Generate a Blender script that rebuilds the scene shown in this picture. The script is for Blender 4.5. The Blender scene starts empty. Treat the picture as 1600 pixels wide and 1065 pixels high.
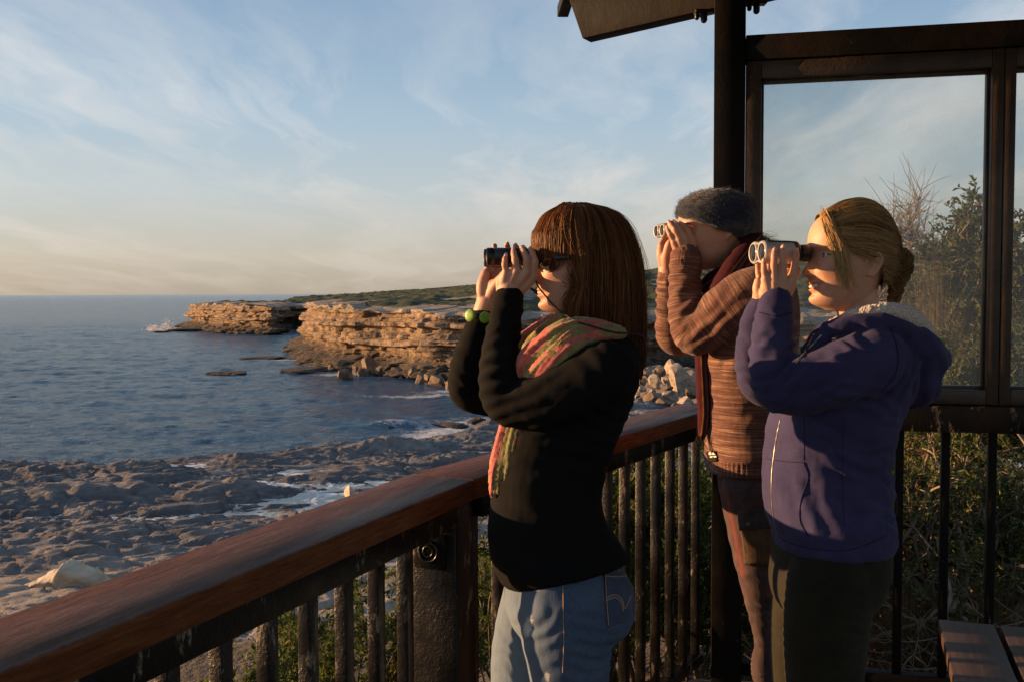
import bpy, bmesh, math, random
import numpy as np
from mathutils import Matrix, Vector
S = bpy.context.scene
COL = S.collection
rad = math.radians

# ------------------------------------------------------------------ camera
FPX, PITCH, ROLL, EYE = 1550.0, 74.5 / 1550.0, 0.004, 1.48
FWD = np.array([0, math.cos(PITCH), -math.sin(PITCH)])
_U0 = np.array([0, math.sin(PITCH), math.cos(PITCH)])
_R0 = np.array([1.0, 0, 0])
RGT = math.cos(ROLL) * _R0 - math.sin(ROLL) * _U0
UPV = math.sin(ROLL) * _R0 + math.cos(ROLL) * _U0
cam = bpy.data.cameras.new('camera')
cam.sensor_fit = 'HORIZONTAL'
cam.sensor_width = 36
cam.lens = FPX / 1600 * 36
cam.clip_start, cam.clip_end = 0.05, 90000
co = bpy.data.objects.new('camera', cam)
COL.objects.link(co)
m = Matrix.Identity(4)
for i in range(3):
    m[i][0], m[i][1], m[i][2] = RGT[i], UPV[i], -FWD[i]
m[2][3] = EYE
co.matrix_world = m
S.camera = co

# ------------------------------------------------------------------ light
SUN_EL, SUN_AZ = rad(7.3), rad(-78)          # azimuth clockwise from +Y: low sun over the sea at the left
SUND = Vector((math.sin(SUN_AZ) * math.cos(SUN_EL), math.cos(SUN_AZ) * math.cos(SUN_EL), math.sin(SUN_EL)))
sl = bpy.data.lights.new('sun', 'SUN')
sl.energy = 5.0
sl.angle = rad(0.6)
sl.color = (1.0, 0.575, 0.275)
so = bpy.data.objects.new('sun', sl)
COL.objects.link(so)
so.rotation_euler = SUND.to_track_quat('Z', 'Y').to_euler()
S.view_settings.view_transform = 'Standard'
S.view_settings.look = 'None'
S.view_settings.exposure = 1.06
S.view_settings.gamma = 1.0

W = bpy.data.worlds.new('World')
S.world = W
W.use_nodes = True
nt = W.node_tree
for n in list(nt.nodes):
    nt.nodes.remove(n)


class NB:
    """tiny node builder"""
    def __init__(s, nt): s.nt = nt

    def n(s, t, ins=None, **kw):
        nd = s.nt.nodes.new(t)
        for k, v in kw.items():
            setattr(nd, k, v)
        for k, v in (ins or {}).items():
            sock = nd.inputs[k]
            if isinstance(v, tuple) and len(v) == 2 and hasattr(v[0], 'outputs'):
                s.nt.links.new(v[0].outputs[v[1]], sock)
            elif hasattr(v, 'outputs'):
                s.nt.links.new(v.outputs[0], sock)
            else:
                sock.default_value = v
        return nd

    def math(s, op, a, b=0.0, c=0.0, clamp=False):
        return s.n('ShaderNodeMath', {0: a, 1: b, 2: c}, operation=op, use_clamp=clamp)

    def ramp(s, fac, stops, interp='LINEAR'):
        nd = s.n('ShaderNodeValToRGB', {0: fac})
        cr = nd.color_ramp
        cr.interpolation = interp
        while len(cr.elements) < len(stops):
            cr.elements.new(0.5)
        for e, (p, c) in zip(cr.elements, stops):
            e.position = p
            e.color = (c[0], c[1], c[2], 1) if hasattr(c, '__len__') else (c, c, c, 1)
        return nd

    def mix(s, fac, a, b, blend='MIX'):
        nd = s.n('ShaderNodeMix', data_type='RGBA', blend_type=blend, clamp_factor=True)
        for i, v in ((0, fac), (6, a), (7, b)):
            sock = nd.inputs[i]
            if isinstance(v, tuple) and len(v) == 2 and hasattr(v[0], 'outputs'):
                s.nt.links.new(v[0].outputs[v[1]], sock)
            elif hasattr(v, 'outputs'):
                s.nt.links.new(v.outputs[0], sock)
            elif i == 0:
                sock.default_value = v
            else:
                sock.default_value = (v[0], v[1], v[2], 1)
        return (nd, 2)

    def noise(s, vec, scale, detail=4, rough=0.55, dist=0.0):
        return s.n('ShaderNodeTexNoise', {'Vector': vec, 'Scale': scale, 'Detail': detail, 'Roughness': rough, 'Distortion': dist})

    def scale(s, vec, sc, rot=(0, 0, 0)):
        return s.n('ShaderNodeMapping', {'Vector': vec, 'Scale': sc, 'Rotation': rot})


# world: Nishita sky plus thin streaked high cloud
b = NB(nt)
sky = b.n('ShaderNodeTexSky', sky_type='NISHITA', sun_disc=False, sun_elevation=SUN_EL, sun_rotation=SUN_AZ,
          air_density=1.0, dust_density=1.3, ozone_density=1.6, altitude=20)
tc = b.n('ShaderNodeTexCoord')
sep = b.n('ShaderNodeSeparateXYZ', {0: (tc, 'Generated')})
zz = b.math('MAXIMUM', (sep, 2), 0.0)
den = b.math('ADD', zz, 0.10)
cx = b.math('DIVIDE', (sep, 0), den)
cy = b.math('DIVIDE', (sep, 1), den)
pv = b.n('ShaderNodeCombineXYZ', {0: cx, 1: cy, 2: 0.0})
warp = b.noise(pv, 0.55, 3, 0.5)
wv = b.n('ShaderNodeVectorMath', {0: (warp, 1), 1: (0.9, 0.9, 0)}, operation='MULTIPLY')
pw = b.n('ShaderNodeVectorMath', {0: pv, 1: wv}, operation='ADD')
st = b.scale(pw, (1.0, 0.30, 1), (0, 0, rad(-38)))
c1 = b.noise(st, 1.35, 8, 0.62, 0.25)
st2 = b.scale(pw, (1.0, 0.45, 1), (0, 0, rad(-62)))
c2 = b.noise(st2, 0.62, 5, 0.5)
cc = b.math('MULTIPLY', b.ramp(c1, [(0.43, 0), (0.62, 1)]), b.ramp(c2, [(0.36, 0.18), (0.54, 1)]))
fade = b.ramp(zz, [(0.0, 0.25), (0.10, 0.9), (0.20, 0.80), (0.27, 0.42)])
cfac = b.math('MULTIPLY', b.math('MULTIPLY', cc, fade), 0.92, clamp=True)
SKYK = 0.0735
grad = b.ramp(zz, [(0.0, (0.0676, 0.0584, 0.048)), (0.035, (0.081, 0.0736, 0.065)), (0.10, (0.076, 0.0835, 0.089)), (0.17, (0.059, 0.0770, 0.095)), (0.28, (0.035, 0.0545, 0.080)), (0.7, (0.018, 0.032, 0.056))])
grad = b.mix(1.0, grad, (50, 50, 50), 'MULTIPLY')
skyc = b.mix(0.78, sky, grad)
cloudc = b.mix(1.0, b.ramp(zz, [(0.0, (0.92, 0.80, 0.68)), (0.2, (0.96, 0.95, 0.94))]), (5.4, 5.4, 5.4), 'MULTIPLY')
skyc = b.mix(cfac, skyc, cloudc)
bg = b.n('ShaderNodeBackground', {'Color': skyc, 'Strength': SKYK})
b.n('ShaderNodeOutputWorld', {'Surface': bg})


def at(px, py, Y):
    """point seen at photo pixel (px, py) lying at forward distance Y"""
    d = FWD * FPX + RGT * (px - 800) + UPV * (532.5 - py)
    return np.array([0, 0, EYE]) + d * (Y / d[1])


def atz(px, py, z):
    d = FWD * FPX + RGT * (px - 800) + UPV * (532.5 - py)
    return np.array([0, 0, EYE]) + d * ((z - EYE) / d[2])


# ------------------------------------------------------------------ numeric helpers
def _h(ix, iy, iz, seed):
    h = (ix.astype(np.int64) * 374761393 + iy.astype(np.int64) * 668265263 + iz.astype(np.int64) * 1274126177 + seed * 974634777) & 0xFFFFFFFF
    h = ((h ^ (h >> 13)) * 1103515245) & 0xFFFFFFFF
    h = ((h ^ (h >> 16)) * 2246822519) & 0xFFFFFFFF
    h = h ^ (h >> 15)
    return (h & 0xFFFFFF) / float(0xFFFFFF)


def vnoise(P, seed=0):
    P = np.asarray(P, float)
    I = np.floor(P).astype(np.int64)
    f = P - I
    u = f * f * f * (f * (f * 6 - 15) + 10)
    r = 0
    for dx in (0, 1):
        wx = u[:, 0] if dx else 1 - u[:, 0]
        for dy in (0, 1):
            wy = u[:, 1] if dy else 1 - u[:, 1]
            for dz in (0, 1):
                wz = u[:, 2] if dz else 1 - u[:, 2]
                r = r + wx * wy * wz * _h(I[:, 0] + dx, I[:, 1] + dy, I[:, 2] + dz, seed)
    return r * 2 - 1


def fbm(P, octv=4, seed=0, gain=0.5, ridge=False):
    P = np.asarray(P, float)
    a, s, r = 1.0, 0.0, 0
    for o in range(octv):
        n = vnoise(P * (2.03 ** o) + 17.3 * o, seed + o)
        if ridge:
            n = 1 - 2 * np.abs(n)
        r = r + a * n
        s += a
        a *= gain
    return r / s


def P3(x, y, z=0.0):
    x = np.asarray(x, float).ravel()
    return np.stack([x, np.broadcast_to(np.asarray(y, float).ravel(), x.shape), np.broadcast_to(np.asarray(z, float).ravel(), x.shape)], 1)


def sstep(a, b_, x):
    t = np.clip((np.asarray(x, float) - a) / (b_ - a), 0, 1)
    return t * t * (3 - 2 * t)


def interp_curve(pts, n):
    """Catmull-Rom through pts (k,d) -> (n,d), evenly spread in the parameter of chord length"""
    pts = np.asarray(pts, float)
    k = len(pts)
    if k == 2:
        t = np.linspace(0, 1, n)[:, None]
        return pts[0] * (1 - t) + pts[1] * t
    d3 = pts[:, :3] if pts.shape[1] >= 3 else pts
    L = np.r_[0, np.cumsum(np.maximum(np.linalg.norm(np.diff(d3, axis=0), axis=1), 1e-6) ** 0.75)]
    t = np.linspace(0, L[-1], n)
    m_ = np.zeros_like(pts)
    m_[1:-1] = (pts[2:] - pts[:-2]) / (L[2:] - L[:-2])[:, None]
    m_[0] = (pts[1] - pts[0]) / (L[1] - L[0])
    m_[-1] = (pts[-1] - pts[-2]) / (L[-1] - L[-2])
    i = np.clip(np.searchsorted(L, t, side='right') - 1, 0, k - 2)
    h = (L[i + 1] - L[i])
    s = ((t - L[i]) / h)[:, None]
    h = h[:, None]
    return ((2 * s**3 - 3 * s**2 + 1) * pts[i] + (s**3 - 2 * s**2 + s) * h * m_[i] + (-2 * s**3 + 3 * s**2) * pts[i + 1] + (s**3 - s**2) * h * m_[i + 1])


def frames(C, ref=None):
    C = np.asarray(C, float)
    T = np.gradient(C, axis=0)
    T /= np.maximum(np.linalg.norm(T, axis=1), 1e-9)[:, None]
    a = np.array(ref if ref is not None else (0.0, 1.0, 0.05), float)
    A = np.zeros_like(C)
    v = a - T[0] * a.dot(T[0])
    if np.linalg.norm(v) < 1e-3:
        a = np.array([1.0, 0.1, 0.0]); v = a - T[0] * a.dot(T[0])
    v /= np.linalg.norm(v)
    for i in range(len(C)):
        v = v - T[i] * v.dot(T[i])
        v /= max(np.linalg.norm(v), 1e-9)
        A[i] = v
    return T, A, np.cross(T, A)


def loft(rings, cap=True, closed=True):
    """rings: (m,k,3) -> verts, faces"""
    R = np.asarray(rings, float)
    mm, k = R.shape[:2]
    V = R.reshape(-1, 3)
    F = []
    kk = k if closed else k - 1
    for i in range(mm - 1):
        for j in range(kk):
            j2 = (j + 1) % k
            F.append((i * k + j, i * k + j2, (i + 1) * k + j2, (i + 1) * k + j))
    V = list(map(tuple, V))
    if cap and closed:
        for r, rev in ((0, True), (mm - 1, False)):
            c = len(V)
            V.append(tuple(R[r].mean(0)))
            for j in range(k):
                j2 = (j + 1) % k
                a_, b_ = r * k + j, r * k + j2
                F.append((b_, a_, c) if rev else (a_, b_, c))
    return np.array(V), F


def tube(pts, radii, n=None, k=14, ref=None, flat=None, rnd=True):
    """smooth tube through pts; radii per point; flat = (depth scale) multiplier across the first frame axis"""
    pts = np.asarray(pts, float)
    radii = np.broadcast_to(np.asarray(radii, float), (len(pts),))
    fl = np.broadcast_to(np.asarray(1.0 if flat is None else flat, float), (len(pts),))
    n = n or max(8, 5 * len(pts))
    Q = interp_curve(np.c_[pts, radii, fl], n)
    C, r, f = Q[:, :3], np.maximum(Q[:, 3], 1e-4), Q[:, 4]
    if rnd:  # rounded ends
        T0 = C[0] - C[1]; T0 /= np.linalg.norm(T0)
        T1 = C[-1] - C[-2]; T1 /= np.linalg.norm(T1)
        e = [(0.92, 0.38), (0.71, 0.70), (0.38, 0.92)]
        C = np.vstack([[C[0] + T0 * r[0] * q for q, _ in e], C, [C[-1] + T1 * r[-1] * q for q, _ in e[::-1]]])
        f = np.r_[[f[0]] * 3, f, [f[-1]] * 3]
        r = np.r_[[r[0] * w_ for _, w_ in e], r, [r[-1] * w_ for _, w_ in e[::-1]]]
    T, A, B = frames(C, ref)
    ang = np.linspace(0, 2 * math.pi, k, endpoint=False)
    R = C[:, None, :] + (r * f)[:, None, None] * np.cos(ang)[None, :, None] * A[:, None, :] + r[:, None, None] * np.sin(ang)[None, :, None] * B[:, None, :]
    return loft(R)


def join(parts):
    V, F, o = [], [], 0
    for v, f in parts:
        V.append(np.asarray(v, float))
        F.extend([tuple(int(i) + o for i in q) for q in f])
        o += len(v)
    return np.vstack(V), F


def box(c, s, ax=None, bev=0.0):
    """box with centre c, full size s, axes ax (3x3 rows); a small bevel"""
    c = np.asarray(c, float)
    h = np.asarray(s, float) / 2
    ax = np.eye(3) if ax is None else np.asarray(ax, float)
    if bev <= 0:
        L = np.array([[sx, sy, sz] for sz in (-1, 1) for sy in (-1, 1) for sx in (-1, 1)], float) * h
        return c + L @ ax, [(0, 2, 3, 1), (4, 5, 7, 6), (0, 1, 5, 4), (2, 6, 7, 3), (0, 4, 6, 2), (1, 3, 7, 5)]
    bm = bmesh.new()
    bmesh.ops.create_cube(bm, size=1.0)
    for v in bm.verts:
        v.co = Vector((v.co.x * 2 * h[0], v.co.y * 2 * h[1], v.co.z * 2 * h[2]))
    bmesh.ops.bevel(bm, geom=list(bm.edges), offset=bev, segments=2, affect='EDGES', profile=0.5)
    bm.verts.index_update()
    V = np.array([v.co[:] for v in bm.verts])
    F = [tuple(v.index for v in f.verts) for f in bm.faces]
    bm.free()
    return c + V @ ax, F


def beam(p, q, w, h, up=(0, 0, 1), bev=0.004):
    """rectangular bar from p to q; w across, h along up"""
    p, q = np.asarray(p, float), np.asarray(q, float)
    t = q - p
    L = np.linalg.norm(t)
    t /= L
    u = np.asarray(up, float)
    s_ = np.cross(u, t); s_ /= np.linalg.norm(s_)
    u = np.cross(t, s_)
    return box((p + q) / 2, (L, w, h), np.stack([t, s_, u]), bev)


def mesh_data(name, V, F, smooth=True):
    me = bpy.data.meshes.new(name)
    me.from_pydata([tuple(v) for v in V], [], [tuple(f) for f in F])
    me.update()
    if smooth:
        me.polygons.foreach_set('use_smooth', np.ones(len(me.polygons), bool))
    return me


def quad_mesh(name, V, Q, smooth=True):
    """fast mesh from an (n,4) or (n,3) int array"""
    V = np.asarray(V, np.float32); Q = np.asarray(Q, np.int32)
    k = Q.shape[1]
    me = bpy.data.meshes.new(name)
    me.vertices.add(len(V)); me.vertices.foreach_set('co', V.ravel())
    me.loops.add(Q.size); me.loops.foreach_set('vertex_index', Q.ravel())
    me.polygons.add(len(Q))
    me.polygons.foreach_set('loop_start', np.arange(0, Q.size, k, dtype=np.int32))
    me.polygons.foreach_set('loop_total', np.full(len(Q), k, np.int32))
    if smooth:
        me.polygons.foreach_set('use_smooth', np.ones(len(Q), bool))
    me.update(calc_edges=True)
    me.validate()
    return me


def tag(o, label=None, cat=None, group=None, kind=None):
    for k, v in (('label', label), ('category', cat), ('group', group), ('kind', kind)):
        if v:
            o[k] = v
    return o


ROOTLOC = {}


def thing(name, loc, label, cat, group=None):
    o = bpy.data.objects.new(name, None)
    COL.objects.link(o)
    o.empty_display_size = 0.1
    o.location = tuple(loc)
    ROOTLOC[o.name] = np.asarray(loc, float)
    return tag(o, label, cat, group)


def put(name, VF, mat, parent=None, smooth=True, loc=None, sharp=None):
    """link one mesh object; VF are world coordinates, moved to the parent's (or its own) origin"""
    V, F = VF
    V = np.asarray(V, float)
    if parent is not None:
        base = ROOTLOC[parent.name]
    else:
        base = np.asarray(loc, float) if loc is not None else np.zeros(3)
    if isinstance(F, np.ndarray):
        me = quad_mesh(name, V - base, F, smooth)
    else:
        me = mesh_data(name, V - base, F, smooth)
    o = bpy.data.objects.new(name, me)
    COL.objects.link(o)
    if parent is not None:
        o.parent = parent
    elif loc is not None:
        o.location = tuple(base)
    ROOTLOC[o.name] = base
    if mat:
        me.materials.append(mat)
    if sharp:
        try:
            me.set_sharp_from_angle(angle=rad(sharp))
        except Exception:
            pass
    return o


def attr(o, name, vals):
    vals = np.asarray(vals, np.float32)
    if vals.ndim == 1:
        a = o.data.attributes.new(name, 'FLOAT', 'POINT')
        a.data.foreach_set('value', vals)
    else:
        a = o.data.attributes.new(name, 'FLOAT_COLOR', 'POINT')
        a.data.foreach_set('color', np.c_[vals, np.ones(len(vals))].astype(np.float32).ravel())


def edges_of(F):
    F = np.asarray(F)
    return np.vstack([F[:, [i, (i + 1) % F.shape[1]]] for i in range(F.shape[1])])


def smooth_verts(V, F, it=4, lam=0.5, mu=-0.52):
    E = edges_of(F)
    V = np.array(V, float)
    deg = np.bincount(E.ravel(), minlength=len(V)).astype(float)[:, None]
    deg[deg == 0] = 1
    for _ in range(it):
        for w in ((lam, mu) if mu else (lam,)):
            if not w:
                continue
            acc = np.stack([np.bincount(E[:, 0], V[E[:, 1], c], len(V)) + np.bincount(E[:, 1], V[E[:, 0], c], len(V)) for c in range(3)], 1)
            V = V + w * (acc / deg - V)
    return V


def vnormals(V, F):
    A = V[F[:, 1]] - V[F[:, 0]]
    B = V[F[:, 2]] - V[F[:, 0]]
    n = np.cross(A, B)
    N = np.stack([sum(np.bincount(F[:, i], n[:, c], len(V)) for i in range(F.shape[1])) for c in range(3)], 1)
    return N / np.maximum(np.linalg.norm(N, axis=1), 1e-12)[:, None]


def remesh(parts, vox, it=3, lam=0.5, mu=-0.52):
    """union of closed shapes as one continuous surface: (V, F quads as array)"""
    V, F = join(parts)
    me = mesh_data('tmp', V, F)
    bm = bmesh.new(); bm.from_mesh(me)
    bmesh.ops.recalc_face_normals(bm, faces=bm.faces)
    bm.to_mesh(me); bm.free()
    o = bpy.data.objects.new('tmp', me)
    COL.objects.link(o)
    md = o.modifiers.new('r', 'REMESH')
    md.mode = 'VOXEL'; md.voxel_size = vox; md.adaptivity = 0
    dg = bpy.context.evaluated_depsgraph_get()
    ev = o.evaluated_get(dg)
    m2 = ev.to_mesh()
    nv = len(m2.vertices)
    V = np.empty(nv * 3, np.float32); m2.vertices.foreach_get('co', V)
    V = V.reshape(-1, 3).astype(float)
    lt = np.empty(len(m2.polygons), np.int32); m2.polygons.foreach_get('loop_total', lt)
    li = np.empty(len(m2.loops), np.int32); m2.loops.foreach_get('vertex_index', li)
    ev.to_mesh_clear()
    bpy.data.objects.remove(o); bpy.data.meshes.remove(me)
    assert (lt == 4).all()
    F = li.reshape(-1, 4)
    return smooth_verts(V, F, it, lam, mu), F


def seg_param(P, C):
    """nearest point of polyline C for each P: (distance, arclength)"""
    C = np.asarray(C, float)
    L = np.r_[0, np.cumsum(np.linalg.norm(np.diff(C, axis=0), axis=1))]
    best = np.full(len(P), 1e9); s = np.zeros(len(P))
    for i in range(len(C) - 1):
        d = C[i + 1] - C[i]
        ll = max(d.dot(d), 1e-12)
        t = np.clip(((P - C[i]) @ d) / ll, 0, 1)
        q = np.linalg.norm(P - C[i] - t[:, None] * d, axis=1)
        k = q < best
        best[k] = q[k]; s[k] = (L[i] + t * math.sqrt(ll))[k]
    return best, s


# ------------------------------------------------------------------ materials
def new_mat(name):
    mt = bpy.data.materials.new(name)
    mt.use_nodes = True
    for n in list(mt.node_tree.nodes):
        mt.node_tree.nodes.remove(n)
    return mt, NB(mt.node_tree)


def finish(mt, bb, base, rough=0.7, bump=None, bdist=0.01, bstr=1.0, **kw):
    ins = {'Base Color': base if not (isinstance(base, tuple) and len(base) == 3) else (*base, 1), 'Roughness': rough}
    for k, v in kw.items():
        ins[k.replace('_', ' ')] = v
    if bump is not None:
        bp = bb.n('ShaderNodeBump', {'Strength': bstr, 'Distance': bdist, 'Height': bump})
        ins['Normal'] = bp
    p = bb.n('ShaderNodeBsdfPrincipled', ins)
    bb.n('ShaderNodeOutputMaterial', {'Surface': p})
    return mt


def coords(bb):
    return (bb.n('ShaderNodeTexCoord'), 'Object')


def simple(name, c1, c2, scale=20, rough=0.7, bscale=None, bdist=0.002, vsc=(1, 1, 1), rot=(0, 0, 0), lo=0.35, hi=0.65, **kw):
    mt, bb = new_mat(name)
    v = bb.scale(coords(bb), vsc, rot)
    n1 = bb.noise(v, scale, 5, 0.6)
    col = bb.ramp(n1, [(lo, c1), (hi, c2)])
    n2 = bb.noise(v, bscale or scale * 4, 3, 0.6)
    return finish(mt, bb, col, rough, n2, bdist, 1.0, **kw)
# ================================================================== SETTING: sea, headland, rock platform
ZS = EYE - 18.0


def mat_sea():
    mt, bb = new_mat('sea_water')
    g = bb.n('ShaderNodeNewGeometry')
    pos = (g, 'Position')
    n1 = bb.noise(bb.scale(pos, (0.55, 1.0, 1), (0, 0, rad(20))), 0.75, 6, 0.62)
    n2 = bb.noise(pos, 2.6, 4, 0.6)
    n3 = bb.noise(bb.scale(pos, (0.35, 1.0, 1), (0, 0, rad(15))), 0.09, 3, 0.5)
    h = bb.math('ADD', n1, bb.math('MULTIPLY', n2, 0.35))
    col = bb.ramp(n3, [(0.3, (0.022, 0.072, 0.140)), (0.7, (0.042, 0.112, 0.190))])
    fo = bb.n('ShaderNodeAttribute', attribute_name='foam')
    fn = bb.noise(pos, 0.55, 7, 0.72, 0.8)
    fm = bb.math('MULTIPLY', bb.ramp(bb.math('ADD', fn, bb.math('MULTIPLY', (fo, 'Fac'), 0.42)), [(0.68, 0), (0.82, 1)]), (fo, 'Fac'), clamp=True)
    col = bb.mix(fm, col, (0.62, 0.63, 0.62))
    rg = bb.math('ADD', bb.math('MULTIPLY', fm, 0.6), 0.16)
    return finish(mt, bb, col, rg, h, 1.3, 1.0, IOR=1.33, Specular_IOR_Level=0.24, Specular_Tint=(0.66, 0.86, 1.0, 1))


ang = np.linspace(-0.64, 0.62, 520)
rr = np.r_[np.geomspace(50, 900, 560), np.geomspace(930, 60000, 40)]
Rg, Ag = np.meshgrid(rr, ang, indexing='ij')
X, Y = (Rg * np.sin(Ag)).ravel(), (Rg * np.cos(Ag)).ravel()
amp = 1 - sstep(500, 900, Rg.ravel())
wz = 0.40 * fbm(P3(X / 9 + Y / 30, Y / 5.5, 0), 4, 3, 0.55) + 0.22 * fbm(P3(X / 26, Y / 15, 0), 2, 9) + 0.20 * fbm(P3(X / 3.0, Y / 1.9), 3, 21)
sea_xy = (X, Y)
Vs = P3(X, Y, ZS + wz * amp)
n_, k_ = Rg.shape
ii = (np.arange(n_ - 1)[:, None] * k_ + np.arange(k_ - 1)[None]).ravel()
Fs = np.stack([ii, ii + 1, ii + k_ + 1, ii + k_], 1)


def polydist(X, Y, path):
    """unsigned distance to polyline and arclength there"""
    P = P3(X, Y)
    return seg_param(P, np.c_[np.asarray(path)[:, :2], np.zeros(len(path))])


def inside(X, Y, poly):
    r = np.zeros(len(X), bool)
    poly = np.asarray(poly)
    j = len(poly) - 1
    for i in range(len(poly)):
        xi, yi, xj, yj = poly[i][0], poly[i][1], poly[j][0], poly[j][1]
        c = ((yi > Y) != (yj > Y)) & (X < (xj - xi) * (Y - yi) / (yj - yi + 1e-12) + xi)
        r ^= c
        j = i
    return r


# cliff foot in plan, from the far headland's seaward side round to the right
cl_px = [(302, 515), (328, 518), (362, 520.5), (398, 522), (426, 523.5), (434, 521)]
foot = [(-176, 640), (-184, 570)] + [tuple(atz(a, c, ZS)[:2]) for a, c in cl_px]
foot += [(-113, 515), (-92, 470), (-80, 400), (-71, 335)]
foot += [tuple(atz(a, c, ZS)[:2]) for a, c in [(474, 562), (500, 570), (545, 576), (585, 578), (622, 583), (660, 590), (700, 592), (745, 594), (800, 594), (850, 592), (905, 590), (960, 585), (1010, 580), (1045, 576), (1090, 578)]]
foot += [(62, 214), (100, 216), (160, 205)]
foot = np.array(foot)
ctop = {0: 9.5}
top_rel = np.array([9, 11.5] + [13.0, 13.4, 13.4, 13.2, 12.8, 12.6] + [12.5, 13, 14.4, 14.9] + [14.9, 14.9, 14.7, 14.4, 14.2, 13.9, 13.6, 13.4, 13.3, 13.2, 13.1, 13.0, 12.8, 12.6, 12.4] + [12, 12, 12])
NS, NT = 1500, 84
fq = interp_curve(np.c_[foot, np.zeros(len(foot)), top_rel], NS)
C2, H = fq[:, :2], fq[:, 3]
Sarc = np.r_[0, np.cumsum(np.linalg.norm(np.diff(C2, axis=0), axis=1))]
tng = np.gradient(C2, axis=0)
tng = np.stack([np.convolve(np.pad(tng[:, i], 20, 'edge'), np.ones(41) / 41, 'valid') for i in range(2)], 1)
tng /= np.linalg.norm(tng, axis=1)[:, None]
nin = np.stack([-tng[:, 1], tng[:, 0]], 1)      # inland
if (nin[40] @ np.array([0.3, 1.0])) < 0:
    nin = -nin
tt = np.r_[np.linspace(-0.12, 1, NT - 8), np.linspace(1.0, 1.0, 8)]
back = np.r_[np.zeros(NT - 8), np.linspace(0.6, 9, 8)]
SS, TT = np.meshgrid(Sarc, tt, indexing='ij')
BK = np.broadcast_to(back, SS.shape)
HH = np.broadcast_to(H[:, None], SS.shape)
zrel = TT * HH
s1, z1 = SS.ravel(), zrel.ravel()
# strata: beds that keep their level along the cliff, each with its own set-back, broken by joints
lev = z1 + 0.5 * fbm(P3(s1 / 40, 0 * s1, 0), 2, 4)
lay_ = lev / 1.25 + 0.55 * vnoise(P3(s1 / 34, lev / 5, 0), 61) + 0.12 * vnoise(P3(s1 / 2.5, 0 * s1), 62)
Lk = np.floor(lay_); fr_l = lay_ - Lk
hsh = lambda k, c: 2 * _h((k * 7 + c).astype(np.int64), (k * 0 + 3).astype(np.int64), (np.floor(s1 / 55)).astype(np.int64) * 0, 17) - 1
bed = hsh(Lk - 1, 0) + (hsh(Lk, 0) - hsh(Lk - 1, 0)) * sstep(0.0, 0.14, fr_l) - 0.25 * np.exp(-((fr_l - 0.04) / 0.07) ** 2) * -1
bed2 = np.round(2.5 * fbm(P3(s1 / 26, lev / 1.9, 0), 2, 31)) / 2.5
bl_ = Lk
joint = 2 * _h(np.floor(s1 / (3.0 + 3.5 * _h(bl_, bl_, bl_, 5)) + 0.25 * vnoise(P3(s1 / 3, lev / 3))).astype(np.int64), bl_.astype(np.int64), bl_.astype(np.int64) * 0, 8) - 1
cut = fbm(P3(s1 / 7, lev / 6, 0), 4, 51, 0.55)
fine = fbm(P3(s1 / 1.1, lev / 0.35, 0), 3, 71, 0.6)
t1 = TT.ravel()
under = 2.6 * np.exp(-((t1 - 0.30) / 0.11) ** 2) * (0.6 + 0.6 * vnoise(P3(s1 / 18, 0 * s1)))       # wave-cut hollow under the big beds
lean = 3.6 * np.clip(t1, 0, 1) ** 1.4
skirt = -4.5 * np.clip(0.22 - t1, 0, 1) / 0.22 * (0.6 + 0.5 * vnoise(P3(s1 / 11, 0 * s1), 5))
face = sstep(1.02, 0.93, t1)
inset = lean + under + skirt + (1.35 * bed + 1.3 * bed2 + 0.95 * joint + 1.3 * cut + 0.22 * fine)
buttress = 3.2 * fbm(P3(s1 / 30, 0 * s1), 2, 77)
inset = inset + sstep(0.36, 0.2, t1) * (1.5 * np.round(2.2 * fbm(P3(s1 / 3.2, lev / 1.3), 3, 83)) / 2.2 + 0.9 * fbm(P3(s1 / 1.3, lev / 0.8), 3, 84))
inset = inset + buttress + BK.ravel()
XY = C2[np.repeat(np.arange(NS), NT)] + nin[np.repeat(np.arange(NS), NT)] * inset[:, None]
Z = ZS + z1 + BK.ravel() * 0.10 + (1 - face) * (0.35 * fbm(P3(XY[:, 0] / 2, XY[:, 1] / 2), 3, 6) + 0.9 * np.round(2 * vnoise(P3(s1 / 6, 0 * s1), 9)) / 2 - 0.3)
Vc = np.c_[XY, Z]
ii = (np.arange(NS - 1)[:, None] * NT + np.arange(NT - 1)[None]).ravel()
Fc = np.stack([ii, ii + NT, ii + NT + 1, ii + 1], 1)


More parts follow.
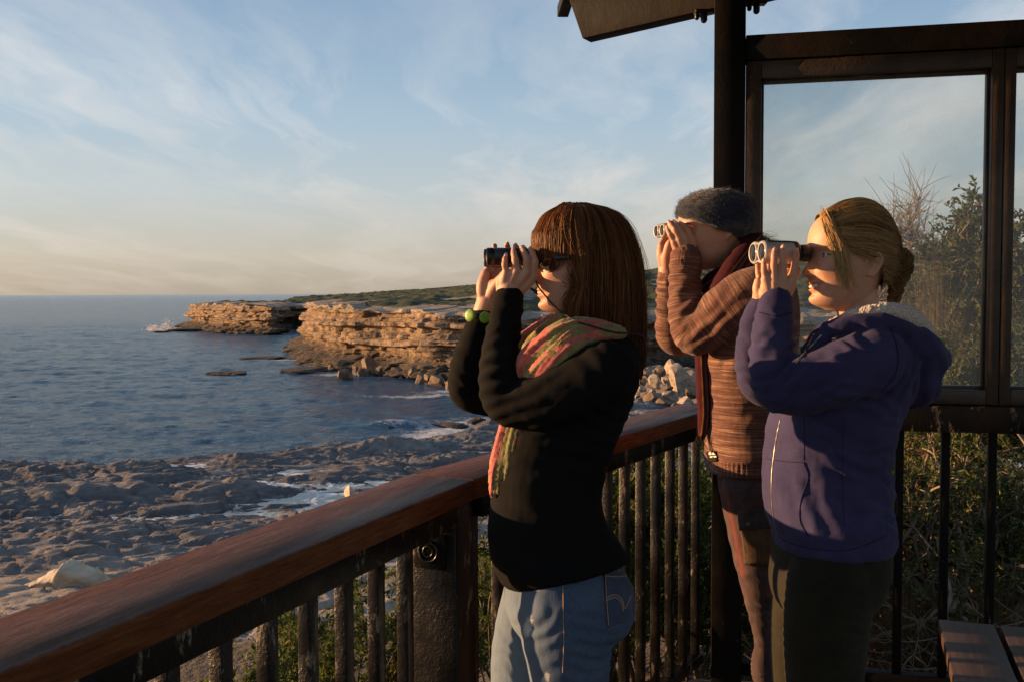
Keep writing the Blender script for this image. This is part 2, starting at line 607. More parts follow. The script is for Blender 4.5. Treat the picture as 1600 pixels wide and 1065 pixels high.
def mat_cliff():
    mt, bb = new_mat('sandstone_cliff')
    pos = (bb.n('ShaderNodeNewGeometry'), 'Position')
    at_ = bb.n('ShaderNodeAttribute', attribute_name='hrel')
    n1 = bb.noise(bb.scale(pos, (0.05, 0.05, 1.1)), 1.0, 6, 0.65, 0.3)
    n2 = bb.noise(pos, 0.35, 6, 0.65)
    n3 = bb.noise(bb.scale(pos, (1.2, 1.2, 0.12)), 0.7, 5, 0.6)
    c = bb.ramp(n1, [(0.30, (0.155, 0.095, 0.05)), (0.45, (0.36, 0.245, 0.14)), (0.56, (0.24, 0.145, 0.078)), (0.72, (0.47, 0.37, 0.26))])
    c = bb.mix(bb.ramp(n2, [(0.42, 0.0), (0.62, 0.85)]), c, (0.10, 0.075, 0.058))
    c = bb.mix(bb.ramp(n3, [(0.5, 0.0), (0.75, 0.55)]), c, (0.17, 0.13, 0.10))
    ck = bb.n('ShaderNodeTexNoise', {'Vector': bb.scale(pos, (0.5, 0.5, 0.16)), 'Scale': 1.0, 'Detail': 5, 'Distortion': 0.6})
    c = bb.mix(bb.ramp(bb.math('ABSOLUTE', bb.math('SUBTRACT', ck, 0.5)), [(0.008, 0.9), (0.026, 0.0)]), c, (0.032, 0.024, 0.02))
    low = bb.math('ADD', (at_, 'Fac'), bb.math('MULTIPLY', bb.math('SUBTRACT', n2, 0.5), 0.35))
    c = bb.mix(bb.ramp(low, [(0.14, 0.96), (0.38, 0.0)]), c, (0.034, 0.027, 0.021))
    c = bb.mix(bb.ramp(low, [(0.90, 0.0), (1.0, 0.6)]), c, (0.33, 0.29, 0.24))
    hb = bb.noise(pos, 1.3, 6, 0.7)
    return finish(mt, bb, c, 0.92, hb, 0.5, 0.8)


M_CLIFF = mat_cliff()
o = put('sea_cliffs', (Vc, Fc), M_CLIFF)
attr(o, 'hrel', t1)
tag(o, kind='structure')

# heath-covered headland behind the cliff edge
gx, gy = np.meshgrid(np.arange(-200, 190, 1.15), np.arange(200, 760, 1.25), indexing='ij')
gX, gY = gx.ravel(), gy.ravel()
land = np.vstack([C2, [(330, 205), (330, 900), (-150, 900)]])
ins = inside(gX, gY, land)
dd, ss_ = polydist(gX, gY, C2[::12])
Htop = np.interp(ss_, Sarc[::12], H[::12])
px_ = 800 + FPX * gX / gY
zr = np.interp(px_, [340, 400, 480, 560, 650, 750, 900, 1030, 1110, 1300], [-3.2, -1.6, -0.3, 1.5, 3.2, 5.6, 8.2, 9.6, 9.2, 12])
rise = sstep(6, 150, dd - 6 * fbm(P3(gX / 30, gY / 30), 2, 3))
zt = ZS + Htop
veg = sstep(6, 14, dd + 9 * fbm(P3(gX / 14, gY / 14), 3, 15)) * sstep(-0.30, -0.12, fbm(P3(gX / 24, gY / 16), 3, 17) + 0.004 * (dd - 30))
bush = np.clip(fbm(P3(gX / 4.2, gY / 4.2), 3, 23, 0.55) + 0.35, 0, 2)
gz = zt + 0.3 + (zr - zt) * rise + veg * (0.25 + 1.15 * bush) + 0.25 * fbm(P3(gX / 3, gY / 3), 3, 5) - 1.6 * sstep(10, 2.5, dd)
keep = ins & (dd > 3.6)
n_, k_ = gx.shape
ii = (np.arange(n_ - 1)[:, None] * k_ + np.arange(k_ - 1)[None]).ravel()
Fh = np.stack([ii, ii + k_, ii + k_ + 1, ii + 1], 1)
Fh = Fh[keep[Fh].all(1)]
used = np.unique(Fh)
rem = np.full(len(gX), -1); rem[used] = np.arange(len(used))


def mat_heath():
    mt, bb = new_mat('heath')
    pos = (bb.n('ShaderNodeNewGeometry'), 'Position')
    a = bb.n('ShaderNodeAttribute', attribute_name='veg')
    n1 = bb.noise(pos, 0.22, 6, 0.62)
    n2 = bb.noise(pos, 0.9, 5, 0.7)
    g1 = bb.ramp(n1, [(0.33, (0.028, 0.040, 0.016)), (0.5, (0.060, 0.076, 0.024)), (0.68, (0.110, 0.115, 0.040))])
    g1 = bb.mix(bb.ramp(n2, [(0.4, 0.0), (0.7, 0.8)]), g1, (0.022, 0.030, 0.014))
    r1 = bb.ramp(n2, [(0.35, (0.20, 0.16, 0.12)), (0.65, (0.40, 0.34, 0.27))])
    c = bb.mix(bb.ramp(bb.math('ADD', (a, 'Fac'), bb.math('MULTIPLY', bb.math('SUBTRACT', n2, 0.5), 0.5)), [(0.35, 0), (0.55, 1)]), r1, g1)
    return finish(mt, bb, c, 0.95, bb.noise(pos, 1.7, 5, 0.7), 1.0, 0.9)


o = put('headland', (P3(gX, gY, gz)[used], rem[Fh]), mat_heath())
attr(o, 'veg', veg[used])
tag(o, kind='structure')

# sea-level rock platform under the lookout
edge_px = [(-330, 762), (-150, 752), (0, 747), (60, 742), (120, 741), (220, 735), (300, 732), (380, 728), (440, 722), (500, 714), (560, 708), (620, 702), (680, 692), (724, 682), (760, 672), (800, 660), (860, 650), (960, 642)]
edge = np.array([atz(a, c, ZS + 0.2)[:2] for a, c in edge_px])
edge = interp_curve(np.c_[edge, np.zeros(len(edge))], 120)[:, :2]
pgx, pgy = np.meshgrid(np.arange(-66, 48, 0.21), np.r_[np.arange(38, 100, 0.21), np.arange(100, 172, 0.33)], indexing='ij')
pX, pY = pgx.ravel(), pgy.ravel()
pd, _ = polydist(pX, pY, edge)
seaside = np.interp(pX, edge[:, 0], edge[:, 1]) < pY
sd = np.where(seaside, -pd, pd) + 1.6 * fbm(P3(pX / 5, pY / 5), 4, 91)
wx, wy = pX + 4 * fbm(P3(pX / 17, pY / 17), 2, 13), pY + 3 * fbm(P3(pX / 15, pY / 15), 2, 14)
def steps(f, e=0.16):
    k = np.floor(f)
    return k + sstep(0, e, f - k)


lum = fbm(P3(wx / 2.6, wy / 1.7), 5, 33, 0.55, ridge=True)
big = fbm(P3(wx / 13, wy / 6.0), 3, 44)
rough = fbm(P3(pX / 1.0, pY / 0.8), 4, 47, 0.6)
terr = steps(4.2 * fbm(P3(wx / 12, wy / 3.6), 3, 46, 0.55) + 0.28 * rough, 0.09) / 4.2
blocks_ = steps(3.0 * fbm(P3(wx / 7.0, wy / 2.6), 3, 48) + 0.16 * rough, 0.10) / 3.0
crk = np.minimum(np.abs(fbm(P3((pX * 0.8 + pY * 0.6) / 2.6, (pY * 0.8 - pX * 0.6) / 7), 3, 49)), np.abs(fbm(P3((pX * 0.3 + pY * 0.95) / 1.6, (pY * 0.3 - pX * 0.95) / 6), 3, 50)))
crack = sstep(0.055, 0.0, crk)
stri = fbm(P3((pX * 0.62 - pY * 0.78) / 1.15, (pX * 0.78 + pY * 0.62) / 11.0), 3, 64, 0.6, ridge=True)
rip = fbm(P3((pX * 0.75 - pY * 0.6) / 0.9, (pX * 0.5 + pY * 0.85) / 5.0), 3, 63)
rgh = sstep(-0.25, 0.3, fbm(P3(pX / 11, pY / 8), 2, 66) + 0.25)
ridge1 = 0.30 * np.exp(-((sd - 4.0) / 3.0) ** 2) + 0.55 * np.exp(-((sd - 16.5 - 2.5 * fbm(P3(pX / 12, 0 * pX), 2, 7)) / 2.6) ** 2) * sstep(14, 2, pX)
hz = 0.75 * sstep(-1.5, 1.2, sd) - 1.6 * sstep(0.5, -6, sd) + ridge1 * (0.7 + 0.6 * blocks_ + 0.2 * lum) + rgh * (0.10 * lum + 0.55 * blocks_) + 0.22 * big + 0.75 * terr + 0.030 * rough - 0.26 * crack + 0.05 * rip + 0.30 * stri * sstep(-0.35, 0.25, fbm(P3(pX / 16, pY / 9), 2, 68))
near = sstep(66, 52, pY - 0.25 * pX - 6)          # pale wind-smoothed apron at the near left
hz = hz * (1 - 0.72 * near) + near * (0.85 + 0.12 * rip + 0.30 * blocks_ * sstep(-0.1, 0.3, big) + 0.06 * rough - 0.10 * crack) + 0.022 * np.clip(sd - 25, 0, 60)
shore_h = hz
pz = ZS + 0.35 + hz
tr_ = 0.75 * sstep(-1.5, 1.2, sd) + 0.022 * np.clip(sd - 25, 0, 60)
wl = ZS + 0.35 + tr_ - 0.02 + 0.14 * vnoise(P3(pX / 9, pY / 9), 31)      # water left standing by the swell
wet_area = (fbm(P3(pX / 14, pY / 7), 2, 35) > -0.24) & (sd > 1.5) & (near < 0.35)
pool_v = (pz < wl + 0.02) & wet_area
n_, k_ = pgx.shape
ii = (np.arange(n_ - 1)[:, None] * k_ + np.arange(k_ - 1)[None]).ravel()
Fp = np.stack([ii, ii + k_, ii + k_ + 1, ii + 1], 1)
Fp_all = Fp
kp = sd > -9
Fp = Fp[kp[Fp].all(1)]
used = np.unique(Fp)
rem = np.full(len(pX), -1); rem[used] = np.arange(len(used))


def mat_platform():
    mt, bb = new_mat('weathered_rock')
    pos = (bb.n('ShaderNodeNewGeometry'), 'Position')
    a = bb.n('ShaderNodeAttribute', attribute_name='pale')
    w_ = bb.n('ShaderNodeAttribute', attribute_name='wet')
    n1 = bb.noise(pos, 0.30, 6, 0.65)
    n2 = bb.noise(pos, 1.6, 6, 0.68)
    c = bb.ramp(n1, [(0.32, (0.062, 0.068, 0.080)), (0.5, (0.140, 0.143, 0.152)), (0.68, (0.31, 0.29, 0.27))])
    c = bb.mix(bb.ramp(n2, [(0.40, 0.0), (0.68, 0.7)]), c, (0.075, 0.078, 0.085))
    c = bb.mix(bb.math('MULTIPLY', (a, 'Fac'), 0.85), c, bb.ramp(n2, [(0.3, (0.30, 0.25, 0.20)), (0.7, (0.48, 0.41, 0.33))]))
    wet = bb.math('ADD', (w_, 'Fac'), bb.math('MULTIPLY', bb.math('SUBTRACT', n1, 0.5), 0.9))
    wf = bb.ramp(wet, [(0.35, 0.0), (0.7, 1.0)])
    c = bb.mix(bb.math('MULTIPLY', wf, 0.75), c, (0.040, 0.034, 0.030))
    rg = bb.math('SUBTRACT', 0.92, bb.math('MULTIPLY', wf, 0.35))
    return finish(mt, bb, c, rg, bb.math('ADD', n2, bb.noise(pos, 5, 6, 0.7)), 0.26, 1.0)


M_PLAT = mat_platform()
o = put('rock_platform', (P3(pX, pY, pz)[used], rem[Fp]), M_PLAT)
attr(o, 'pale', np.clip(near + 0.25 * sstep(0.9, 2.0, hz), 0, 1)[used])
attr(o, 'wet', np.clip(sstep(2.2, -0.6, sd) + 0.8 * sstep(0.75, 0.25, hz) * (1 - near), 0, 1)[used])
tag(o, kind='structure')

# sea last: it knows where the shores are
fd1, _ = polydist(*sea_xy, C2[::25])
fd2, _ = polydist(*sea_xy, edge[::3])
foam = np.clip(1.0 * np.exp(-fd1 / 4.5) + 1.5 * np.exp(-fd2 / 3.6), 0, 1)
cxs, cys = atz(735, 676, ZS)[:2]
foam = np.clip(foam + 0.9 * np.exp(-(np.hypot((sea_xy[0] - cxs) / 9, (sea_xy[1] - cys) / 16)) ** 2), 0, 1)
for (a, c, sx, sy, am) in [(645, 618, 14, 3, 0.75), (530, 583, 6, 4, 0.8), (420, 562, 8, 3, 0.7), (365, 582, 8, 2.6, 0.6), (255, 517, 12, 9, 1.0), (700, 612, 8, 4, 0.8), (612, 664, 2.6, 1.6, 0.8), (570, 700, 7, 3.5, 0.5), (430, 579, 12, 3, .5)]:
    q = atz(a, c, ZS)
    foam = np.clip(foam + am * np.exp(-((sea_xy[0] - q[0]) / sx) ** 2 - ((sea_xy[1] - q[1]) / sy) ** 2), 0, 1)
q = atz(612, 664, ZS)
lx, ly = sea_xy[0] - q[0], sea_xy[1] - q[1]
Vs[:, 2] += 0.9 * np.exp(-(lx / 4.5) ** 2 - ((ly - 0.1 * lx) / 1.5) ** 2)
o = put('sea', (Vs, Fs), mat_sea())
attr(o, 'foam', foam)
tag(o, kind='structure')

mt, bb = new_mat('pool_water')
pos = (bb.n('ShaderNodeNewGeometry'), 'Position')
fn = bb.noise(bb.scale(pos, (1, 0.55, 1), (0, 0, rad(35))), 0.75, 7, 0.7, 0.7)
fm = bb.math('MULTIPLY', bb.ramp(fn, [(0.47, 0), (0.57, 1)]), bb.ramp(bb.noise(pos, 0.10, 3, 0.5), [(0.40, 0), (0.52, 1)]))
M_POOL = finish(mt, bb, bb.mix(fm, (0.03, 0.04, 0.045), (0.72, 0.72, 0.70)), bb.math('ADD', bb.math('MULTIPLY', fm, 0.7), 0.04), bb.noise(pos, 3.0, 3), 0.02, 0.4, IOR=1.33)
Fw = Fp_all[pool_v[Fp_all].any(1)]
uw = np.unique(Fw)
rw = np.full(len(pX), -1); rw[uw] = np.arange(len(uw))
tag(put('tide_pools', (P3(pX, pY, wl)[uw], rw[Fw]), M_POOL), kind='structure')


# ------------------------------------------------------------------ loose rocks
def rock_shape(c, r, seed, n=3, squash=(1, 1, 0.75), facet=0.35):
    bm = bmesh.new()
    bmesh.ops.create_icosphere(bm, subdivisions=n, radius=1.0)
    V = np.array([v.co[:] for v in bm.verts]); F = [tuple(v.index for v in f.verts) for f in bm.faces]
    bm.free()
    rng = np.random.RandomState(seed)
    for _ in range(15):       # plane cuts give broken faces
        d = rng.normal(size=3); d /= np.linalg.norm(d)
        k = rng.uniform(0.42, 0.78)
        p = V @ d
        V = np.where((p > k)[:, None], V - (p - k)[:, None] * d * 0.98, V)
    V = V * (1.18 + 0.05 * fbm(V * 2.6 + seed, 4, seed))[:, None]
    a = rng.uniform(0, 6.28)
    Rz = np.array([[math.cos(a), -math.sin(a), 0], [math.sin(a), math.cos(a), 0], [0, 0, 1]])
    return np.asarray(c) + (V * np.asarray(r) * np.asarray(squash)) @ Rz.T, F


def mat_boulder(name, c1, c2, c3):
    mt, bb = new_mat(name)
    pos = (bb.n('ShaderNodeNewGeometry'), 'Position')
    n1 = bb.noise(pos, 0.8, 6, 0.65)
    c = bb.ramp(n1, [(0.32, c1), (0.5, c2), (0.7, c3)])
    return finish(mt, bb, c, 0.92, bb.noise(pos, 2.5, 6, 0.7), 0.25, 0.8)


M_BLD0 = mat_boulder('rubble', (0.08, 0.062, 0.048), (0.20, 0.15, 0.105), (0.32, 0.25, 0.18))
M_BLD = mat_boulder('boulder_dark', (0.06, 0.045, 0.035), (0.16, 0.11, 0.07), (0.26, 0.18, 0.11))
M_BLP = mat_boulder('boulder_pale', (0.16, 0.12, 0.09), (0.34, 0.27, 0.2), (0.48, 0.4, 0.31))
rx_, ry_ = np.meshgrid(np.arange(8, 62, 0.35), np.arange(128, 214, 0.35), indexing='ij')
rX, rY = rx_.ravel(), ry_.ravel()
c0_ = atz(1045, 612, ZS)
rz_ = ZS - 1.2 + 4.4 * sstep(1.0, 0.15, np.hypot((rX - c0_[0] - 3) / 19, (rY - c0_[1] - 10) / 36)) * (0.8 + 0.35 * fbm(P3(rX / 5, rY / 5), 3, 3)) + 0.9 * steps(2 * fbm(P3(rX / 3.2, rY / 3.2), 3, 8), 0.3) / 2 + 0.35 * fbm(P3(rX, rY), 3, 2) - 0.8 * sstep(0.7, 1.05, np.hypot((rX - c0_[0] - 3) / 19, (rY - c0_[1] - 10) / 36))
n_, k_ = rx_.shape
ii = (np.arange(n_ - 1)[:, None] * k_ + np.arange(k_ - 1)[None]).ravel()
o = put('rubble_slope', (P3(rX, rY, rz_), np.stack([ii, ii + k_, ii + k_ + 1, ii + 1], 1)), M_BLD0)
tag(o, kind='structure')
# fallen blocks along the foot of the cliff: (photo x, photo y of the base, half-width in pixels, pale?)
blocks = [(577, 583, 17, 0), (618, 585, 15, 0), (645, 590, 12, 0), (664, 586, 16, 0), (690, 588, 17, 0), (682, 600, 18, 0), (655, 597, 10, 0), (598, 577, 9, 0), (560, 578, 9, 0), (705, 606, 12, 0),
          (536, 590, 12, 0), (684, 572, 12, 1), (715, 580, 14, 0), (730, 598, 14, 0), (640, 578, 8, 0),
          (1003, 612, 9, 1), (1020, 600, 12, 1), (1040, 596, 10, 1), (1062, 604, 22, 1), (1050, 622, 16, 1), (1020, 626, 12, 0), (1000, 632, 10, 0), (1078, 618, 13, 0), (1030, 585, 9, 0), (1052, 580, 12, 1),
          (1080, 590, 12, 1), (1012, 585, 8, 1), (1005, 597, 8, 1), (1072, 632, 14, 1), (1036, 636, 14, 0), (996, 620, 7, 1), (1090, 605, 12, 1), (1046, 608, 8, 0), (1018, 614, 7, 1), (1066, 592, 8, 1), (1006, 640, 9, 1), (1054, 640, 9, 0)]
rb_ = np.random.RandomState(77)
for _ in range(26):
    a = rb_.uniform(505, 728)
    blocks.append((a, np.interp(a, [500, 560, 640, 730], [572, 582, 592, 606]) + rb_.uniform(-7, 5), rb_.uniform(4, 11), 0))
desc = ['dark wet fallen block at the cliff foot', 'pale sunlit boulder in the rubble below the cliff behind the railing']
where = ['by the water', 'against the rock face', 'amid the smaller blocks', 'on the rubble slope']
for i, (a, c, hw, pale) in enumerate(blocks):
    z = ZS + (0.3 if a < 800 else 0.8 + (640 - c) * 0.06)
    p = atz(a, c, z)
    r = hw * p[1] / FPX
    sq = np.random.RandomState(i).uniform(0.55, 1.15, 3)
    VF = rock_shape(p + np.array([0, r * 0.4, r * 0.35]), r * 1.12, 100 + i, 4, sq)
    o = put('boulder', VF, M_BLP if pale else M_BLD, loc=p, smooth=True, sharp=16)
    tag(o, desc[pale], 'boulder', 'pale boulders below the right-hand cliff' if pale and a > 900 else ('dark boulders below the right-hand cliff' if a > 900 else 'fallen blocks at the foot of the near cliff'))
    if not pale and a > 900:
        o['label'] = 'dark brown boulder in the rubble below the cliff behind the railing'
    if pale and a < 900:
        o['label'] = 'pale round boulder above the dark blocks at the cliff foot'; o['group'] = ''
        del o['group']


M_REEF = mat_boulder('reef_rock', (0.014, 0.013, 0.012), (0.035, 0.030, 0.026), (0.075, 0.060, 0.048))


def reef(a, c, hw, hh, label, seed):
    p = atz(a, c, ZS)
    r = hw * p[1] / FPX
    V, F = rock_shape((0, 0, 0), 1.0, seed, 4)
    V = V * np.array([r, r * 0.8, hh]) * (1 + 0.25 * fbm(V * 4, 3, seed))[:, None]
    o = put('reef_rock', (V + p, F), M_REEF, loc=p, sharp=40)
    tag(o, label, 'rock')


reef(365, 583, 36, 0.7, 'low dark reef rock lying alone in the sea left of the near cliff', 5)
reef(412, 559, 40, 0.8, 'long dark rock shelf running out from the tip of the near cliff', 6)
reef(478, 578, 50, 0.9, 'flat dark wave-washed shelf at the near cliff foot', 7)
reef(290, 517, 34, 1.5, 'dark spit of rock at the tip of the far headland', 8)
reef(250, 519, 14, 0.8, 'small dark rock beneath the white spray', 9)
reef(700, 663, 36, 0.7, 'flat brown rock ledge in the cove by the foam', 10)
reef(745, 660, 20, 1.3, 'lumpy brown rock in the cove beside the flat ledge', 11)
reef(612, 669, 9, 0.5, 'small dark rock awash where a little wave breaks', 12)

# spray where the swell hits the far point
mt, bb = new_mat('white_spray')
M_SPRAY = finish(mt, bb, (0.85, 0.84, 0.82), 0.9)
rng = np.random.RandomState(4)
sp = []
for (a, c, w, h, n) in [(240, 516, 8, 2.2, 300), (262, 514, 9, 4.0, 380), (252, 517, 20, 1.0, 300)]:
    p = atz(a, c, ZS)
    for _ in range(n):
        r = rng.uniform(0.06, 0.26)
        q = p + np.array([rng.normal() * w * p[1] / FPX * 0.55, rng.normal() * 1.5, abs(rng.normal()) * h * 0.55])
        d = rng.normal(size=(4, 3)) * r
        sp.append((q + d, [(0, 1, 2), (0, 2, 3), (0, 3, 1), (1, 3, 2)]))
o = put('sea_spray', join(sp), M_SPRAY, loc=atz(250, 517, ZS))
tag(o, 'white spray thrown up by the swell off the far point', 'spray', kind='stuff')

# wind-carved pale rock lying on the platform, near left
p = atz(103, 917, ZS + 1.6)
k = p[1] / FPX
t = np.linspace(0, 1, 60)
out = []
for i, ti in enumerate(t):
    xc = (-68 + 138 * ti) * k
    top = (np.interp(ti, [0, .12, .3, .45, .5, .58, .72, .88, 1], [2, 9, 22, 34, 46, 40, 34, 26, 12])) * k
    ang = np.linspace(0, 2 * math.pi, 40, endpoint=False)
    dep = np.interp(ti, [0, .15, .5, .85, 1], [0.25, 1.1, 1.7, 1.3, 0.3])
    zc = np.sin(ang)
    yy = dep * np.cos(ang) * (1 - 0.35 * np.exp(-((zc - 0.25) / 0.35) ** 2) * (np.cos(ang) < 0))
    zz_ = np.where(zc > 0, zc * top, zc * 0.35)
    sc = 1 - 0.06 * math.exp(-((ti - 0.43) / 0.03) ** 2)
    out.append(np.c_[np.full(40, xc), yy * sc, zz_ * sc])
R = np.array(out)
V, F = loft(R)
V = V + 0.22 * np.stack([fbm(V * 0.9 + s, 4, s) for s in (1, 2, 3)], 1)
V[:, 2] += 0.12 * fbm(V * 2.5, 3, 9)
mt, bb = new_mat('carved_pale_rock')
pos = coords(bb)
cn = bb.noise(bb.scale(pos, (0.6, 0.6, 2.0)), 1.2, 6, 0.6)
M_CARVE = finish(mt, bb, bb.ramp(cn, [(0.3, (0.30, 0.23, 0.15)), (0.6, (0.50, 0.42, 0.31)), (0.8, (0.60, 0.52, 0.42))]), 0.9, bb.noise(pos, 4, 5, 0.6), 0.1, 0.8)
o = put('carved_rock', (V + p, F), M_CARVE, loc=p)
tag(o, 'pale wind-carved boulder with a raised crest lying on the rock platform', 'boulder')
p = atz(548, 778, ZS + 1.7)
o = put('carved_rock', rock_shape(p, 1.0, 77, 3, (0.9, 0.6, 1.1)), M_CARVE, loc=p)
tag(o, 'small upright pale rock just beyond the timber handrail', 'boulder')

# ground the lookout stands on: level under it, falling to the shore
gx, gy = np.meshgrid(np.linspace(-45, 60, 190), np.r_[np.linspace(-30, 14, 110), np.linspace(14.6, 60, 90)], indexing='ij')
gX, gY = gx.ravel(), gy.ravel()
away = np.maximum(gY * 0.90 - gX * 0.62 - 4.0, 0)
gz = -0.55 - 15.2 * sstep(1.5, 34, away) - 0.25 * np.clip(away, 0, 2) + 0.18 * fbm(P3(gX / 1.3, gY / 1.3), 4, 2) + 0.5 * sstep(3, 12, gX) * (1 - sstep(0, 8, away))
n_, k_ = gx.shape
ii = (np.arange(n_ - 1)[:, None] * k_ + np.arange(k_ - 1)[None]).ravel()
M_EARTH = simple('earth', (0.03, 0.022, 0.014), (0.09, 0.066, 0.04), 3.0, 0.95, 14, 0.05)
o = put('ground', (P3(gX, gY, gz), np.stack([ii, ii + k_, ii + k_ + 1, ii + 1], 1)), M_EARTH)
tag(o, kind='structure')


def ground_z(x, y):
    a = max(y * 0.90 - x * 0.62 - 4.0, 0)
    return float(-0.55 - 15.2 * sstep(1.5, 34, a) - 0.25 * min(a, 2) + 0.5 * sstep(3, 12, x) * (1 - sstep(0, 8, a)))
# ================================================================== LOOKOUT: deck, railings, shelter, bench
def mat_handrail():
    mt, bb = new_mat('stained_timber')
    v = (bb.n('ShaderNodeTexCoord'), 'UV')
    g = bb.noise(bb.scale(v, (6, 46, 1)), 1.6, 7, 0.68, 0.5)
    g2 = bb.noise(bb.scale(v, (0.8, 5, 1)), 2.0, 4, 0.55)
    c = bb.ramp(g, [(0.30, (0.075, 0.022, 0.008)), (0.52, (0.190, 0.062, 0.020)), (0.72, (0.280, 0.105, 0.036))])
    nz = bb.n('ShaderNodeSeparateXYZ', {0: (bb.n('ShaderNodeNewGeometry'), 'Normal')})
    up = bb.math('MULTIPLY', bb.ramp((nz, 2), [(0.6, 0), (0.9, 1)]), bb.ramp(g2, [(0.3, 0.50), (0.7, 0.88)]))
    wthr = bb.ramp(g, [(0.3, (0.032, 0.013, 0.009)), (0.5, (0.064, 0.029, 0.021)), (0.7, (0.110, 0.060, 0.046))])
    c = bb.mix(up, c, wthr)          # the upper face has greyed with the weather
    g3 = bb.noise(bb.scale(v, (28, 150, 1)), 2.0, 6, 0.72)
    return finish(mt, bb, bb.mix(bb.ramp(g3, [(0.5, 0.0), (0.68, 0.6)]), c, (0.018, 0.009, 0.006)), bb.ramp(g2, [(0.3, 0.42), (0.7, 0.66)]), bb.math('ADD', g, g3), 0.0030, 1.0, Specular_IOR_Level=0.13)


def mat_iron(name='flaking_black_paint', spot=0.62, rust=0.5, bs=0.5, r0=0.24, spec=0.32):
    mt, bb = new_mat(name)
    v = (bb.n('ShaderNodeNewGeometry'), 'Position')
    a = bb.noise(v, 150, 3, 0.6)
    b_ = bb.noise(bb.scale(v, (1, 1, 0.35)), 22, 5, 0.7)
    d = bb.noise(v, 6, 4, 0.6)
    c = bb.ramp(d, [(0.35, (0.003, 0.0028, 0.0026)), (0.7, (0.008, 0.0066, 0.0052))])
    sp_ = bb.math('MULTIPLY', bb.ramp(b_, [(spot, 0), (spot + 0.05, 1)]), bb.ramp(d, [(0.35, 0.15), (0.6, 1)]))
    c = bb.mix(bb.math('MULTIPLY', sp_, 0.75), c, bb.ramp(a, [(0.35, (0.16, 0.11, 0.07)), (0.65, (0.34, 0.29, 0.22))]))
    c = bb.mix(bb.math('MULTIPLY', bb.ramp(bb.noise(v, 3.5, 4, 0.6), [(0.5, 0), (0.75, 1)]), rust), c, (0.034, 0.016, 0.008))
    return finish(mt, bb, c, bb.ramp(d, [(0.3, r0), (0.7, r0 + 0.22)]), bb.math('MULTIPLY', bb.math('ADD', a, bb.math('MULTIPLY', b_, 0.9)), bb.ramp(d, [(0.40, 0.25), (0.62, 1.0)])), 0.0030, bs, Specular_IOR_Level=spec)


M_RAIL = mat_handrail()
M_IRON = mat_iron('flaking_black_paint', 0.60, 0.12, 0.75, 0.24, 0.30)
M_IRON2 = mat_iron('worn_dark_paint', 0.68, 0.4, 0.4, 0.5, 0.14)
M_SUB = mat_iron('flaked_dark_batten', 0.57, 0.2, 0.7, 0.36, 0.16)


def uv_along(o, p0, d):
    """uv from distance along the grain, for wood"""
    me = o.data
    uv = me.uv_layers.new(name='UVMap')
    base = ROOTLOC[o.name]
    d = np.asarray(d, float); d = d / np.linalg.norm(d)
    n = len(me.loops)
    li = np.empty(n, np.int32); me.loops.foreach_get('vertex_index', li)
    V = np.empty(len(me.vertices) * 3, np.float32); me.vertices.foreach_get('co', V)
    V = V.reshape(-1, 3) + base
    rel = V - np.asarray(p0, float)
    a = rel @ d
    side = np.cross(d, [0, 0, 1]); side /= np.linalg.norm(side)
    t = rel @ side + 1.7 * rel[:, 2]
    U = np.stack([a, t], 1)[li]
    uv.data.foreach_set('uv', U.astype(np.float32).ravel())


def prism(poly, z0, z1, bev=0.004):
    bm = bmesh.new()
    vs = [bm.verts.new((p[0], p[1], z0)) for p in poly]
    f = bm.faces.new(vs)
    r = bmesh.ops.extrude_face_region(bm, geom=[f])
    for v in r['geom']:
        if isinstance(v, bmesh.types.BMVert):
            v.co.z = z1
    bmesh.ops.recalc_face_normals(bm, faces=bm.faces)
    if bev:
        bmesh.ops.bevel(bm, geom=list(bm.edges), offset=bev, segments=2, affect='EDGES', profile=0.5)
    bm.verts.index_update()
    V = np.array([v.co[:] for v in bm.verts]); F = [tuple(v.index for v in f.verts) for f in bm.faces]
    bm.free()
    return V, F


def bend_long(VF, d, amp, seed):
    return VF


J = np.array([-0.096, 2.446]); dA = np.array([0.389, 0.921]); dA /= np.linalg.norm(dA)
dB = np.array([0.52, 0.855]); dB /= np.linalg.norm(dB)
nA, nB = np.array([-dA[1], dA[0]]), np.array([-dB[1], dB[0]])
A0 = J - dA * 3.4
K = J + dB * 1.80
WR = 0.185
RT, RB = 1.02, 0.966
# outer mitre point
den_ = np.cross(dA, dB)
t_ = np.cross((J + nB * WR) - (J + nA * WR), dB) / den_
JO = J + nA * WR + dA * t_
gapv = 0.0016


def v3(p, z):
    return np.array([p[0], p[1], z])


def railing(loc, label, members):
    return thing('railing', loc, label, 'railing', 'railings round the lookout deck')


rA = railing(v3(J - dA * 1.5, 0), 'near railing section with broad red brown timber handrail running to the lower left corner', None)
o = put('handrail', prism([A0, J - dA * gapv, JO - dA * gapv, A0 + nA * WR], RB, RT, 0.006), M_RAIL, rA, sharp=35)
uv_along(o, v3(A0, RT), v3(dA, 0))
o = put('top_rail', beam(v3(A0 + nA * 0.082, RB - 0.0285), v3(J + nA * 0.082 - dA * 0.058, RB - 0.0285), 0.135, 0.055), M_SUB, rA, sharp=35)
put('bottom_rail', beam(v3(A0 + nA * 0.09, -0.02), v3(J + nA * 0.09 - dA * 0.06, -0.02), 0.05, 0.04), M_IRON, rA, sharp=35)
for i in range(22):
    t = 0.193 + 0.1312 * i
    p = J + nA * 0.09 - dA * t
    a = rad(0.4 * math.sin(i * 7.1))
    put('baluster', box(v3(p, (RB - 0.056) / 2), (0.031, 0.031, RB - 0.056), np.array([[dA[0], dA[1], 0], [nA[0], nA[1], 0], [0, 0, 1]]), 0.004), M_IRON, rA, sharp=35)
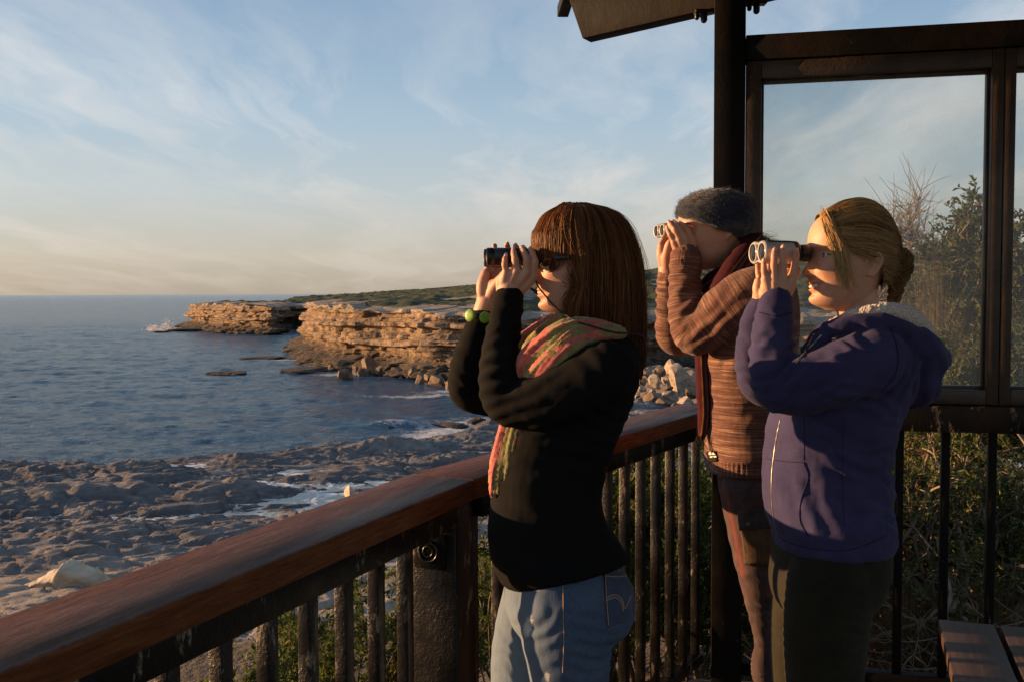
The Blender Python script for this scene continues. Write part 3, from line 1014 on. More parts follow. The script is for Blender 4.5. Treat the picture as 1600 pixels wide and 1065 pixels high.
# bend post with its square plate and turned boss
pp = J + nA * 0.090 - dA * 0.004
po = put('post', box(v3(pp, (RB - 0.002) / 2 - 0.07), (0.105, 0.135, RB + 0.138), np.array([[dA[0], dA[1], 0], [nA[0], nA[1], 0], [0, 0, 1]]), 0.006), M_IRON, rA, sharp=35)
ROOTLOC[po.name] = ROOTLOC[rA.name]
fc = pp - dA * 0.0525
zb = 0.845
pl = [box(v3(fc - dA * 0.004 + nA * 0.004, zb), (0.010, 0.088, 0.088), np.array([[dA[0], dA[1], 0], [nA[0], nA[1], 0], [0, 0, 1]]), 0.003)]
put('plate', join(pl), M_IRON, po, sharp=35)
bs = []
for R_, r_ in ((0.0255, 0.0045), (0.013, 0.004)):
    a_ = np.linspace(0, 2 * math.pi, 33)
    c_ = v3(fc - dA * 0.010 + nA * 0.004, zb)
    bs.append(tube([c_ + R_ * (math.cos(q) * v3(nA, 0) + math.sin(q) * np.array([0, 0, 1])) for q in a_], r_, 64, 8, ref=v3(dA, 0), rnd=False))
put('boss', join(bs), M_IRON, po)

rB = railing(v3(J + dB * 0.9, 0), 'middle railing section between the bend post and the shelter corner, behind the two people', None)
o = put('handrail', prism([J + dB * gapv, K, K + nB * WR, JO + dB * gapv], RB, RT, 0.006), M_RAIL, rB, sharp=35)
uv_along(o, v3(J, RT), v3(dB, 0))
put('top_rail', beam(v3(J + nB * 0.082 + dB * 0.062, RB - 0.0285), v3(K + nB * 0.082, RB - 0.0285), 0.135, 0.055), M_SUB, rB, sharp=35)
put('bottom_rail', beam(v3(J + nB * 0.09 + dB * 0.06, -0.02), v3(K + nB * 0.09, -0.02), 0.05, 0.04), M_IRON, rB, sharp=35)
for i in range(13):
    p = J + nB * 0.09 + dB * (0.118 + 0.1375 * i)
    put('baluster', box(v3(p, (RB - 0.056) / 2), (0.031, 0.031, RB - 0.056), np.array([[dB[0], dB[1], 0], [nB[0], nB[1], 0], [0, 0, 1]]), 0.004), M_IRON, rB, sharp=35)

# back section (C) with the glazed screen standing on it
dC = np.array([1.052, -0.228]); dC /= np.linalg.norm(dC)
nC = np.array([-dC[1], dC[0]])
if nC[1] < 0:
    nC = -nC
C0 = np.array([0.864, 3.94])


def onC(px, off=0.0):
    """distance along the screen line seen at photo column px (at eye level)"""
    k = (px - 800) / FPX
    b0 = C0 + nC * off
    return (k * b0[1] - b0[0]) / (dC[0] - k * dC[1])


def zC(px, py, off=0.0):
    q = C0 + nC * off + dC * onC(px, off)
    return at(px, py, q[1])[2]


def cbar(u0, u1, z0, z1, w, off=0.0, bev=0.004):
    a, c = C0 + dC * u0 + nC * off, C0 + dC * u1 + nC * off
    return beam(v3(a, (z0 + z1) / 2), v3(c, (z0 + z1) / 2), w, z1 - z0, bev=bev)


def cpost(u0, u1, z0, z1, w, off=0.0, bev=0.004):
    c = C0 + dC * (u0 + u1) / 2 + nC * off
    return box(v3(c, (z0 + z1) / 2), (u1 - u0, w, z1 - z0), np.array([[dC[0], dC[1], 0], [nC[0], nC[1], 0], [0, 0, 1]]), bev)


UE = 2.9
u_post = (onC(1114), onC(1162))
zs_top = zC(1450, 606); zs_mid = zC(1450, 629); zr_t = zC(1450, 645); zr_b = zC(1450, 670)
rC = railing(v3(C0 + dC * 1.4, 0), 'back railing section with widely spaced dark bars, under the glazed screen', None)
put('handrail', cbar(u_post[1] - 0.0, UE, zr_b, zs_mid - 0.004, 0.15, 0.0), M_SUB, rC, sharp=35)
put('bottom_rail', cbar(u_post[1], UE, -0.05, 0.0, 0.05), M_IRON2, rC, sharp=35)
for i in range(16):
    u = onC(1408.5) + 0.1655 * (i - 3)
    if u > u_post[1] + 0.03 and u < UE:
        put('baluster', cpost(u - 0.0155, u + 0.0155, 0.0, zr_b, 0.031), M_IRON2, rC, sharp=35)

# shelter: corner post, beam, window frames with panes, rafter, roof
sh = thing('lookout_shelter', v3(C0, 0), 'dark weathered timber shelter with glazed windows at the right of the deck', 'shelter')
z_b1 = zC(1165, 60); z_b0 = zC(1165, 99); z_h = zC(1187, 126)
put('post', cpost(u_post[0], u_post[1], -0.14, 2.70, 0.125), M_IRON2, sh, sharp=35)
put('beam', cbar(u_post[1] + 0.001, UE, z_b0, z_b1, 0.10), M_IRON2, sh, sharp=35)
u_j0, u_j1 = u_post[1] + 0.002, onC(1187)
u_m0, u_m1 = onC(1540), onC(1577)
mt, bb = new_mat('dusty_glass')
vv = (bb.n('ShaderNodeNewGeometry'), 'Position')
dn = bb.noise(vv, 2.2, 5, 0.6)
dn2 = bb.noise(vv, 160, 2, 0.5)
dust = bb.math('ADD', bb.ramp(dn, [(0.3, 0.08), (0.7, 0.20)]), bb.ramp(dn2, [(0.70, 0.0), (0.78, 0.10)]))
tr = bb.n('ShaderNodeBsdfTransparent', {'Color': (0.95, 0.97, 0.96, 1)})
gl = bb.n('ShaderNodeBsdfGlossy', {'Color': (1, 1, 1, 1), 'Roughness': 0.02})
fr = bb.n('ShaderNodeFresnel', {'IOR': 1.25})
df = bb.n('ShaderNodeBsdfDiffuse', {'Color': (0.62, 0.58, 0.52, 1)})
tl = bb.n('ShaderNodeBsdfTranslucent', {'Color': (0.62, 0.58, 0.52, 1)})
dd_ = bb.n('ShaderNodeMixShader', {0: 0.5, 1: df, 2: tl})
m1 = bb.n('ShaderNodeMixShader', {0: fr, 1: tr, 2: gl})
m2 = bb.n('ShaderNodeMixShader', {0: dust, 1: m1, 2: dd_})
bb.n('ShaderNodeOutputMaterial', {'Surface': m2})
M_GLASS = mt
M_FRAME = simple('dark_frame', (0.028, 0.018, 0.011), (0.060, 0.038, 0.022), 9, 0.45, 60, 0.0015)
for (a0, a1, l, r) in ((u_j0, u_m0 + 0.5 * (u_m1 - u_m0), u_j1, u_m0), (u_m0 + 0.5 * (u_m1 - u_m0) + 0.002, u_m1 + 1.1, u_m1, u_m1 + 1.02)):
    fr_ = put('window_frame', join([
        cpost(a0, l, zs_mid, z_b0 - 0.001, 0.075), cpost(r, a1, zs_mid, z_b0 - 0.001, 0.075),
        cbar(l, r, z_h, z_b0 - 0.001, 0.070), cbar(l, r, zs_mid, zs_top, 0.070),
        cbar(l + 0.0, r - 0.0, z_h - 0.012, z_h + 0.002, 0.034, 0.018, 0.002), cbar(l, r, zs_top - 0.002, zs_top + 0.012, 0.034, 0.018, 0.002),
        cpost(l - 0.002, l + 0.010, zs_top, z_h, 0.034, 0.018, 0.002), cpost(r - 0.010, r + 0.002, zs_top, z_h, 0.034, 0.018, 0.002)]), M_FRAME, sh, sharp=35)
    put('pane', cpost(l + 0.004, r - 0.004, zs_top + 0.004, z_h - 0.004, 0.005, 0.022, 0), M_GLASS, fr_, smooth=False)
# rafter running out over the middle railing, cut square at its end
e0 = at(908, 66, 4.32); e1 = at(1178, 4, 3.95)
rd = (e1 - e0) / np.linalg.norm(e1 - e0)
ru = np.array([0, 0, 1]) - rd * rd[2]; ru /= np.linalg.norm(ru)
rH, rW = 0.185, 0.085
rs = np.cross(ru, rd)
L_ = 3.4
VF = box((0, 0, 0), (L_, rW, rH), None, 0.005)
Vr = VF[0].copy()
Vr[:, 0] += np.where(Vr[:, 0] < 0, -(Vr[:, 2]) * 0.28, 0)
Vr = e0 + rd * (L_ / 2) + ru * (rH / 2) + Vr @ np.stack([rd, rs, ru])
ra = put('rafter', (Vr, VF[1]), M_IRON2, sh, sharp=35)
bo = []
for px, py, s_ in ((1100, 24, 1), (1182, 10, 1)):
    q = at(px, py, 3.98)
    bo.append(box(q + np.array([0, 0, 0.012]), (0.075, 0.05, 0.012), None, 0.002))
    bo.append(tube([q + [0.0, 0, 0.008], q + [0.0, 0, -0.018]], 0.014, 6, 6))
    bo.append(tube([q + [-0.028, 0, 0.008], q + [-0.028, 0, -0.010]], 0.010, 6, 6))
for k_, v in enumerate(bo):
    pass
put('bolt', join(bo[:3]), M_IRON, ra)
put('bolt', join(bo[3:]), M_IRON, ra)
pe = at(884, -7, 4.3)
put('purlin', beam(pe + np.array([0.0, 0.25, 0]), pe + np.array([0.03, -0.35, 0.02]), 0.05, 0.05), M_IRON2, sh, sharp=35)
M_ROOF = simple('roof_boards', (0.03, 0.022, 0.016), (0.07, 0.05, 0.034), 4, 0.8, 40, 0.002)
zro = float((e0 + ru * rH)[2]) + 0.055
put('roof', prism([(-0.45, -1.6), (3.6, -1.6), (3.6, 4.05), (0.28, 4.05), (-0.2, 3.2)], zro, zro + 0.05, 0.004), M_ROOF, sh, smooth=False)
put('post', box((3.4, 3.4, 1.30), (0.12, 0.12, 2.86), None, 0.005), M_IRON2, sh, sharp=35)
put('post', box((3.4, -1.4, 1.30), (0.12, 0.12, 2.86), None, 0.005), M_IRON2, sh, sharp=35)

# deck boards
def mat_boards(name, c1, c2, w, ang):
    mt, bb = new_mat(name)
    v = bb.scale(coords(bb), (1, 1, 1), (0, 0, ang))
    g = bb.noise(bb.scale(v, (3, 45, 3)), 1.0, 6, 0.6)
    c = bb.ramp(g, [(0.3, c1), (0.7, c2)])
    wv_ = bb.n('ShaderNodeTexWave', {'Vector': v, 'Scale': 1 / w / 2 / math.pi * math.pi, 'Distortion': 0.0}, wave_type='BANDS', bands_direction='Y')
    c = bb.mix(bb.ramp((wv_, 1), [(0.02, 1.0), (0.05, 0.0)]), c, (0.008, 0.006, 0.004))
    return finish(mt, bb, c, 0.7, g, 0.002, 0.8)


dk = prism([A0 + nA * 0.12, J + nA * 0.12, K + nB * 0.12, C0 + nC * 0.1 + dC * 0.1, C0 + dC * 3.0 + nC * 0.1, (3.7, -1.8), (A0 + nA * 0.12)], -0.19, -0.12, 0.0)
o = put('deck', dk, mat_boards('deck_boards', (0.03, 0.02, 0.013), (0.10, 0.065, 0.042), 0.14, rad(20)), smooth=False)
tag(o, kind='structure')

# slatted bench in the lower right corner
bz = 0.46
b1, b2 = atz(1466, 966, bz), atz(1491, 1064, bz)
bd = (b2 - b1); bd /= np.linalg.norm(bd)
bside = np.cross(bd, [0, 0, 1]); bside = bside if bside[0] > 0 else -bside
M_BENCH = None
mt, bb = new_mat('dark_bench_timber')
v = (bb.n('ShaderNodeTexCoord'), 'UV')
g = bb.noise(bb.scale(v, (2.0, 30, 1)), 1.8, 6, 0.6, 0.5)
M_BENCH = finish(mt, bb, bb.ramp(g, [(0.3, (0.028, 0.014, 0.009)), (0.55, (0.068, 0.036, 0.023)), (0.75, (0.105, 0.060, 0.040))]), 0.5, g, 0.002, 0.9)
be = thing('bench', b1 * np.array([1, 1, 0]), 'dark timber slatted bench in the lower right corner', 'bench')
sw = 0.158
for i in range(3):
    s0 = b1 + bside * (0.5 * sw + i * (sw + 0.016)) - bd * 0.0
    o = put('seat_slat', beam(s0 + [0, 0, -0.02], s0 + bd * 1.75 + [0, 0, -0.02], sw, 0.04, bev=0.005), M_BENCH, be, sharp=35)
    uv_along(o, s0, bd)
for t in (0.18, 1.5):
    c_ = b1 + bd * t + bside * 0.26
    put('cross_bar', beam(c_ - bside * 0.24 + [0, 0, -0.065], c_ + bside * 0.24 + [0, 0, -0.065], 0.06, 0.05), M_IRON2, be, sharp=35)
    for s_ in (-0.2, 0.2):
        q = c_ + bside * s_
        put('leg', box((q[0], q[1], (bz - 0.09 - 0.12) / 2), (0.06, 0.06, bz - 0.09 + 0.12), None, 0.004), M_IRON2, be, sharp=35)


# ================================================================== VEGETATION
def mat_leaf(name, c1, c2, c3, trans=0.35):
    mt, bb = new_mat(name)
    a = bb.n('ShaderNodeAttribute', attribute_name='tint')
    c = bb.ramp((a, 'Fac'), [(0.0, c1), (0.55, c2), (1.0, c3)])
    d = bb.n('ShaderNodeBsdfPrincipled', {'Base Color': c, 'Roughness': 0.65, 'Specular IOR Level': 0.2})
    t = bb.n('ShaderNodeBsdfTranslucent', {'Color': c})
    mx = bb.n('ShaderNodeMixShader', {0: trans, 1: d, 2: t})
    bb.n('ShaderNodeOutputMaterial', {'Surface': mx})
    return mt


M_LEAF = mat_leaf('coastal_leaves', (0.040, 0.060, 0.015), (0.090, 0.122, 0.027), (0.190, 0.190, 0.046))
M_LEAF2 = mat_leaf('tree_leaves', (0.038, 0.050, 0.015), (0.086, 0.100, 0.028), (0.165, 0.160, 0.046))
M_LEAFD = mat_leaf('dark_leaves', (0.016, 0.026, 0.010), (0.036, 0.052, 0.017), (0.072, 0.086, 0.026))
M_STRAW = mat_leaf('dry_grass', (0.10, 0.065, 0.028), (0.21, 0.145, 0.065), (0.34, 0.25, 0.13), 0.25)
M_BARK = simple('bark', (0.055, 0.036, 0.022), (0.20, 0.135, 0.085), 14, 0.9, 60, 0.004)
M_TWIG = simple('pale_twigs', (0.11, 0.080, 0.052), (0.28, 0.21, 0.145), 10, 0.9, 60, 0.003)


def grow(rng, base, direc, length, r0, levels, kids, spread, curl=0.35, up=0.15, shrink=0.62, lim=None):
    """branch polylines: list of (points, r0, r1, level)"""
    out = []

    def rec(p, d, L, r, lev):
        n = 6
        pts = [p]
        d = d / np.linalg.norm(d)
        for _ in range(n):
            d = d + rng.normal(size=3) * curl / n ** 0.5 * 0.8 + np.array([0, 0, up / n])
            if lim is not None:     # keep inside the crown
                c_, H_, R_ = lim
                if np.linalg.norm((p - c_)[:2]) > R_ or p[2] - c_[2] > H_:
                    L = L * 0.35
            d /= np.linalg.norm(d)
            p = p + d * L / n
            pts.append(p)
        out.append((np.array(pts), r, r * 0.55, lev))
        if lev < levels:
            for _ in range(rng.poisson(kids - 1) + 1):
                i = rng.randint(2, n + 1)
                dd = (pts[i] - pts[i - 1])
                dd = dd / np.linalg.norm(dd) + rng.normal(size=3) * spread
                rec(pts[i], dd, L * shrink * rng.uniform(0.7, 1.2), r * 0.58, lev + 1)
    rec(np.asarray(base, float), np.asarray(direc, float), length, r0, 0)
    return out


def stems_mesh(br, k=4, rmin=0.0012):
    VS, FS, o = [], [], 0
    for pts, r0, r1, lev in br:
        T, A, B = frames(pts, (0.3, 0.9, 0.2))
        kk = k if lev > 0 else max(k, 6)
        a = np.linspace(0, 2 * math.pi, kk, endpoint=False)
        r = np.maximum(np.linspace(r0, r1, len(pts)), rmin)
        R = pts[:, None] + r[:, None, None] * (np.cos(a)[None, :, None] * A[:, None] + np.sin(a)[None, :, None] * B[:, None])
        VS.append(R.reshape(-1, 3))
        i = np.arange(len(pts) - 1)[:, None] * kk
        j = np.arange(kk)[None]
        j2 = (j + 1) % kk
        FS.append(np.stack([i + j, i + j2, i + kk + j2, i + kk + j], -1).reshape(-1, 4) + o)
        o += R.shape[0] * R.shape[1]
    return np.vstack(VS), np.vstack(FS)


def leaves_mesh(rng, pos, dirs, ln, wd, jit=0.7):
    n = len(pos)
    d = dirs + rng.normal(size=(n, 3)) * jit
    d /= np.linalg.norm(d, axis=1)[:, None]
    s = np.cross(d, rng.normal(size=(n, 3))); s /= np.maximum(np.linalg.norm(s, axis=1), 1e-6)[:, None]
    L = ln * rng.uniform(0.6, 1.25, n)[:, None]
    w = wd * rng.uniform(0.7, 1.2, n)[:, None]
    up = np.cross(s, d)
    V = np.stack([pos, pos + d * L * 0.5 + s * w * 0.5 + up * w * 0.18, pos + d * L, pos + d * L * 0.5 - s * w * 0.5 + up * w * 0.18], 1).reshape(-1, 3)
    F = np.arange(4 * n).reshape(-1, 4)
    return V, F


def plant(name, base, label, cat, group, seed, nst, H, lean, levels=3, kids=3.2, spread=0.55, r0=0.012, nleaf=3000, ln=0.032, wd=0.010, leafmat=None, barkmat=None,
          leaf_from=2, curl=0.35, up=0.2, shrink=0.62, foot=0.12, jit=0.7, direc=None, R=None):
    rng = np.random.RandomState(seed)
    base = np.asarray(base, float)
    root = thing(name, base, label, cat, group)
    br = []
    for i in range(nst):
        d = np.array([rng.normal() * lean, rng.normal() * lean, 1.0]) if direc is None else np.asarray(direc, float) + rng.normal(size=3) * lean
        br += grow(rng, base + np.array([rng.normal() * foot, rng.normal() * foot, -0.05]), d, H * rng.uniform(0.45, 0.70), r0 * rng.uniform(0.7, 1.2), levels, kids, spread, curl, up, shrink, (base, H, R or 0.5 * H))
    put('stem' if cat != 'tree' else 'trunk', stems_mesh(br), barkmat or M_BARK, root)
    if nleaf:
        tw = [b_ for b_ in br if b_[3] >= leaf_from]
        P, D = [], []
        Lw = np.array([np.linalg.norm(b_[0][-1] - b_[0][0]) for b_ in tw]); Lw /= Lw.sum()
        pick = rng.choice(len(tw), nleaf, p=Lw)
        tt_ = rng.uniform(0.05, 1.02, nleaf) * 6
        for q, t in zip(pick, tt_):
            pts = tw[q][0]
            i = min(int(t), 5)
            P.append(pts[i] + (pts[i + 1] - pts[i]) * (t - i)); D.append(pts[i + 1] - pts[i])
        P, D = np.array(P), np.array(D)
        D /= np.linalg.norm(D, axis=1)[:, None]
        VF = leaves_mesh(rng, P, D, ln, wd, jit)
        o = put('foliage' if cat != 'tree' else 'crown', VF, leafmat or M_LEAF, root, smooth=False)
        tint = np.clip(rng.beta(2, 2.6, nleaf) + 0.35 * vnoise(P / 0.12, seed), 0, 1)
        attr(o, 'tint', np.repeat(tint, 4))
    return root


def crown_plant(name, base, label, cat, group, seed, H, R, zlo, ncl, nleaf, ln, wd, leafmat, barkmat, rc=0.16, r0=0.03, nst=5):
    """trunks that fork towards leaf clumps scattered through an uneven crown"""
    rng = np.random.RandomState(seed)
    base = np.asarray(base, float)
    root = thing(name, base, label, cat, group)
    # clump centres
    C = []
    while len(C) < ncl:
        q = rng.uniform(-1, 1, 3)
        rr = np.linalg.norm(q)
        lump = 0.80 + 0.32 * vnoise(np.array([q * 1.7 + seed]), seed)[0]
        if rr > lump or rng.uniform() > (rr / lump) ** 0.8 + 0.2:
            continue
        C.append([base[0] + q[0] * R, base[1] + q[1] * R, base[2] + zlo + (H - zlo) * (0.5 + 0.5 * q[2])])
    C = np.array(C)
    br, tw = [], []
    tops = [base + np.array([rng.normal() * R * 0.35, rng.normal() * R * 0.35, zlo + (H - zlo) * rng.uniform(0.35, 0.75)]) for _ in range(nst)]
    stems_ = []
    for t in tops:
        m_ = (base + t) / 2 + rng.normal(size=3) * np.array([0.10, 0.10, 0.05]) * R * 2
        pts = interp_curve(np.array([base + [rng.normal() * 0.05, rng.normal() * 0.05, -0.08], m_, t]), 9)
        stems_.append(pts)
        br.append((pts, r0 * rng.uniform(0.7, 1.2), r0 * 0.4, 0))
    for c in C:
        best = min(((np.linalg.norm(p_ - c) + 1.2 * max(p_[2] - c[2] + 0.05, 0), i, j) for i, st in enumerate(stems_) for j, p_ in enumerate(st[2:], 2)), key=lambda z: z[0])
        p0 = stems_[best[1]][best[2]]
        m_ = (p0 + c) / 2 + rng.normal(size=3) * 0.05 + np.array([0, 0, -0.05])
        pts = interp_curve(np.array([p0, m_, c]), 7)
        br.append((pts, 0.008, 0.004, 1))
        for _ in range(9):
            d = rng.normal(size=3) + np.array([0, 0, 0.55]) + 0.5 * (c - base - [0, 0, zlo]) / H
            d /= np.linalg.norm(d)
            L = rc * rng.uniform(0.6, 1.5)
            q = pts[rng.randint(4, 7)]
            pp_ = q + np.linspace(0, 1, 7)[:, None] * d * L + np.cumsum(rng.normal(size=(7, 3)) * 0.006, 0)
            br.append((pp_, 0.003, 0.0012, 2)); tw.append(pp_)
    put('trunk' if cat == 'tree' else 'stem', stems_mesh(br), barkmat, root)
    if not nleaf:
        return root
    tw = np.array(tw)
    k = rng.randint(0, len(tw), nleaf); t = rng.uniform(0.1, 5.99, nleaf); i = t.astype(int)
    P = tw[k, i] + (tw[k, i + 1] - tw[k, i]) * (t - i)[:, None]
    D = tw[k, i + 1] - tw[k, i]; D /= np.linalg.norm(D, axis=1)[:, None]
    VF = leaves_mesh(rng, P, D, ln, wd, 0.75)
    o = put('crown' if cat == 'tree' else 'foliage', VF, leafmat, root, smooth=False)
    attr(o, 'tint', np.repeat(np.clip(rng.beta(2, 2.6, nleaf) + 0.35 * vnoise(P / 0.14, seed), 0, 1), 4))
    return root


def gp(px, Y, dz=0.0):
    x = (px - 800) / FPX * Y
    return np.array([x, Y, ground_z(x, Y) + dz])


# low shrubs outside the near and middle railings
spots = [(300, 3.6, 0.55), (395, 4.2, 0.75), (470, 4.9, 0.85), (545, 4.6, 0.75), (600, 5.6, 1.05), (680, 5.2, 0.9), (760, 4.6, 1.05), (430, 3.5, 0.42), (520, 3.6, 0.40)]
names_l = ['spiky olive shrub below the near handrail, furthest left', 'olive green shrub seen through the bars of the near railing, second from the left', 'feathery shrub with pale tips behind the near railing bars',
           'bushy green shrub behind the bars just left of the bend post', 'tall loose shrub beside the bend post with rock showing above it', 'dark shrub hidden behind the bend post',
           'bright green leafy shrub just right of the bend post', 'small low shrub at the foot of the near railing', 'low clump of leaves under the near railing, closer than the rest']
for i, (px, Y, H) in enumerate(spots):
    plant('shrub', gp(px, Y), names_l[i], 'shrub', 'shrubs outside the railing', 300 + i, 8, H, 0.38, 3, 3.2, 0.5, 0.007, 5200, 0.040, 0.010, M_LEAF, leaf_from=2, R=0.42)
spotsB = [(915, 4.6, 1.2), (965, 5.0, 1.3), (1010, 4.8, 1.25), (1060, 5.2, 1.15), (1105, 5.0, 0.95), (985, 6.4, 1.5), (1150, 5.3, 0.6), (860, 5.6, 1.2)]
names_b = ['leafy shrub behind the woman in black, between bars', 'upright leafy shrub filling the first gap right of the black top', 'dense green shrub behind the middle bars', 'tall yellow green shrub behind the bars by the knitted cardigan',
           'shrub behind the last bars before the shelter post', 'darker shrub standing further back behind the middle bars', 'shrub at the foot of the shelter post', 'shrub hidden mostly behind the woman in black']
for i, (px, Y, H) in enumerate(spotsB):
    plant('shrub', gp(px, Y), names_b[i], 'shrub', 'shrubs outside the railing', 340 + i, 8, H, 0.24, 3, 3.3, 0.42, 0.008, 9000, 0.044, 0.013, M_LEAF if i != 5 else M_LEAFD, leaf_from=1, R=0.42)

# thicket behind the back railing: crooked trunks, tangled twigs, leaf patches and dry grass
tw_spots = [(1385, 5.3, 1.5, 1), (1440, 5.6, 1.8, 1), (1490, 5.2, 1.6, 1), (1560, 5.5, 1.8, 1), (1600, 5.8, 1.9, 1), (1340, 5.8, 1.6, 1)]
lab_t = ['crooked bare shrub with pale twigs behind the first bar right of the blue hoodie', 'twisted woody shrub with thick forked branches behind the back railing', 'shrub with a leaning forked trunk seen between the second and third bars',
         'heavy twisted shrub behind the last bar, over the bench', 'woody shrub at the right edge beyond the back railing', 'tangled shrub hidden behind the blue hoodie']
for i, (px, Y, H, k) in enumerate(tw_spots):
    plant('thicket_shrub', gp(px, Y), lab_t[i], 'shrub', 'woody shrubs of the thicket', 400 + i, 5, H, 0.55, 4, 2.9, 0.75, 0.030, 3600, 0.036, 0.014, M_LEAF, M_BARK if i % 2 else M_TWIG, leaf_from=3, curl=0.8, up=0.1, shrink=0.70, R=0.7)
# dry twig and grass tangle low in the thicket
rng = np.random.RandomState(9)
br = []
for i in range(720):
    x, y = rng.uniform(1.25, 4.2), rng.uniform(4.35, 6.6)
    z = ground_z(x, y) + abs(rng.normal()) * 0.24
    d = rng.normal(size=3) * np.array([1, 0.8, 0.55]) + [0, 0, 0.2]
    br += grow(rng, (x, y, z), d, rng.uniform(0.25, 0.6), rng.uniform(0.002, 0.006), 1, 2.0, 0.7, 0.6, -0.1)
o = put('twig_litter', stems_mesh(br), M_TWIG, loc=(2.4, 5.2, -0.4))
tag(o, 'tangle of dry fallen twigs on the ground under the thicket', 'twigs', kind='stuff')


def tussock(px, Y, H, R, n, label, seed, dz=0.0):
    rng = np.random.RandomState(seed)
    base = gp(px, Y, dz)
    V, F = [], []
    nn = 5
    ph = rng.uniform(0, 6.28, n); out_ = np.abs(rng.normal(size=n)) * R
    L = H * rng.uniform(0.6, 1.2, n)
    s = np.linspace(0, 1, nn)
    w = 0.0022
    dirx, diry = np.cos(ph), np.sin(ph)
    P = np.zeros((n, nn, 3))
    rad_ = out_[:, None] * (0.15 + s ** 1.6)
    P[:, :, 0] = base[0] + dirx[:, None] * rad_ + rng.normal(size=(n, 1)) * 0.06
    P[:, :, 1] = base[1] + diry[:, None] * rad_ + rng.normal(size=(n, 1)) * 0.06
    P[:, :, 2] = base[2] + L[:, None] * (s - 0.55 * (out_ / (R * 1.6))[:, None] * s ** 2.4)
    sv = np.stack([-diry, dirx, 0 * ph], 1)[:, None, :] * (w * (1.05 - s))[None, :, None]
    VV = np.stack([P - sv, P + sv], 2).reshape(n, nn * 2, 3)
    base_i = np.arange(n)[:, None, None] * nn * 2
    q = np.arange(nn - 1)[None, :, None] * 2 + np.array([0, 1, 3, 2])[None, None, :]
    F = (base_i + q).reshape(-1, 4)
    o = put('grass_tussock', (VV.reshape(-1, 3), F), M_STRAW, loc=base, smooth=False)
    attr(o, 'tint', np.repeat(rng.uniform(0, 1, n), nn * 2))
    tag(o, label, 'grass', 'dry grass clumps in the thicket')


tussock(1455, 7.3, 2.15, 0.55, 2600, 'tall straw coloured grass clump seen through the window by the braided hair', 21, 0.1)
tussock(1435, 6.8, 1.55, 0.5, 1800, 'pale grass clump seen through the window above the hood', 22)
tussock(1560, 5.0, 0.55, 0.4, 1500, 'drooping straw clump between the last bars over the bench', 23)
tussock(1415, 5.0, 0.6, 0.35, 1100, 'dry grass clump behind the first bars right of the hoodie', 24)
tussock(1500, 7.2, 1.5, 0.5, 1700, 'dry grass clump low in the large window', 25)

# trees seen through the window
crown_plant('bare_tree', gp(1418, 9.2), 'leafless grey tree with fine upright twigs behind the window', 'tree', None, 501, 3.75, 0.50, 1.2, 230, 0, 0, 0, None, M_TWIG, 0.32, 0.024, 7)
crown_plant('leafy_tree', gp(1522, 8.2), 'dense dark green tree in the right half of the large window', 'tree', None, 502, 3.42, 0.68, 0.4, 250, 46000, 0.052, 0.019, M_LEAF2, M_TWIG, 0.15, 0.032)
crown_plant('leafy_tree', gp(1640, 7.4), 'dark green tree behind the narrow window at the right edge', 'tree', None, 503, 3.2, 0.55, 0.3, 160, 26000, 0.050, 0.018, M_LEAF2, M_TWIG, 0.14, 0.03)
crown_plant('leafy_shrub', gp(1446, 8.6), 'olive shrub below the bare tree, behind the braided hair', 'shrub', None, 504, 2.85, 0.50, 0.3, 140, 18000, 0.044, 0.015, M_LEAF, M_TWIG, 0.13, 0.02)
crown_plant('leafy_shrub', gp(1320, 7.6), 'grey green shrub seen below the chin of the woman in the blue hoodie', 'shrub', None, 505, 1.75, 0.50, 0.2, 110, 15000, 0.042, 0.014, M_LEAF, M_TWIG, 0.13, 0.02)
crown_plant('leafy_shrub', gp(1512, 6.4), 'bright green leafy shrub low in the large window, right side', 'shrub', None, 506, 2.0, 0.46, 0.2, 120, 15000, 0.040, 0.015, M_LEAF, M_TWIG, 0.12, 0.018)
for px_c, Y_c, sd_, lab_c in ((1450, 5.7, 511, 'small leafy clump among the trunks behind the first bars right of the hoodie'), (1545, 5.9, 512, 'small leafy clump among the trunks above the bench end'), (1400, 5.9, 513, 'small leafy clump low in the thicket beside the hoodie')):
    crown_plant('leafy_shrub', gp(px_c, Y_c), lab_c, 'shrub', None, sd_, 1.15, 0.34, 0.25, 34, 4200, 0.036, 0.015, M_LEAF, M_TWIG, 0.10, 0.014, 3)
# ================================================================== PEOPLE: shared tools
from mathutils.bvhtree import BVHTree


def mat_skin(name, base):
    mt, bb = new_mat(name)
    a = bb.n('ShaderNodeAttribute', attribute_name='col')
    v = coords(bb)
    n1 = bb.noise(v, 60, 4, 0.6)
    c = bb.mix(bb.ramp(n1, [(0.35, 0.0), (0.7, 0.30)]), (a, 'Color'), (base[0] * 0.80, base[1] * 0.54, base[2] * 0.48))
    c = bb.mix(bb.ramp(bb.noise(v, 260, 4, 0.7), [(0.52, 0.0), (0.72, 0.28)]), c, (base[0] * 0.62, base[1] * 0.42, base[2] * 0.34))
    return finish(mt, bb, c, 0.50, bb.noise(v, 330, 5, 0.7), 0.0010, 0.8, Subsurface_Weight=0.16, Subsurface_Radius=(1.0, 0.36, 0.2), Subsurface_Scale=0.008)


def mat_hair(name, c1, c2, c3):
    mt, bb = new_mat(name)
    a = bb.n('ShaderNodeAttribute', attribute_name='tint')
    c = bb.ramp((a, 'Fac'), [(0.0, c1), (0.5, c2), (1.0, c3)])
    return finish(mt, bb, c, 0.45, Specular_IOR_Level=0.13, Specular_Tint=(1.0, 0.72, 0.48, 1))


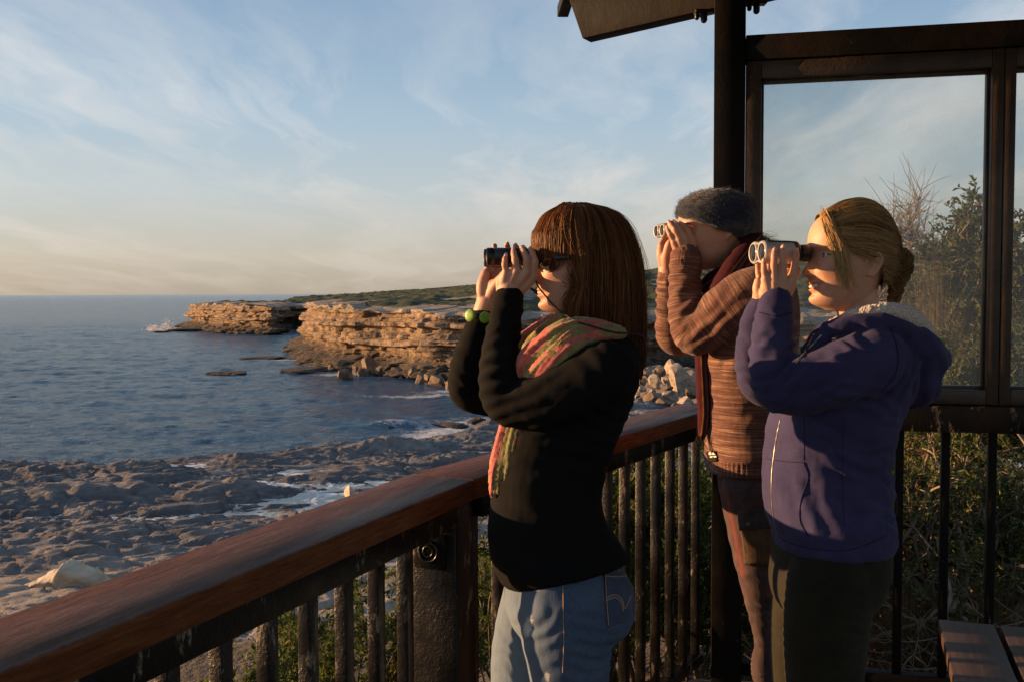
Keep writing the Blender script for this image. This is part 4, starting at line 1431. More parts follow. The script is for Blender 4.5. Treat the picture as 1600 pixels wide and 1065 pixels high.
class Head:
    """face frame: u forward, v towards the person's left (the camera side), w up; metres"""

    def __init__(s, O, yaw=0, pitch=0, roll=0, sc=1.0):
        s.O = np.asarray(O, float)
        y, p = rad(yaw), rad(pitch)
        f = np.array([-math.cos(y), -math.sin(y), 0]); l = np.array([math.sin(y), -math.cos(y), 0]); u = np.array([0, 0, 1.0])
        f, u = f * math.cos(p) - u * math.sin(p), u * math.cos(p) + f * math.sin(p)
        s.M = np.stack([f, l, u]) * sc
        s.sc = sc

    def w(s, P):
        return s.O + np.asarray(P, float) @ s.M

    def loc(s, P):
        return (np.asarray(P, float) - s.O) @ np.linalg.inv(s.M)

    def px(s, px, py, v=0.0):
        """head point seen at a photo pixel in the plane v"""
        d = FWD * FPX + RGT * (px - 800) + UPV * (532.5 - py)
        n = s.M[1] / s.sc
        o = np.array([0, 0, EYE])
        t = ((s.O + s.M[1] * v - o) @ n) / (d @ n)
        return s.loc(o + d * t)


WR_ = np.array([-0.124, -0.118, -0.108, -0.095, -0.08, -0.06, -0.04, -0.02, 0, 0.02, 0.04, 0.06, 0.08, 0.095, 0.105, 0.112])
UF_ = np.array([0.036, 0.070, 0.083, 0.0865, 0.084, 0.0885, 0.088, 0.086, 0.084, 0.0925, 0.0935, 0.089, 0.077, 0.058, 0.038, 0.004])
UB_ = np.array([0.030, 0.035, 0.040, 0.047, 0.055, 0.066, 0.078, 0.088, 0.095, 0.099, 0.099, 0.094, 0.081, 0.062, 0.041, 0.004])
HW_ = np.array([0.024, 0.034, 0.042, 0.050, 0.055, 0.060, 0.065, 0.068, 0.0695, 0.072, 0.073, 0.070, 0.062, 0.049, 0.033, 0.004])


def head_shape(hd, male=False, smile=0.0, ear=0.82, noseh=1.0, chin=0.0):
    rows = np.linspace(WR_[0], WR_[-1], 104)

    def cur(y):
        z = np.interp(rows, WR_, y)
        return np.convolve(np.pad(z, 3, 'edge'), np.ones(7) / 7, 'valid')
    uf, ub, hw = cur(UF_), cur(UB_), cur(HW_)
    if male:
        hw = hw * 1.04 + 0.006 * np.exp(-((rows + 0.085) / 0.02) ** 2)
    uf = uf + chin * np.exp(-((rows + 0.105) / 0.012) ** 2)
    if male:      # the crown is pressed down under the cap
        rows = np.where(rows > 0.04, 0.04 + (rows - 0.04) * 0.78, rows)
    th = np.linspace(0, 2 * math.pi, 150, endpoint=False)
    ph = th - 0.5 * np.sin(th)
    c, s_ = np.cos(ph), np.sin(ph)
    cf = np.maximum(c, 0)
    U = np.where(c[None] >= 0, uf[:, None] * np.abs(c[None]) ** 0.80, -ub[:, None] * np.abs(c[None]) ** 0.9)
    V = hw[:, None] * (np.sign(s_) * np.abs(s_) ** 0.86)[None] * (1 - 0.13 * cf[None] ** 1.5)
    Wm = np.broadcast_to(rows[:, None], U.shape)
    g = lambda x, m_, sg: np.exp(-((x - m_) / sg) ** 2)
    g4 = lambda x, sg: np.exp(-(x / sg) ** 4)
    nh = np.interp(rows, [-0.060, -0.0555, -0.0515, -0.047, -0.042, -0.030, -0.012, 0.0, 0.014], [0, 0.002, 0.010, 0.0225, 0.0250, 0.0185, 0.0085, 0.0035, 0]) * noseh
    ns = np.interp(rows, [-0.052, -0.042, -0.02, 0.012], [0.0118, 0.0108, 0.0082, 0.0075])
    D = nh[:, None] * np.exp(-(V / ns[:, None]) ** 2)
    for sg in (-1, 1):
        D += 0.0075 * g(V, sg * 0.0135, 0.0058) * g(Wm, -0.0445, 0.0055) * noseh
        D += -0.0125 * g(V, sg * 0.031, 0.016) * g(Wm, 0.0, 0.0105)
        D += 0.0065 * g(V, sg * 0.031, 0.0115) * g(Wm, -0.001, 0.0065)
        D += 0.0045 * g(V, sg * 0.029, 0.018) * g(Wm, 0.0165, 0.006)
        D += (0.004 + 0.006 * smile) * g(V, sg * 0.040, 0.014) * g(Wm, -0.034, 0.014)
        D += -0.003 * smile * g(V, sg * 0.031, 0.006) * g(Wm, -0.060, 0.013)
    mw = 0.022 + 0.006 * smile
    lift = smile * 0.006 * (V / 0.028) ** 2
    D += 0.0065 * g(Wm - lift, -0.0665, 0.0048) * g4(V, mw)
    D += 0.0070 * g(Wm - lift, -0.0790, 0.0055) * g4(V, mw * 0.92)
    D += -(0.0055 + 0.004 * smile) * g(Wm - lift, -0.0725, 0.0026 + 0.0014 * smile) * g4(V, mw * 1.05)
    D += -0.0045 * g(Wm, -0.0895, 0.005) * g(V, 0, 0.02) + 0.0045 * g(Wm, -0.104, 0.010) * g(V, 0, 0.016)
    D *= (cf[None] > 0.02)
    U = U + D * np.clip(cf[None] * 3, 0, 1)
    R = np.stack([U, V, Wm], -1)
    VF = [loft(hd.w(R.reshape(-1, 3)).reshape(R.shape))]
    if ear:
        for sg in (1, -1):
            e0 = np.array([-0.020, 0.069 * sg, -0.020])
            pts = [(0.004, 0, -0.026), (-0.004, .004, -0.031), (-0.013, .008, -0.020), (-0.021, .012, -0.002), (-0.024, .014, 0.014), (-0.018, .013, 0.026), (-0.006, .009, 0.030), (0.004, .004, 0.022), (0.006, 0.001, 0.010)]
            pts = [(a * ear, b_ * ear, c_ * ear) for a, b_, c_ in pts]
            P = np.array([e0 + np.array([a, b_ * sg, c_]) for a, b_, c_ in pts])
            VF.append(tube(hd.w(P), 0.0034 * hd.sc, 40, 8))
            P2 = np.array([e0 + np.array([a * 0.6 - 0.003, (b_ * 0.55 + 0.000) * sg, c_ * 0.7]) for a, b_, c_ in pts[1:-1]])
            VF.append(tube(hd.w(np.array([e0 + [0.002, 0, -0.022], e0 + [-0.008, .005 * sg, -0.008], e0 + [-0.010, .006 * sg, 0.012]])), np.array([0.006, 0.0085, 0.009]) * hd.sc, 16, 12, ref=hd.M[1], flat=0.55))
    return VF


def fingers(hand, s=1.0):
    """hand = dict(wrist, mcp[4], pip[4], dip[4], tip[4], thumb[4]) world points, index..little in any order -> closed shapes"""
    out = []
    W_ = np.asarray(hand['wrist'])
    n = len(hand['mcp'])
    for i in range(n):
        sc = hand.get('rs', [1.0, 1.0, 1.0, 0.88])[i] * s
        m_, p_, d_, t_ = (np.asarray(hand[k][i]) for k in ('mcp', 'pip', 'dip', 'tip'))
        out.append(tube([m_ + (m_ - p_) * 0.15, m_, (m_ + p_) / 2, p_, (p_ + d_) / 2, d_, t_], np.array([0.0098, 0.0102, 0.0088, 0.0090, 0.0078, 0.0077, 0.0060]) * sc, 30, 14))
        b_ = W_ + (hand['mcp'][i] - np.mean(hand['mcp'], 0)) * 0.42
        out.append(tube([b_, b_ * 0.45 + m_ * 0.55, m_], np.array([0.0150, 0.0145, 0.0112]) * s, 14, 14))
    for i in range(n - 1):   # webbing and flesh between the metacarpals
        a_ = (np.asarray(hand['mcp'][i]) + hand['mcp'][i + 1]) / 2
        out.append(tube([W_, (W_ + a_) / 2, a_ * 0.9 + W_ * 0.1], np.array([0.017, 0.0150, 0.0105]) * s, 12, 12))
    if 'thumb' in hand:
        T_ = [np.asarray(q) for q in hand['thumb']]
        out.append(tube([W_, T_[0], T_[1], T_[2], T_[3]], np.array([0.016, 0.0165, 0.0125, 0.0108, 0.0075]) * s, 26, 14))
    for q in hand.get('extra', []):
        out.append(tube(q[0], q[1], 14, 14))
    return out


KS = {}      # body scale per person: figure depth over 2.25 m


def ring(l, r, b_, dy, Y0, k=40, e=0.86, tz=0.0):
    b_, dy = b_ * KS.get(Y0, 1.0), dy * KS.get(Y0, 1.0)
    """body ring whose photo outline runs from pixel l=(x,y) to r=(x,y); b_ = half depth in metres"""
    Yc = Y0 + dy
    A, B = at(l[0], l[1], Yc), at(r[0], r[1], Yc)
    c, h = (A + B) / 2, (B - A) / 2
    a = np.linspace(0, 2 * math.pi, k, endpoint=False)
    ca, sa = np.sign(np.cos(a)) * np.abs(np.cos(a)) ** e, np.sign(np.sin(a)) * np.abs(np.sin(a)) ** e
    return c + ca[:, None] * h + sa[:, None] * np.array([0, b_, -tz])


def ring_loft(rs, n=40):
    R = np.array(rs)
    m_, k = R.shape[:2]
    Q = interp_curve(np.c_[R.mean(1), R.reshape(m_, -1)], n)[:, 3:].reshape(n, k, 3)
    return loft(Q)


def limb(Y0, pts, n=None, k=20, flat=1.0, rnd=True):
    """pts: (px, py, dy, radius m)"""
    q = KS.get(Y0, 1.0)
    return tube([at(p[0], p[1], Y0 + p[2] * q) for p in pts], [p[3] * q for p in pts], n, k, flat=flat, rnd=rnd)


def limb_axis(Y0, pts, n=60):
    return interp_curve(np.array([at(p[0], p[1], Y0 + p[2] * KS.get(Y0, 1.0)) for p in pts]), n)


def folds(V, F, spots, seed=0, amp=1.0):
    """cloth folds: spots = (centre, axis across the folds, reach, wavelength, depth)"""
    N = vnormals(V, F)
    d = np.zeros(len(V))
    for i, (c, ax, reach, wl, dep) in enumerate(spots):
        ax = np.asarray(ax, float); ax = ax / np.linalg.norm(ax)
        q = V - np.asarray(c)
        r = np.linalg.norm(q, axis=1)
        m_ = np.exp(-(r / reach) ** 2)
        w_ = (q @ ax) / wl + 0.55 * vnoise(V / (reach * 0.8) + seed + i * 3.1, seed + i)
        d += dep * m_ * np.sin(w_ * 2 * math.pi) * (0.6 + 0.5 * vnoise(V / (reach * 0.5), seed + 50 + i))
    return V + N * (d * amp)[:, None]


def strands(paths, r=0.0007, k=3, taper=0.5):
    """paths (n, m, 3) -> one mesh of thin tubes (V, F)"""
    n, m_, _ = paths.shape
    T = np.gradient(paths, axis=1)
    T /= np.maximum(np.linalg.norm(T, axis=2), 1e-9)[..., None]
    a = np.array([0.23, 0.81, 0.41])
    A = a - T * (T @ a)[..., None]
    A /= np.maximum(np.linalg.norm(A, axis=2), 1e-9)[..., None]
    B = np.cross(T, A)
    rr_ = np.broadcast_to(np.asarray(r, float).reshape(-1, 1), (n, m_)) * np.linspace(1, taper, m_)[None]
    rings = [paths + rr_[..., None] * (math.cos(q) * A + math.sin(q) * B) for q in np.linspace(0, 2 * math.pi, k, endpoint=False)]
    V = np.stack(rings, 2)
    i = (np.arange(n) * m_ * k)[:, None, None] + (np.arange(m_ - 1) * k)[None, :, None]
    j = np.arange(k)[None, None]
    j2 = (j + 1) % k
    F = np.stack([i + j, i + j2, i + k + j2, i + k + j], -1).reshape(-1, 4)
    return V.reshape(-1, 3), F


def sheet(P):
    """open grid surface (n, m, 3)"""
    n, m_ = P.shape[:2]
    i = (np.arange(n - 1)[:, None] * m_ + np.arange(m_ - 1)[None]).ravel()
    return P.reshape(-1, 3), np.stack([i, i + m_, i + m_ + 1, i + 1], 1)


def bez(pts, m_):
    """(n, k, 3) control points -> (n, m, 3) smooth curves"""
    n, k, _ = pts.shape
    Q = interp_curve(np.c_[np.linspace(0, 1, k)[:, None] * np.ones((1, 3)), pts.transpose(1, 0, 2).reshape(k, -1)], m_)
    return Q[:, 3:].reshape(m_, n, 3).transpose(1, 0, 2)


def decal(VF, poly, off=0.002, thick=0.003, n=14):
    """cloth patch whose outline is given in photo pixels as a 4-corner polygon, laid on the garment VF with real thickness"""
    V, F = VF
    bvh = BVHTree.FromPolygons([Vector(v) for v in V], [tuple(int(i) for i in f) for f in F])
    q = np.array(poly, float)
    out = []
    for i in range(n):
        for j in range(n):
            a_, b_ = i / (n - 1), j / (n - 1)
            p = (q[0] * (1 - a_) + q[1] * a_) * (1 - b_) + (q[3] * (1 - a_) + q[2] * a_) * b_
            d = FWD * FPX + RGT * (p[0] - 800) + UPV * (532.5 - p[1])
            d /= np.linalg.norm(d)
            h = bvh.ray_cast(Vector((0, 0, EYE)), Vector(d))
            if h[0] is None:
                h2 = bvh.find_nearest(Vector(np.array([0, 0, EYE]) + d * 2.3))
                out.append((np.array(h2[0]), -d))
            else:
                nn = np.array(h[1]); nn = nn if nn @ d < 0 else -nn
                out.append((np.array(h[0]), nn))
    P = np.array([o_[0] for o_ in out]).reshape(n, n, 3); N = np.array([o_[1] for o_ in out]).reshape(n, n, 3)
    for _ in range(2):
        N = (N + np.roll(N, 1, 0) + np.roll(N, -1, 0) + np.roll(N, 1, 1) + np.roll(N, -1, 1))
        N /= np.linalg.norm(N, axis=2)[..., None]
    top, bot = P + N * (off + thick), P - N * 0.004
    Vt, Ft = sheet(top); Vb, Fb = sheet(bot)
    m_ = n * n
    ed = [i for i in range(n)] + [i * n + n - 1 for i in range(1, n)] + [(n - 1) * n + i for i in range(n - 2, -1, -1)] + [i * n for i in range(n - 2, 0, -1)]
    side = [(ed[i], ed[(i + 1) % len(ed)], ed[(i + 1) % len(ed)] + m_, ed[i] + m_) for i in range(len(ed))]
    return np.vstack([Vt, Vb]), [tuple(f) for f in Ft] + [tuple(f[::-1] + m_) for f in Fb] + side


def cast(VF, pts, off=0.002):
    V, F = VF
    bvh = BVHTree.FromPolygons([Vector(v) for v in V], [tuple(int(i) for i in f) for f in F])
    r = []
    for p in pts:
        d = FWD * FPX + RGT * (p[0] - 800) + UPV * (532.5 - p[1]); d /= np.linalg.norm(d)
        h = bvh.ray_cast(Vector((0, 0, EYE)), Vector(d))
        if h[0] is not None:
            r.append(np.array(h[0]) - d * off)
    return np.array(r)


def skin_col(V, hd, base, lipc, hands=(), smile=0.0, lip=0.8):
    L = hd.loc(V)
    C = np.tile(np.array(base), (len(V), 1))
    front = L[:, 0] > 0.05
    lift = smile * 0.006 * (L[:, 1] / 0.028) ** 2
    mw = 0.022 + 0.006 * smile
    k = np.exp(-np.abs((L[:, 2] - lift + 0.0725) / 0.0105) ** 4) * np.exp(-(L[:, 1] / mw) ** 4) * front * lip
    C = C * (1 - k[:, None]) + np.array(lipc) * k[:, None]
    ck = 0.35 * np.exp(-((L[:, 2] + 0.035) / 0.022) ** 2) * np.exp(-((np.abs(L[:, 1]) - 0.045) / 0.022) ** 2) * front
    C = C * (1 - ck[:, None]) + np.array([base[0] * 1.02, base[1] * 0.78, base[2] * 0.72]) * ck[:, None]
    mo = 0.5 + 0.5 * fbm(V * 55, 3, 91)
    C = C * (1 - 0.30 * mo[:, None]) + np.array([base[0] * 0.96, base[1] * 0.80, base[2] * 0.76]) * 0.30 * mo[:, None]
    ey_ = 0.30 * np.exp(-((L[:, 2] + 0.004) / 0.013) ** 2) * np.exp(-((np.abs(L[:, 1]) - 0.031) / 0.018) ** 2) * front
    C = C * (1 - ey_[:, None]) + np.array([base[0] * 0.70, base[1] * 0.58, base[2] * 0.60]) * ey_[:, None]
    for P in hands:       # fingertips and knuckles are rosier
        d = np.linalg.norm(V - P, axis=1)
        k = 0.45 * np.exp(-(d / 0.011) ** 2)
        C = C * (1 - k[:, None]) + np.array([base[0] * 0.98, base[1] * 0.70, base[2] * 0.62]) * k[:, None]
    return C


def foot_shape(Y0, px, dy, s=1.0, zf=-0.12):
    p = at(px, 1500, Y0 + dy)
    q = np.array([p[0], p[1], zf])
    pts = [q + [0.07 * s, 0, 0.05], q + [0.02, 0, 0.055], q + [-0.07 * s, 0, 0.045], q + [-0.15 * s, 0, 0.034], q + [-0.19 * s, 0, 0.028]]
    return tube(pts, [0.038, 0.045, 0.042, 0.040, 0.026], 20, 16, ref=(0, 0, 1), flat=0.85)


def fabric(name, c1, c2, wsc=900, rough=0.9, sheen=0.25, bd=0.0006, mott=9):
    mt, bb = new_mat(name)
    v = coords(bb)
    n1 = bb.noise(v, mott, 5, 0.6)
    wv_ = bb.noise(bb.scale(v, (1, 1, 0.5)), wsc, 2, 0.5)
    f = bb.math('ADD', bb.math('MULTIPLY', n1, 0.6), bb.math('MULTIPLY', wv_, 0.4))
    return finish(mt, bb, bb.ramp(f, [(0.36, c1), (0.64, c2)]), rough, wv_, bd, 0.8, Sheen_Weight=sheen, Sheen_Roughness=0.5, Specular_IOR_Level=0.15)


def binocular_barrels(root, c, ax, up, side, L, r, gap, M_body, M_dark, M_lens, style='round', eye_r=0.017, eye_L=0.03, bodyL=None):
    """two barrels along ax (towards the objective), hinge bridge, eyepieces and lenses as parts"""
    ref = side
    for s_ in (-1, 1):
        o_ = c + side * gap * s_
        a_ = np.linspace(0, 2 * math.pi, 36, endpoint=False)

        def turned(prof):
            R = np.array([o_ + ax * x + rr * (np.cos(a_)[:, None] * side + np.sin(a_)[:, None] * up) for x, rr in prof])
            return loft(R)
        h = L / 2
        b_ = put('barrel', turned([(h - 0.006, r * 0.80), (h - 0.004, r * 0.82), (h, r * 0.9), (h + 0.001, r * 0.97), (h - 0.002, r), (h - 0.012, r), (h - 0.0135, r * 0.94), (h - 0.015, r * 0.94), (h - 0.0165, r), (0.0, r), (-h * 0.5, r * 0.98), (-h * 0.75, r * 0.86), (-h, r * 0.80)]), M_body, root, sharp=40)
        put('lens', turned([(h - 0.0045, r * 0.82), (h - 0.0025, r * 0.5), (h - 0.0018, 0.0006)]), M_lens, b_)
        put('eyepiece', turned([(-h + 0.002, eye_r * 0.9), (-h - 0.004, eye_r * 0.92), (-h - 0.006, eye_r), (-h - eye_L * 0.7, eye_r * 1.06), (-h - eye_L, eye_r * 1.02), (-h - eye_L - 0.001, eye_r * 0.8)]), M_dark, root, sharp=40)
    put('bridge', join([box(c + ax * 0.012, (0.045, gap * 1.7, r * 1.15), np.stack([ax, side, up]), 0.005), tube([c - ax * 0.030, c + ax * 0.048], r * 0.42, 10, 20)]), M_body, root, sharp=40)
    put('focus_wheel', tube([c - ax * (0.045), c - ax * 0.028], r * 0.5, 8, 24), M_dark, root)


mt, bb = new_mat('black_rubber')
M_BLACKR = finish(mt, bb, (0.012, 0.011, 0.011), 0.42, bb.noise(coords(bb), 700, 2, 0.5), 0.0004, 0.5)
mt, bb = new_mat('silver_shell')
M_SILVER = finish(mt, bb, (0.46, 0.44, 0.41), 0.50, bb.noise(coords(bb), 900, 2), 0.0002, 0.4, Metallic=0.30)
mt, bb = new_mat('coated_lens')
M_LENS = finish(mt, bb, (0.008, 0.006, 0.012), 0.12, Specular_IOR_Level=0.3)
mt, bb = new_mat('black_cord')
M_CORD = finish(mt, bb, (0.012, 0.011, 0.010), 0.7, bb.noise(coords(bb), 900, 2), 0.0005, 0.6)
mt, bb = new_mat('teeth')
M_TEETH = finish(mt, bb, (0.72, 0.68, 0.60), 0.25)
mt, bb = new_mat('eye_white')
M_EYE = finish(mt, bb, (0.42, 0.38, 0.36), 0.2)
mt, bb = new_mat('iris')
M_IRIS = finish(mt, bb, (0.03, 0.02, 0.012), 0.1)
M_LASH = finish(*new_mat('lash'), (0.02, 0.012, 0.008), 0.6)


def patch_poly(VF, pts, off=0.004):
    """small flat shape given by photo pixels, laid on a garment"""
    q = cast(VF, pts, off)
    V = np.vstack([q, q - (FWD * 0.0)[None]])
    return q, [tuple(range(len(q)))]


def cord_on(VF, pts, r, off=0.0005, n=26, k=6):
    q = cast(VF, [tuple(p_) for p_ in interp_curve(np.array([(a, c, 0) for a, c in pts], float), n)[:, :2]], off)
    return tube(q, r, len(q), k) if len(q) > 2 else None


def compact_binocular(root, c, ax, up, side, L, hh, hd_, eye_r, eye_L, top_dark=False):
    """small roof-prism glass: one rounded shell, two sunk lenses in front, dark rear collar and eyecups"""
    a_ = np.linspace(0, 2 * math.pi, 56, endpoint=False)

    def sect(x, ky, kz, waist=0.0):
        ca, sa = np.cos(a_), np.sin(a_)
        y = np.sign(ca) * np.abs(ca) ** 0.62 * hd_ * ky
        z = np.sign(sa) * np.abs(sa) ** 0.80 * hh * kz * (1 - waist * np.exp(-(y / (hd_ * 0.28)) ** 2))
        return c + ax * x + y[:, None] * side + z[:, None] * up
    h = L / 2
    shell = put('shell', loft(np.array([sect(h - 0.006, .84, .74, .2), sect(h - 0.001, .90, .86, .2), sect(h, .96, .97, .2), sect(h - 0.003, 1, 1.06, .2), sect(h - 0.012, .99, 1.0, .16), sect(h * 0.5, .98, .98, .10), sect(0, .97, 1.0, .05), sect(-h * 0.6, .95, 1.0), sect(-h * 0.82, .92, .98), sect(-h * 0.84, .88, .93)])), M_SILVER, root, sharp=50)
    put('collar', loft(np.array([sect(-h * 0.70, .93, 1.02), sect(-h * 0.72, .97, 1.07), sect(-h * 0.92, .97, 1.07), sect(-h, .90, .98), sect(-h - 0.004, .6, .6)])), M_BLACKR, root, sharp=50)
    put('top_grip', join([loft(np.array([c + ax * x + up * (hh * 0.965) + np.cos(a_)[:, None] * side * hd_ * 0.62 * kk_ + np.sin(a_)[:, None] * up * hh * 0.13 * kk_ for x, kk_ in ((h * 0.78, .5), (h * 0.74, 0.9), (h * 0.6, 1), (-h * 0.5, 1), (-h * 0.7, .9))]))]), M_BLACKR, root, sharp=50)
    for s_ in (-1, 1):
        o_ = c + side * hd_ * 0.50 * s_
        b_ = np.linspace(0, 2 * math.pi, 30, endpoint=False)

        def turned(prof):
            return loft(np.array([o_ + ax * x + rr * (np.cos(b_)[:, None] * side + np.sin(b_)[:, None] * up) for x, rr in prof]))
        put('lens', turned([(h - 0.004, hh * 0.80), (h - 0.0005, hh * 0.78), (h + 0.0004, hh * 0.4), (h + 0.0008, 0.0004)]), M_LENS, root)
        put('lens_ring', turned([(h - 0.005, hh * 0.76), (h + 0.0005, hh * 0.78), (h + 0.0018, hh * 0.82), (h + 0.0005, hh * 0.86), (h - 0.006, hh * 0.86)]), M_SILVER, root)
        put('eyecup', turned([(-h + 0.006, eye_r * 0.8), (-h - 0.004, eye_r * 0.84), (-h - 0.007, eye_r), (-h - eye_L * 0.8, eye_r * 1.05), (-h - eye_L, eye_r), (-h - eye_L - 0.001, eye_r * 0.75)]), M_BLACKR, root, sharp=40)


M_NAIL = finish(*new_mat('fingernail'), (0.66, 0.42, 0.35), 0.22)


def nails(root, hand, s=1.0, cam_bias=1.0):
    """one nail on the back of each fingertip"""
    for d_, t_ in zip(hand['dip'], hand['tip']):
        f = t_ - d_; f = f / np.linalg.norm(f)
        n = np.array([0, -1.0, 0.30 if cam_bias > 0 else 0.6]); n = n - f * n.dot(f); n /= np.linalg.norm(n)
        sd_ = np.cross(f, n)
        c = t_ - f * 0.0005 * s + n * 0.0050 * s
        a = np.linspace(0, 2 * math.pi, 20, endpoint=False)
        R = [c + n * h + k_ * (np.cos(a)[:, None] * f * 0.0058 * s + np.sin(a)[:, None] * sd_ * 0.0044 * s) - n * (0.0012 * s * (np.sin(a) * k_) ** 2)[:, None] for h, k_ in ((-0.002, .98), (0.0008, 1), (0.0013, .8), (0.0016, .3))]
        put('fingernail', loft(np.array(R)), M_NAIL, root)
# ================================================================== WOMAN IN THE BLACK TOP
Y1 = 2.25
w1 = thing('person', at(880, 1000, Y1) * np.array([1, 1, 0]) + [0, 0, -0.12], 'woman with long brown hair in black top and jeans looking through black binoculars', 'person', 'people on the lookout with binoculars')
H1 = Head(at(902, 407, Y1), yaw=6, pitch=0)
P = lambda x, y, d=0.0: at(x, y, Y1 + d)
nearL = dict(wrist=P(796, 455, -.050),
             mcp=[P(833, 431, -.060), P(822, 426, -.069), P(807, 424.5, -.069), P(791, 427, -.063)],
             pip=[P(836, 409, -.066), P(823, 405, -.073), P(805, 406, -.073), P(788.6, 413, -.067)],
             dip=[P(832, 396, -.060), P(818.5, 394.5, -.065), P(803, 397, -.065), P(789, 405, -.064)],
             tip=[P(828.5, 389.5, -.049), P(815.5, 389.5, -.051), P(802, 391.5, -.052), P(790, 400, -.058)],
             thumb=[P(806, 446, -.040), P(816, 434, -.018), P(824, 423, -.006), P(831, 418.5, .0)],
             extra=[([P(784, 457, -.045), P(784, 440, -.05), P(788, 430, -.055)], [0.0125, 0.0135, 0.011]), ([P(806, 458, -.05), P(824, 442, -.056), P(832, 434, -.058)], [0.013, 0.014, 0.011])])
farR = dict(wrist=P(762, 474, .050),
            mcp=[P(800, 424, .070), P(786, 421, .074), P(771, 423, .072), P(758, 429, .066)],
            pip=[P(818, 402, .075), P(804, 398, .078), P(787, 397, .078), P(769, 402, .074)],
            dip=[P(820, 391, .066), P(807, 388, .068), P(793, 387, .068), P(773, 390, .064)],
            tip=[P(816.5, 386.5, .052), P(805, 384, .052), P(792, 382, .052), P(773.5, 383.5, .050)],
            thumb=[P(772, 452, .030), P(786, 434, .012), P(800, 424, .002), P(812, 420.5, .0)],
            extra=[([P(756, 472, .045), P(754, 448, .045), P(759, 428, .05)], [0.013, 0.015, 0.012]), ([P(766, 470, .04), P(772, 446, .035)], [0.015, 0.016])])
body = head_shape(H1, chin=0.001)
body.append(tube([H1.w((-0.03, 0, -0.05)), H1.w((-0.028, 0, -0.10)), P(925, 520), P(930, 560)], [0.050, 0.052, 0.058, 0.08], 20, 24))
body.append(ring_loft([ring((880, 545), (975, 545), .10, 0, Y1), ring((835, 600), (975, 600), .13, 0, Y1), ring((800, 700), (945, 700), .12, 0, Y1), ring((795, 800), (930, 800), .12, 0, Y1), ring((805, 920), (965, 920), .14, 0, Y1)]))
body += fingers(nearL, 0.95) + fingers(farR, 0.95)
armN1 = [(796, 452, -.05, .026), (794, 466, -.052, .027), (786, 540, -.078, .023), (794, 624, -.11, .026), (860, 618, -.14, .032), (935, 580, -.155, .052)]
armF1 = [(762, 472, .05, .026), (757, 486, .052, .026), (738, 550, .07, .023), (737, 602, .10, .026), (830, 610, .14, .032), (930, 578, .155, .052)]
body += [limb(Y1, armN1), limb(Y1, armF1)]
body += [limb(Y1, [(875, 920, -.09, .08), (888, 1065, -.09, .07), (905, 1400, -.09, .045), (915, 1590, -.09, .04)]), limb(Y1, [(850, 920, .09, .08), (828, 1065, .10, .07), (835, 1400, .11, .045), (845, 1560, .11, .04)])]
Vb, Fb = remesh(body, 0.0026, 4)
SK1 = (0.56, 0.315, 0.205)
M_SKIN = mat_skin('skin', SK1)
nails(w1, nearL, 0.95)
nails(w1, farR, 0.95, -1)
o = put('body', (Vb, Fb), M_SKIN, w1)
attr(o, 'col', skin_col(Vb, H1, SK1, (0.42, 0.12, 0.09), nearL['tip'] + farR['tip'] + nearL['pip']))

# black knit top
M_BLK = fabric('black_knit', (0.0035, 0.0032, 0.003), (0.0075, 0.0068, 0.006), 700, 0.95, 0.0)
slN1 = [(796, 464, -.050, .0315), (790, 500, -.058, .036), (782, 555, -.078, .0425), (783, 612, -.105, .047), (797, 631, -.115, .049), (848, 624, -.135, .0615), (900, 606, -.15, .066), (945, 580, -.155, .066)]
slF1 = [(757, 496, .052, .031), (744, 530, .062, .037), (732, 570, .08, .042), (730, 608, .10, .043), (750, 618, .11, .045), (830, 615, .14, .058), (900, 600, .15, .062), (940, 580, .155, .062)]
tor1 = [((888, 530), (972, 518), .105, 0), ((872, 542), (992, 538), .150, 0), ((845, 562), (999, 560), .175, 0), ((815, 595), (996, 592), .17, 0), ((792, 640), (984, 636), .155, 0), ((776, 690), (963, 688), .150, 0), ((770, 735), (946, 732), .145, 0), ((767, 780), (940, 768), .145, 0),
        ((762, 825), (946, 812), .150, 0), ((767, 868), (966, 842), .16, 0), ((781, 905), (978, 866), .182, 0), ((796, 920), (980, 877), .186, 0), ((799, 921), (978, 878), .180, 0)]
top = [ring_loft([ring(l, r, b_, d, Y1, tz=0.038 * sstep(820, 915, l[1])) for l, r, b_, d in tor1], 60), limb(Y1, slN1, 70, 26), limb(Y1, slF1, 70, 26)]
Vt, Ft = remesh(top, 0.0050, 5)
el1, elF1 = P(790, 625, -.11), P(735, 605, .10)
Vt = folds(Vt, Ft, [(P(812, 600, -.13), (0.6, 0, -1), .085, .028, .0045), (P(800, 560, -.10), (0.3, 0, 1), .08, .034, .0030), (P(745, 560, .07), (0.3, 0, 1), .08, .036, .0030), (P(950, 600, -.14), (0.8, 0, 0.9), .10, .045, .0040),
                      (P(870, 760, -.14), (0.25, 0, 1), .16, .060, .0032), (P(900, 830, -.15), (0.35, 0, 1), .09, .038, .0030), (P(795, 505, -.07), (0.1, 0, 1), .06, .03, .0022), (P(930, 690, -.14), (0.5, 0, 1), .10, .04, .003)], 5, 1.6)
Vt = Vt + vnormals(Vt, Ft) * (0.0020 * fbm(Vt * np.array([13, 13, 24]), 3, 61, 0.55, ridge=True))[:, None]
top_VF = (Vt, Ft)
put('top', top_VF, M_BLK, w1)

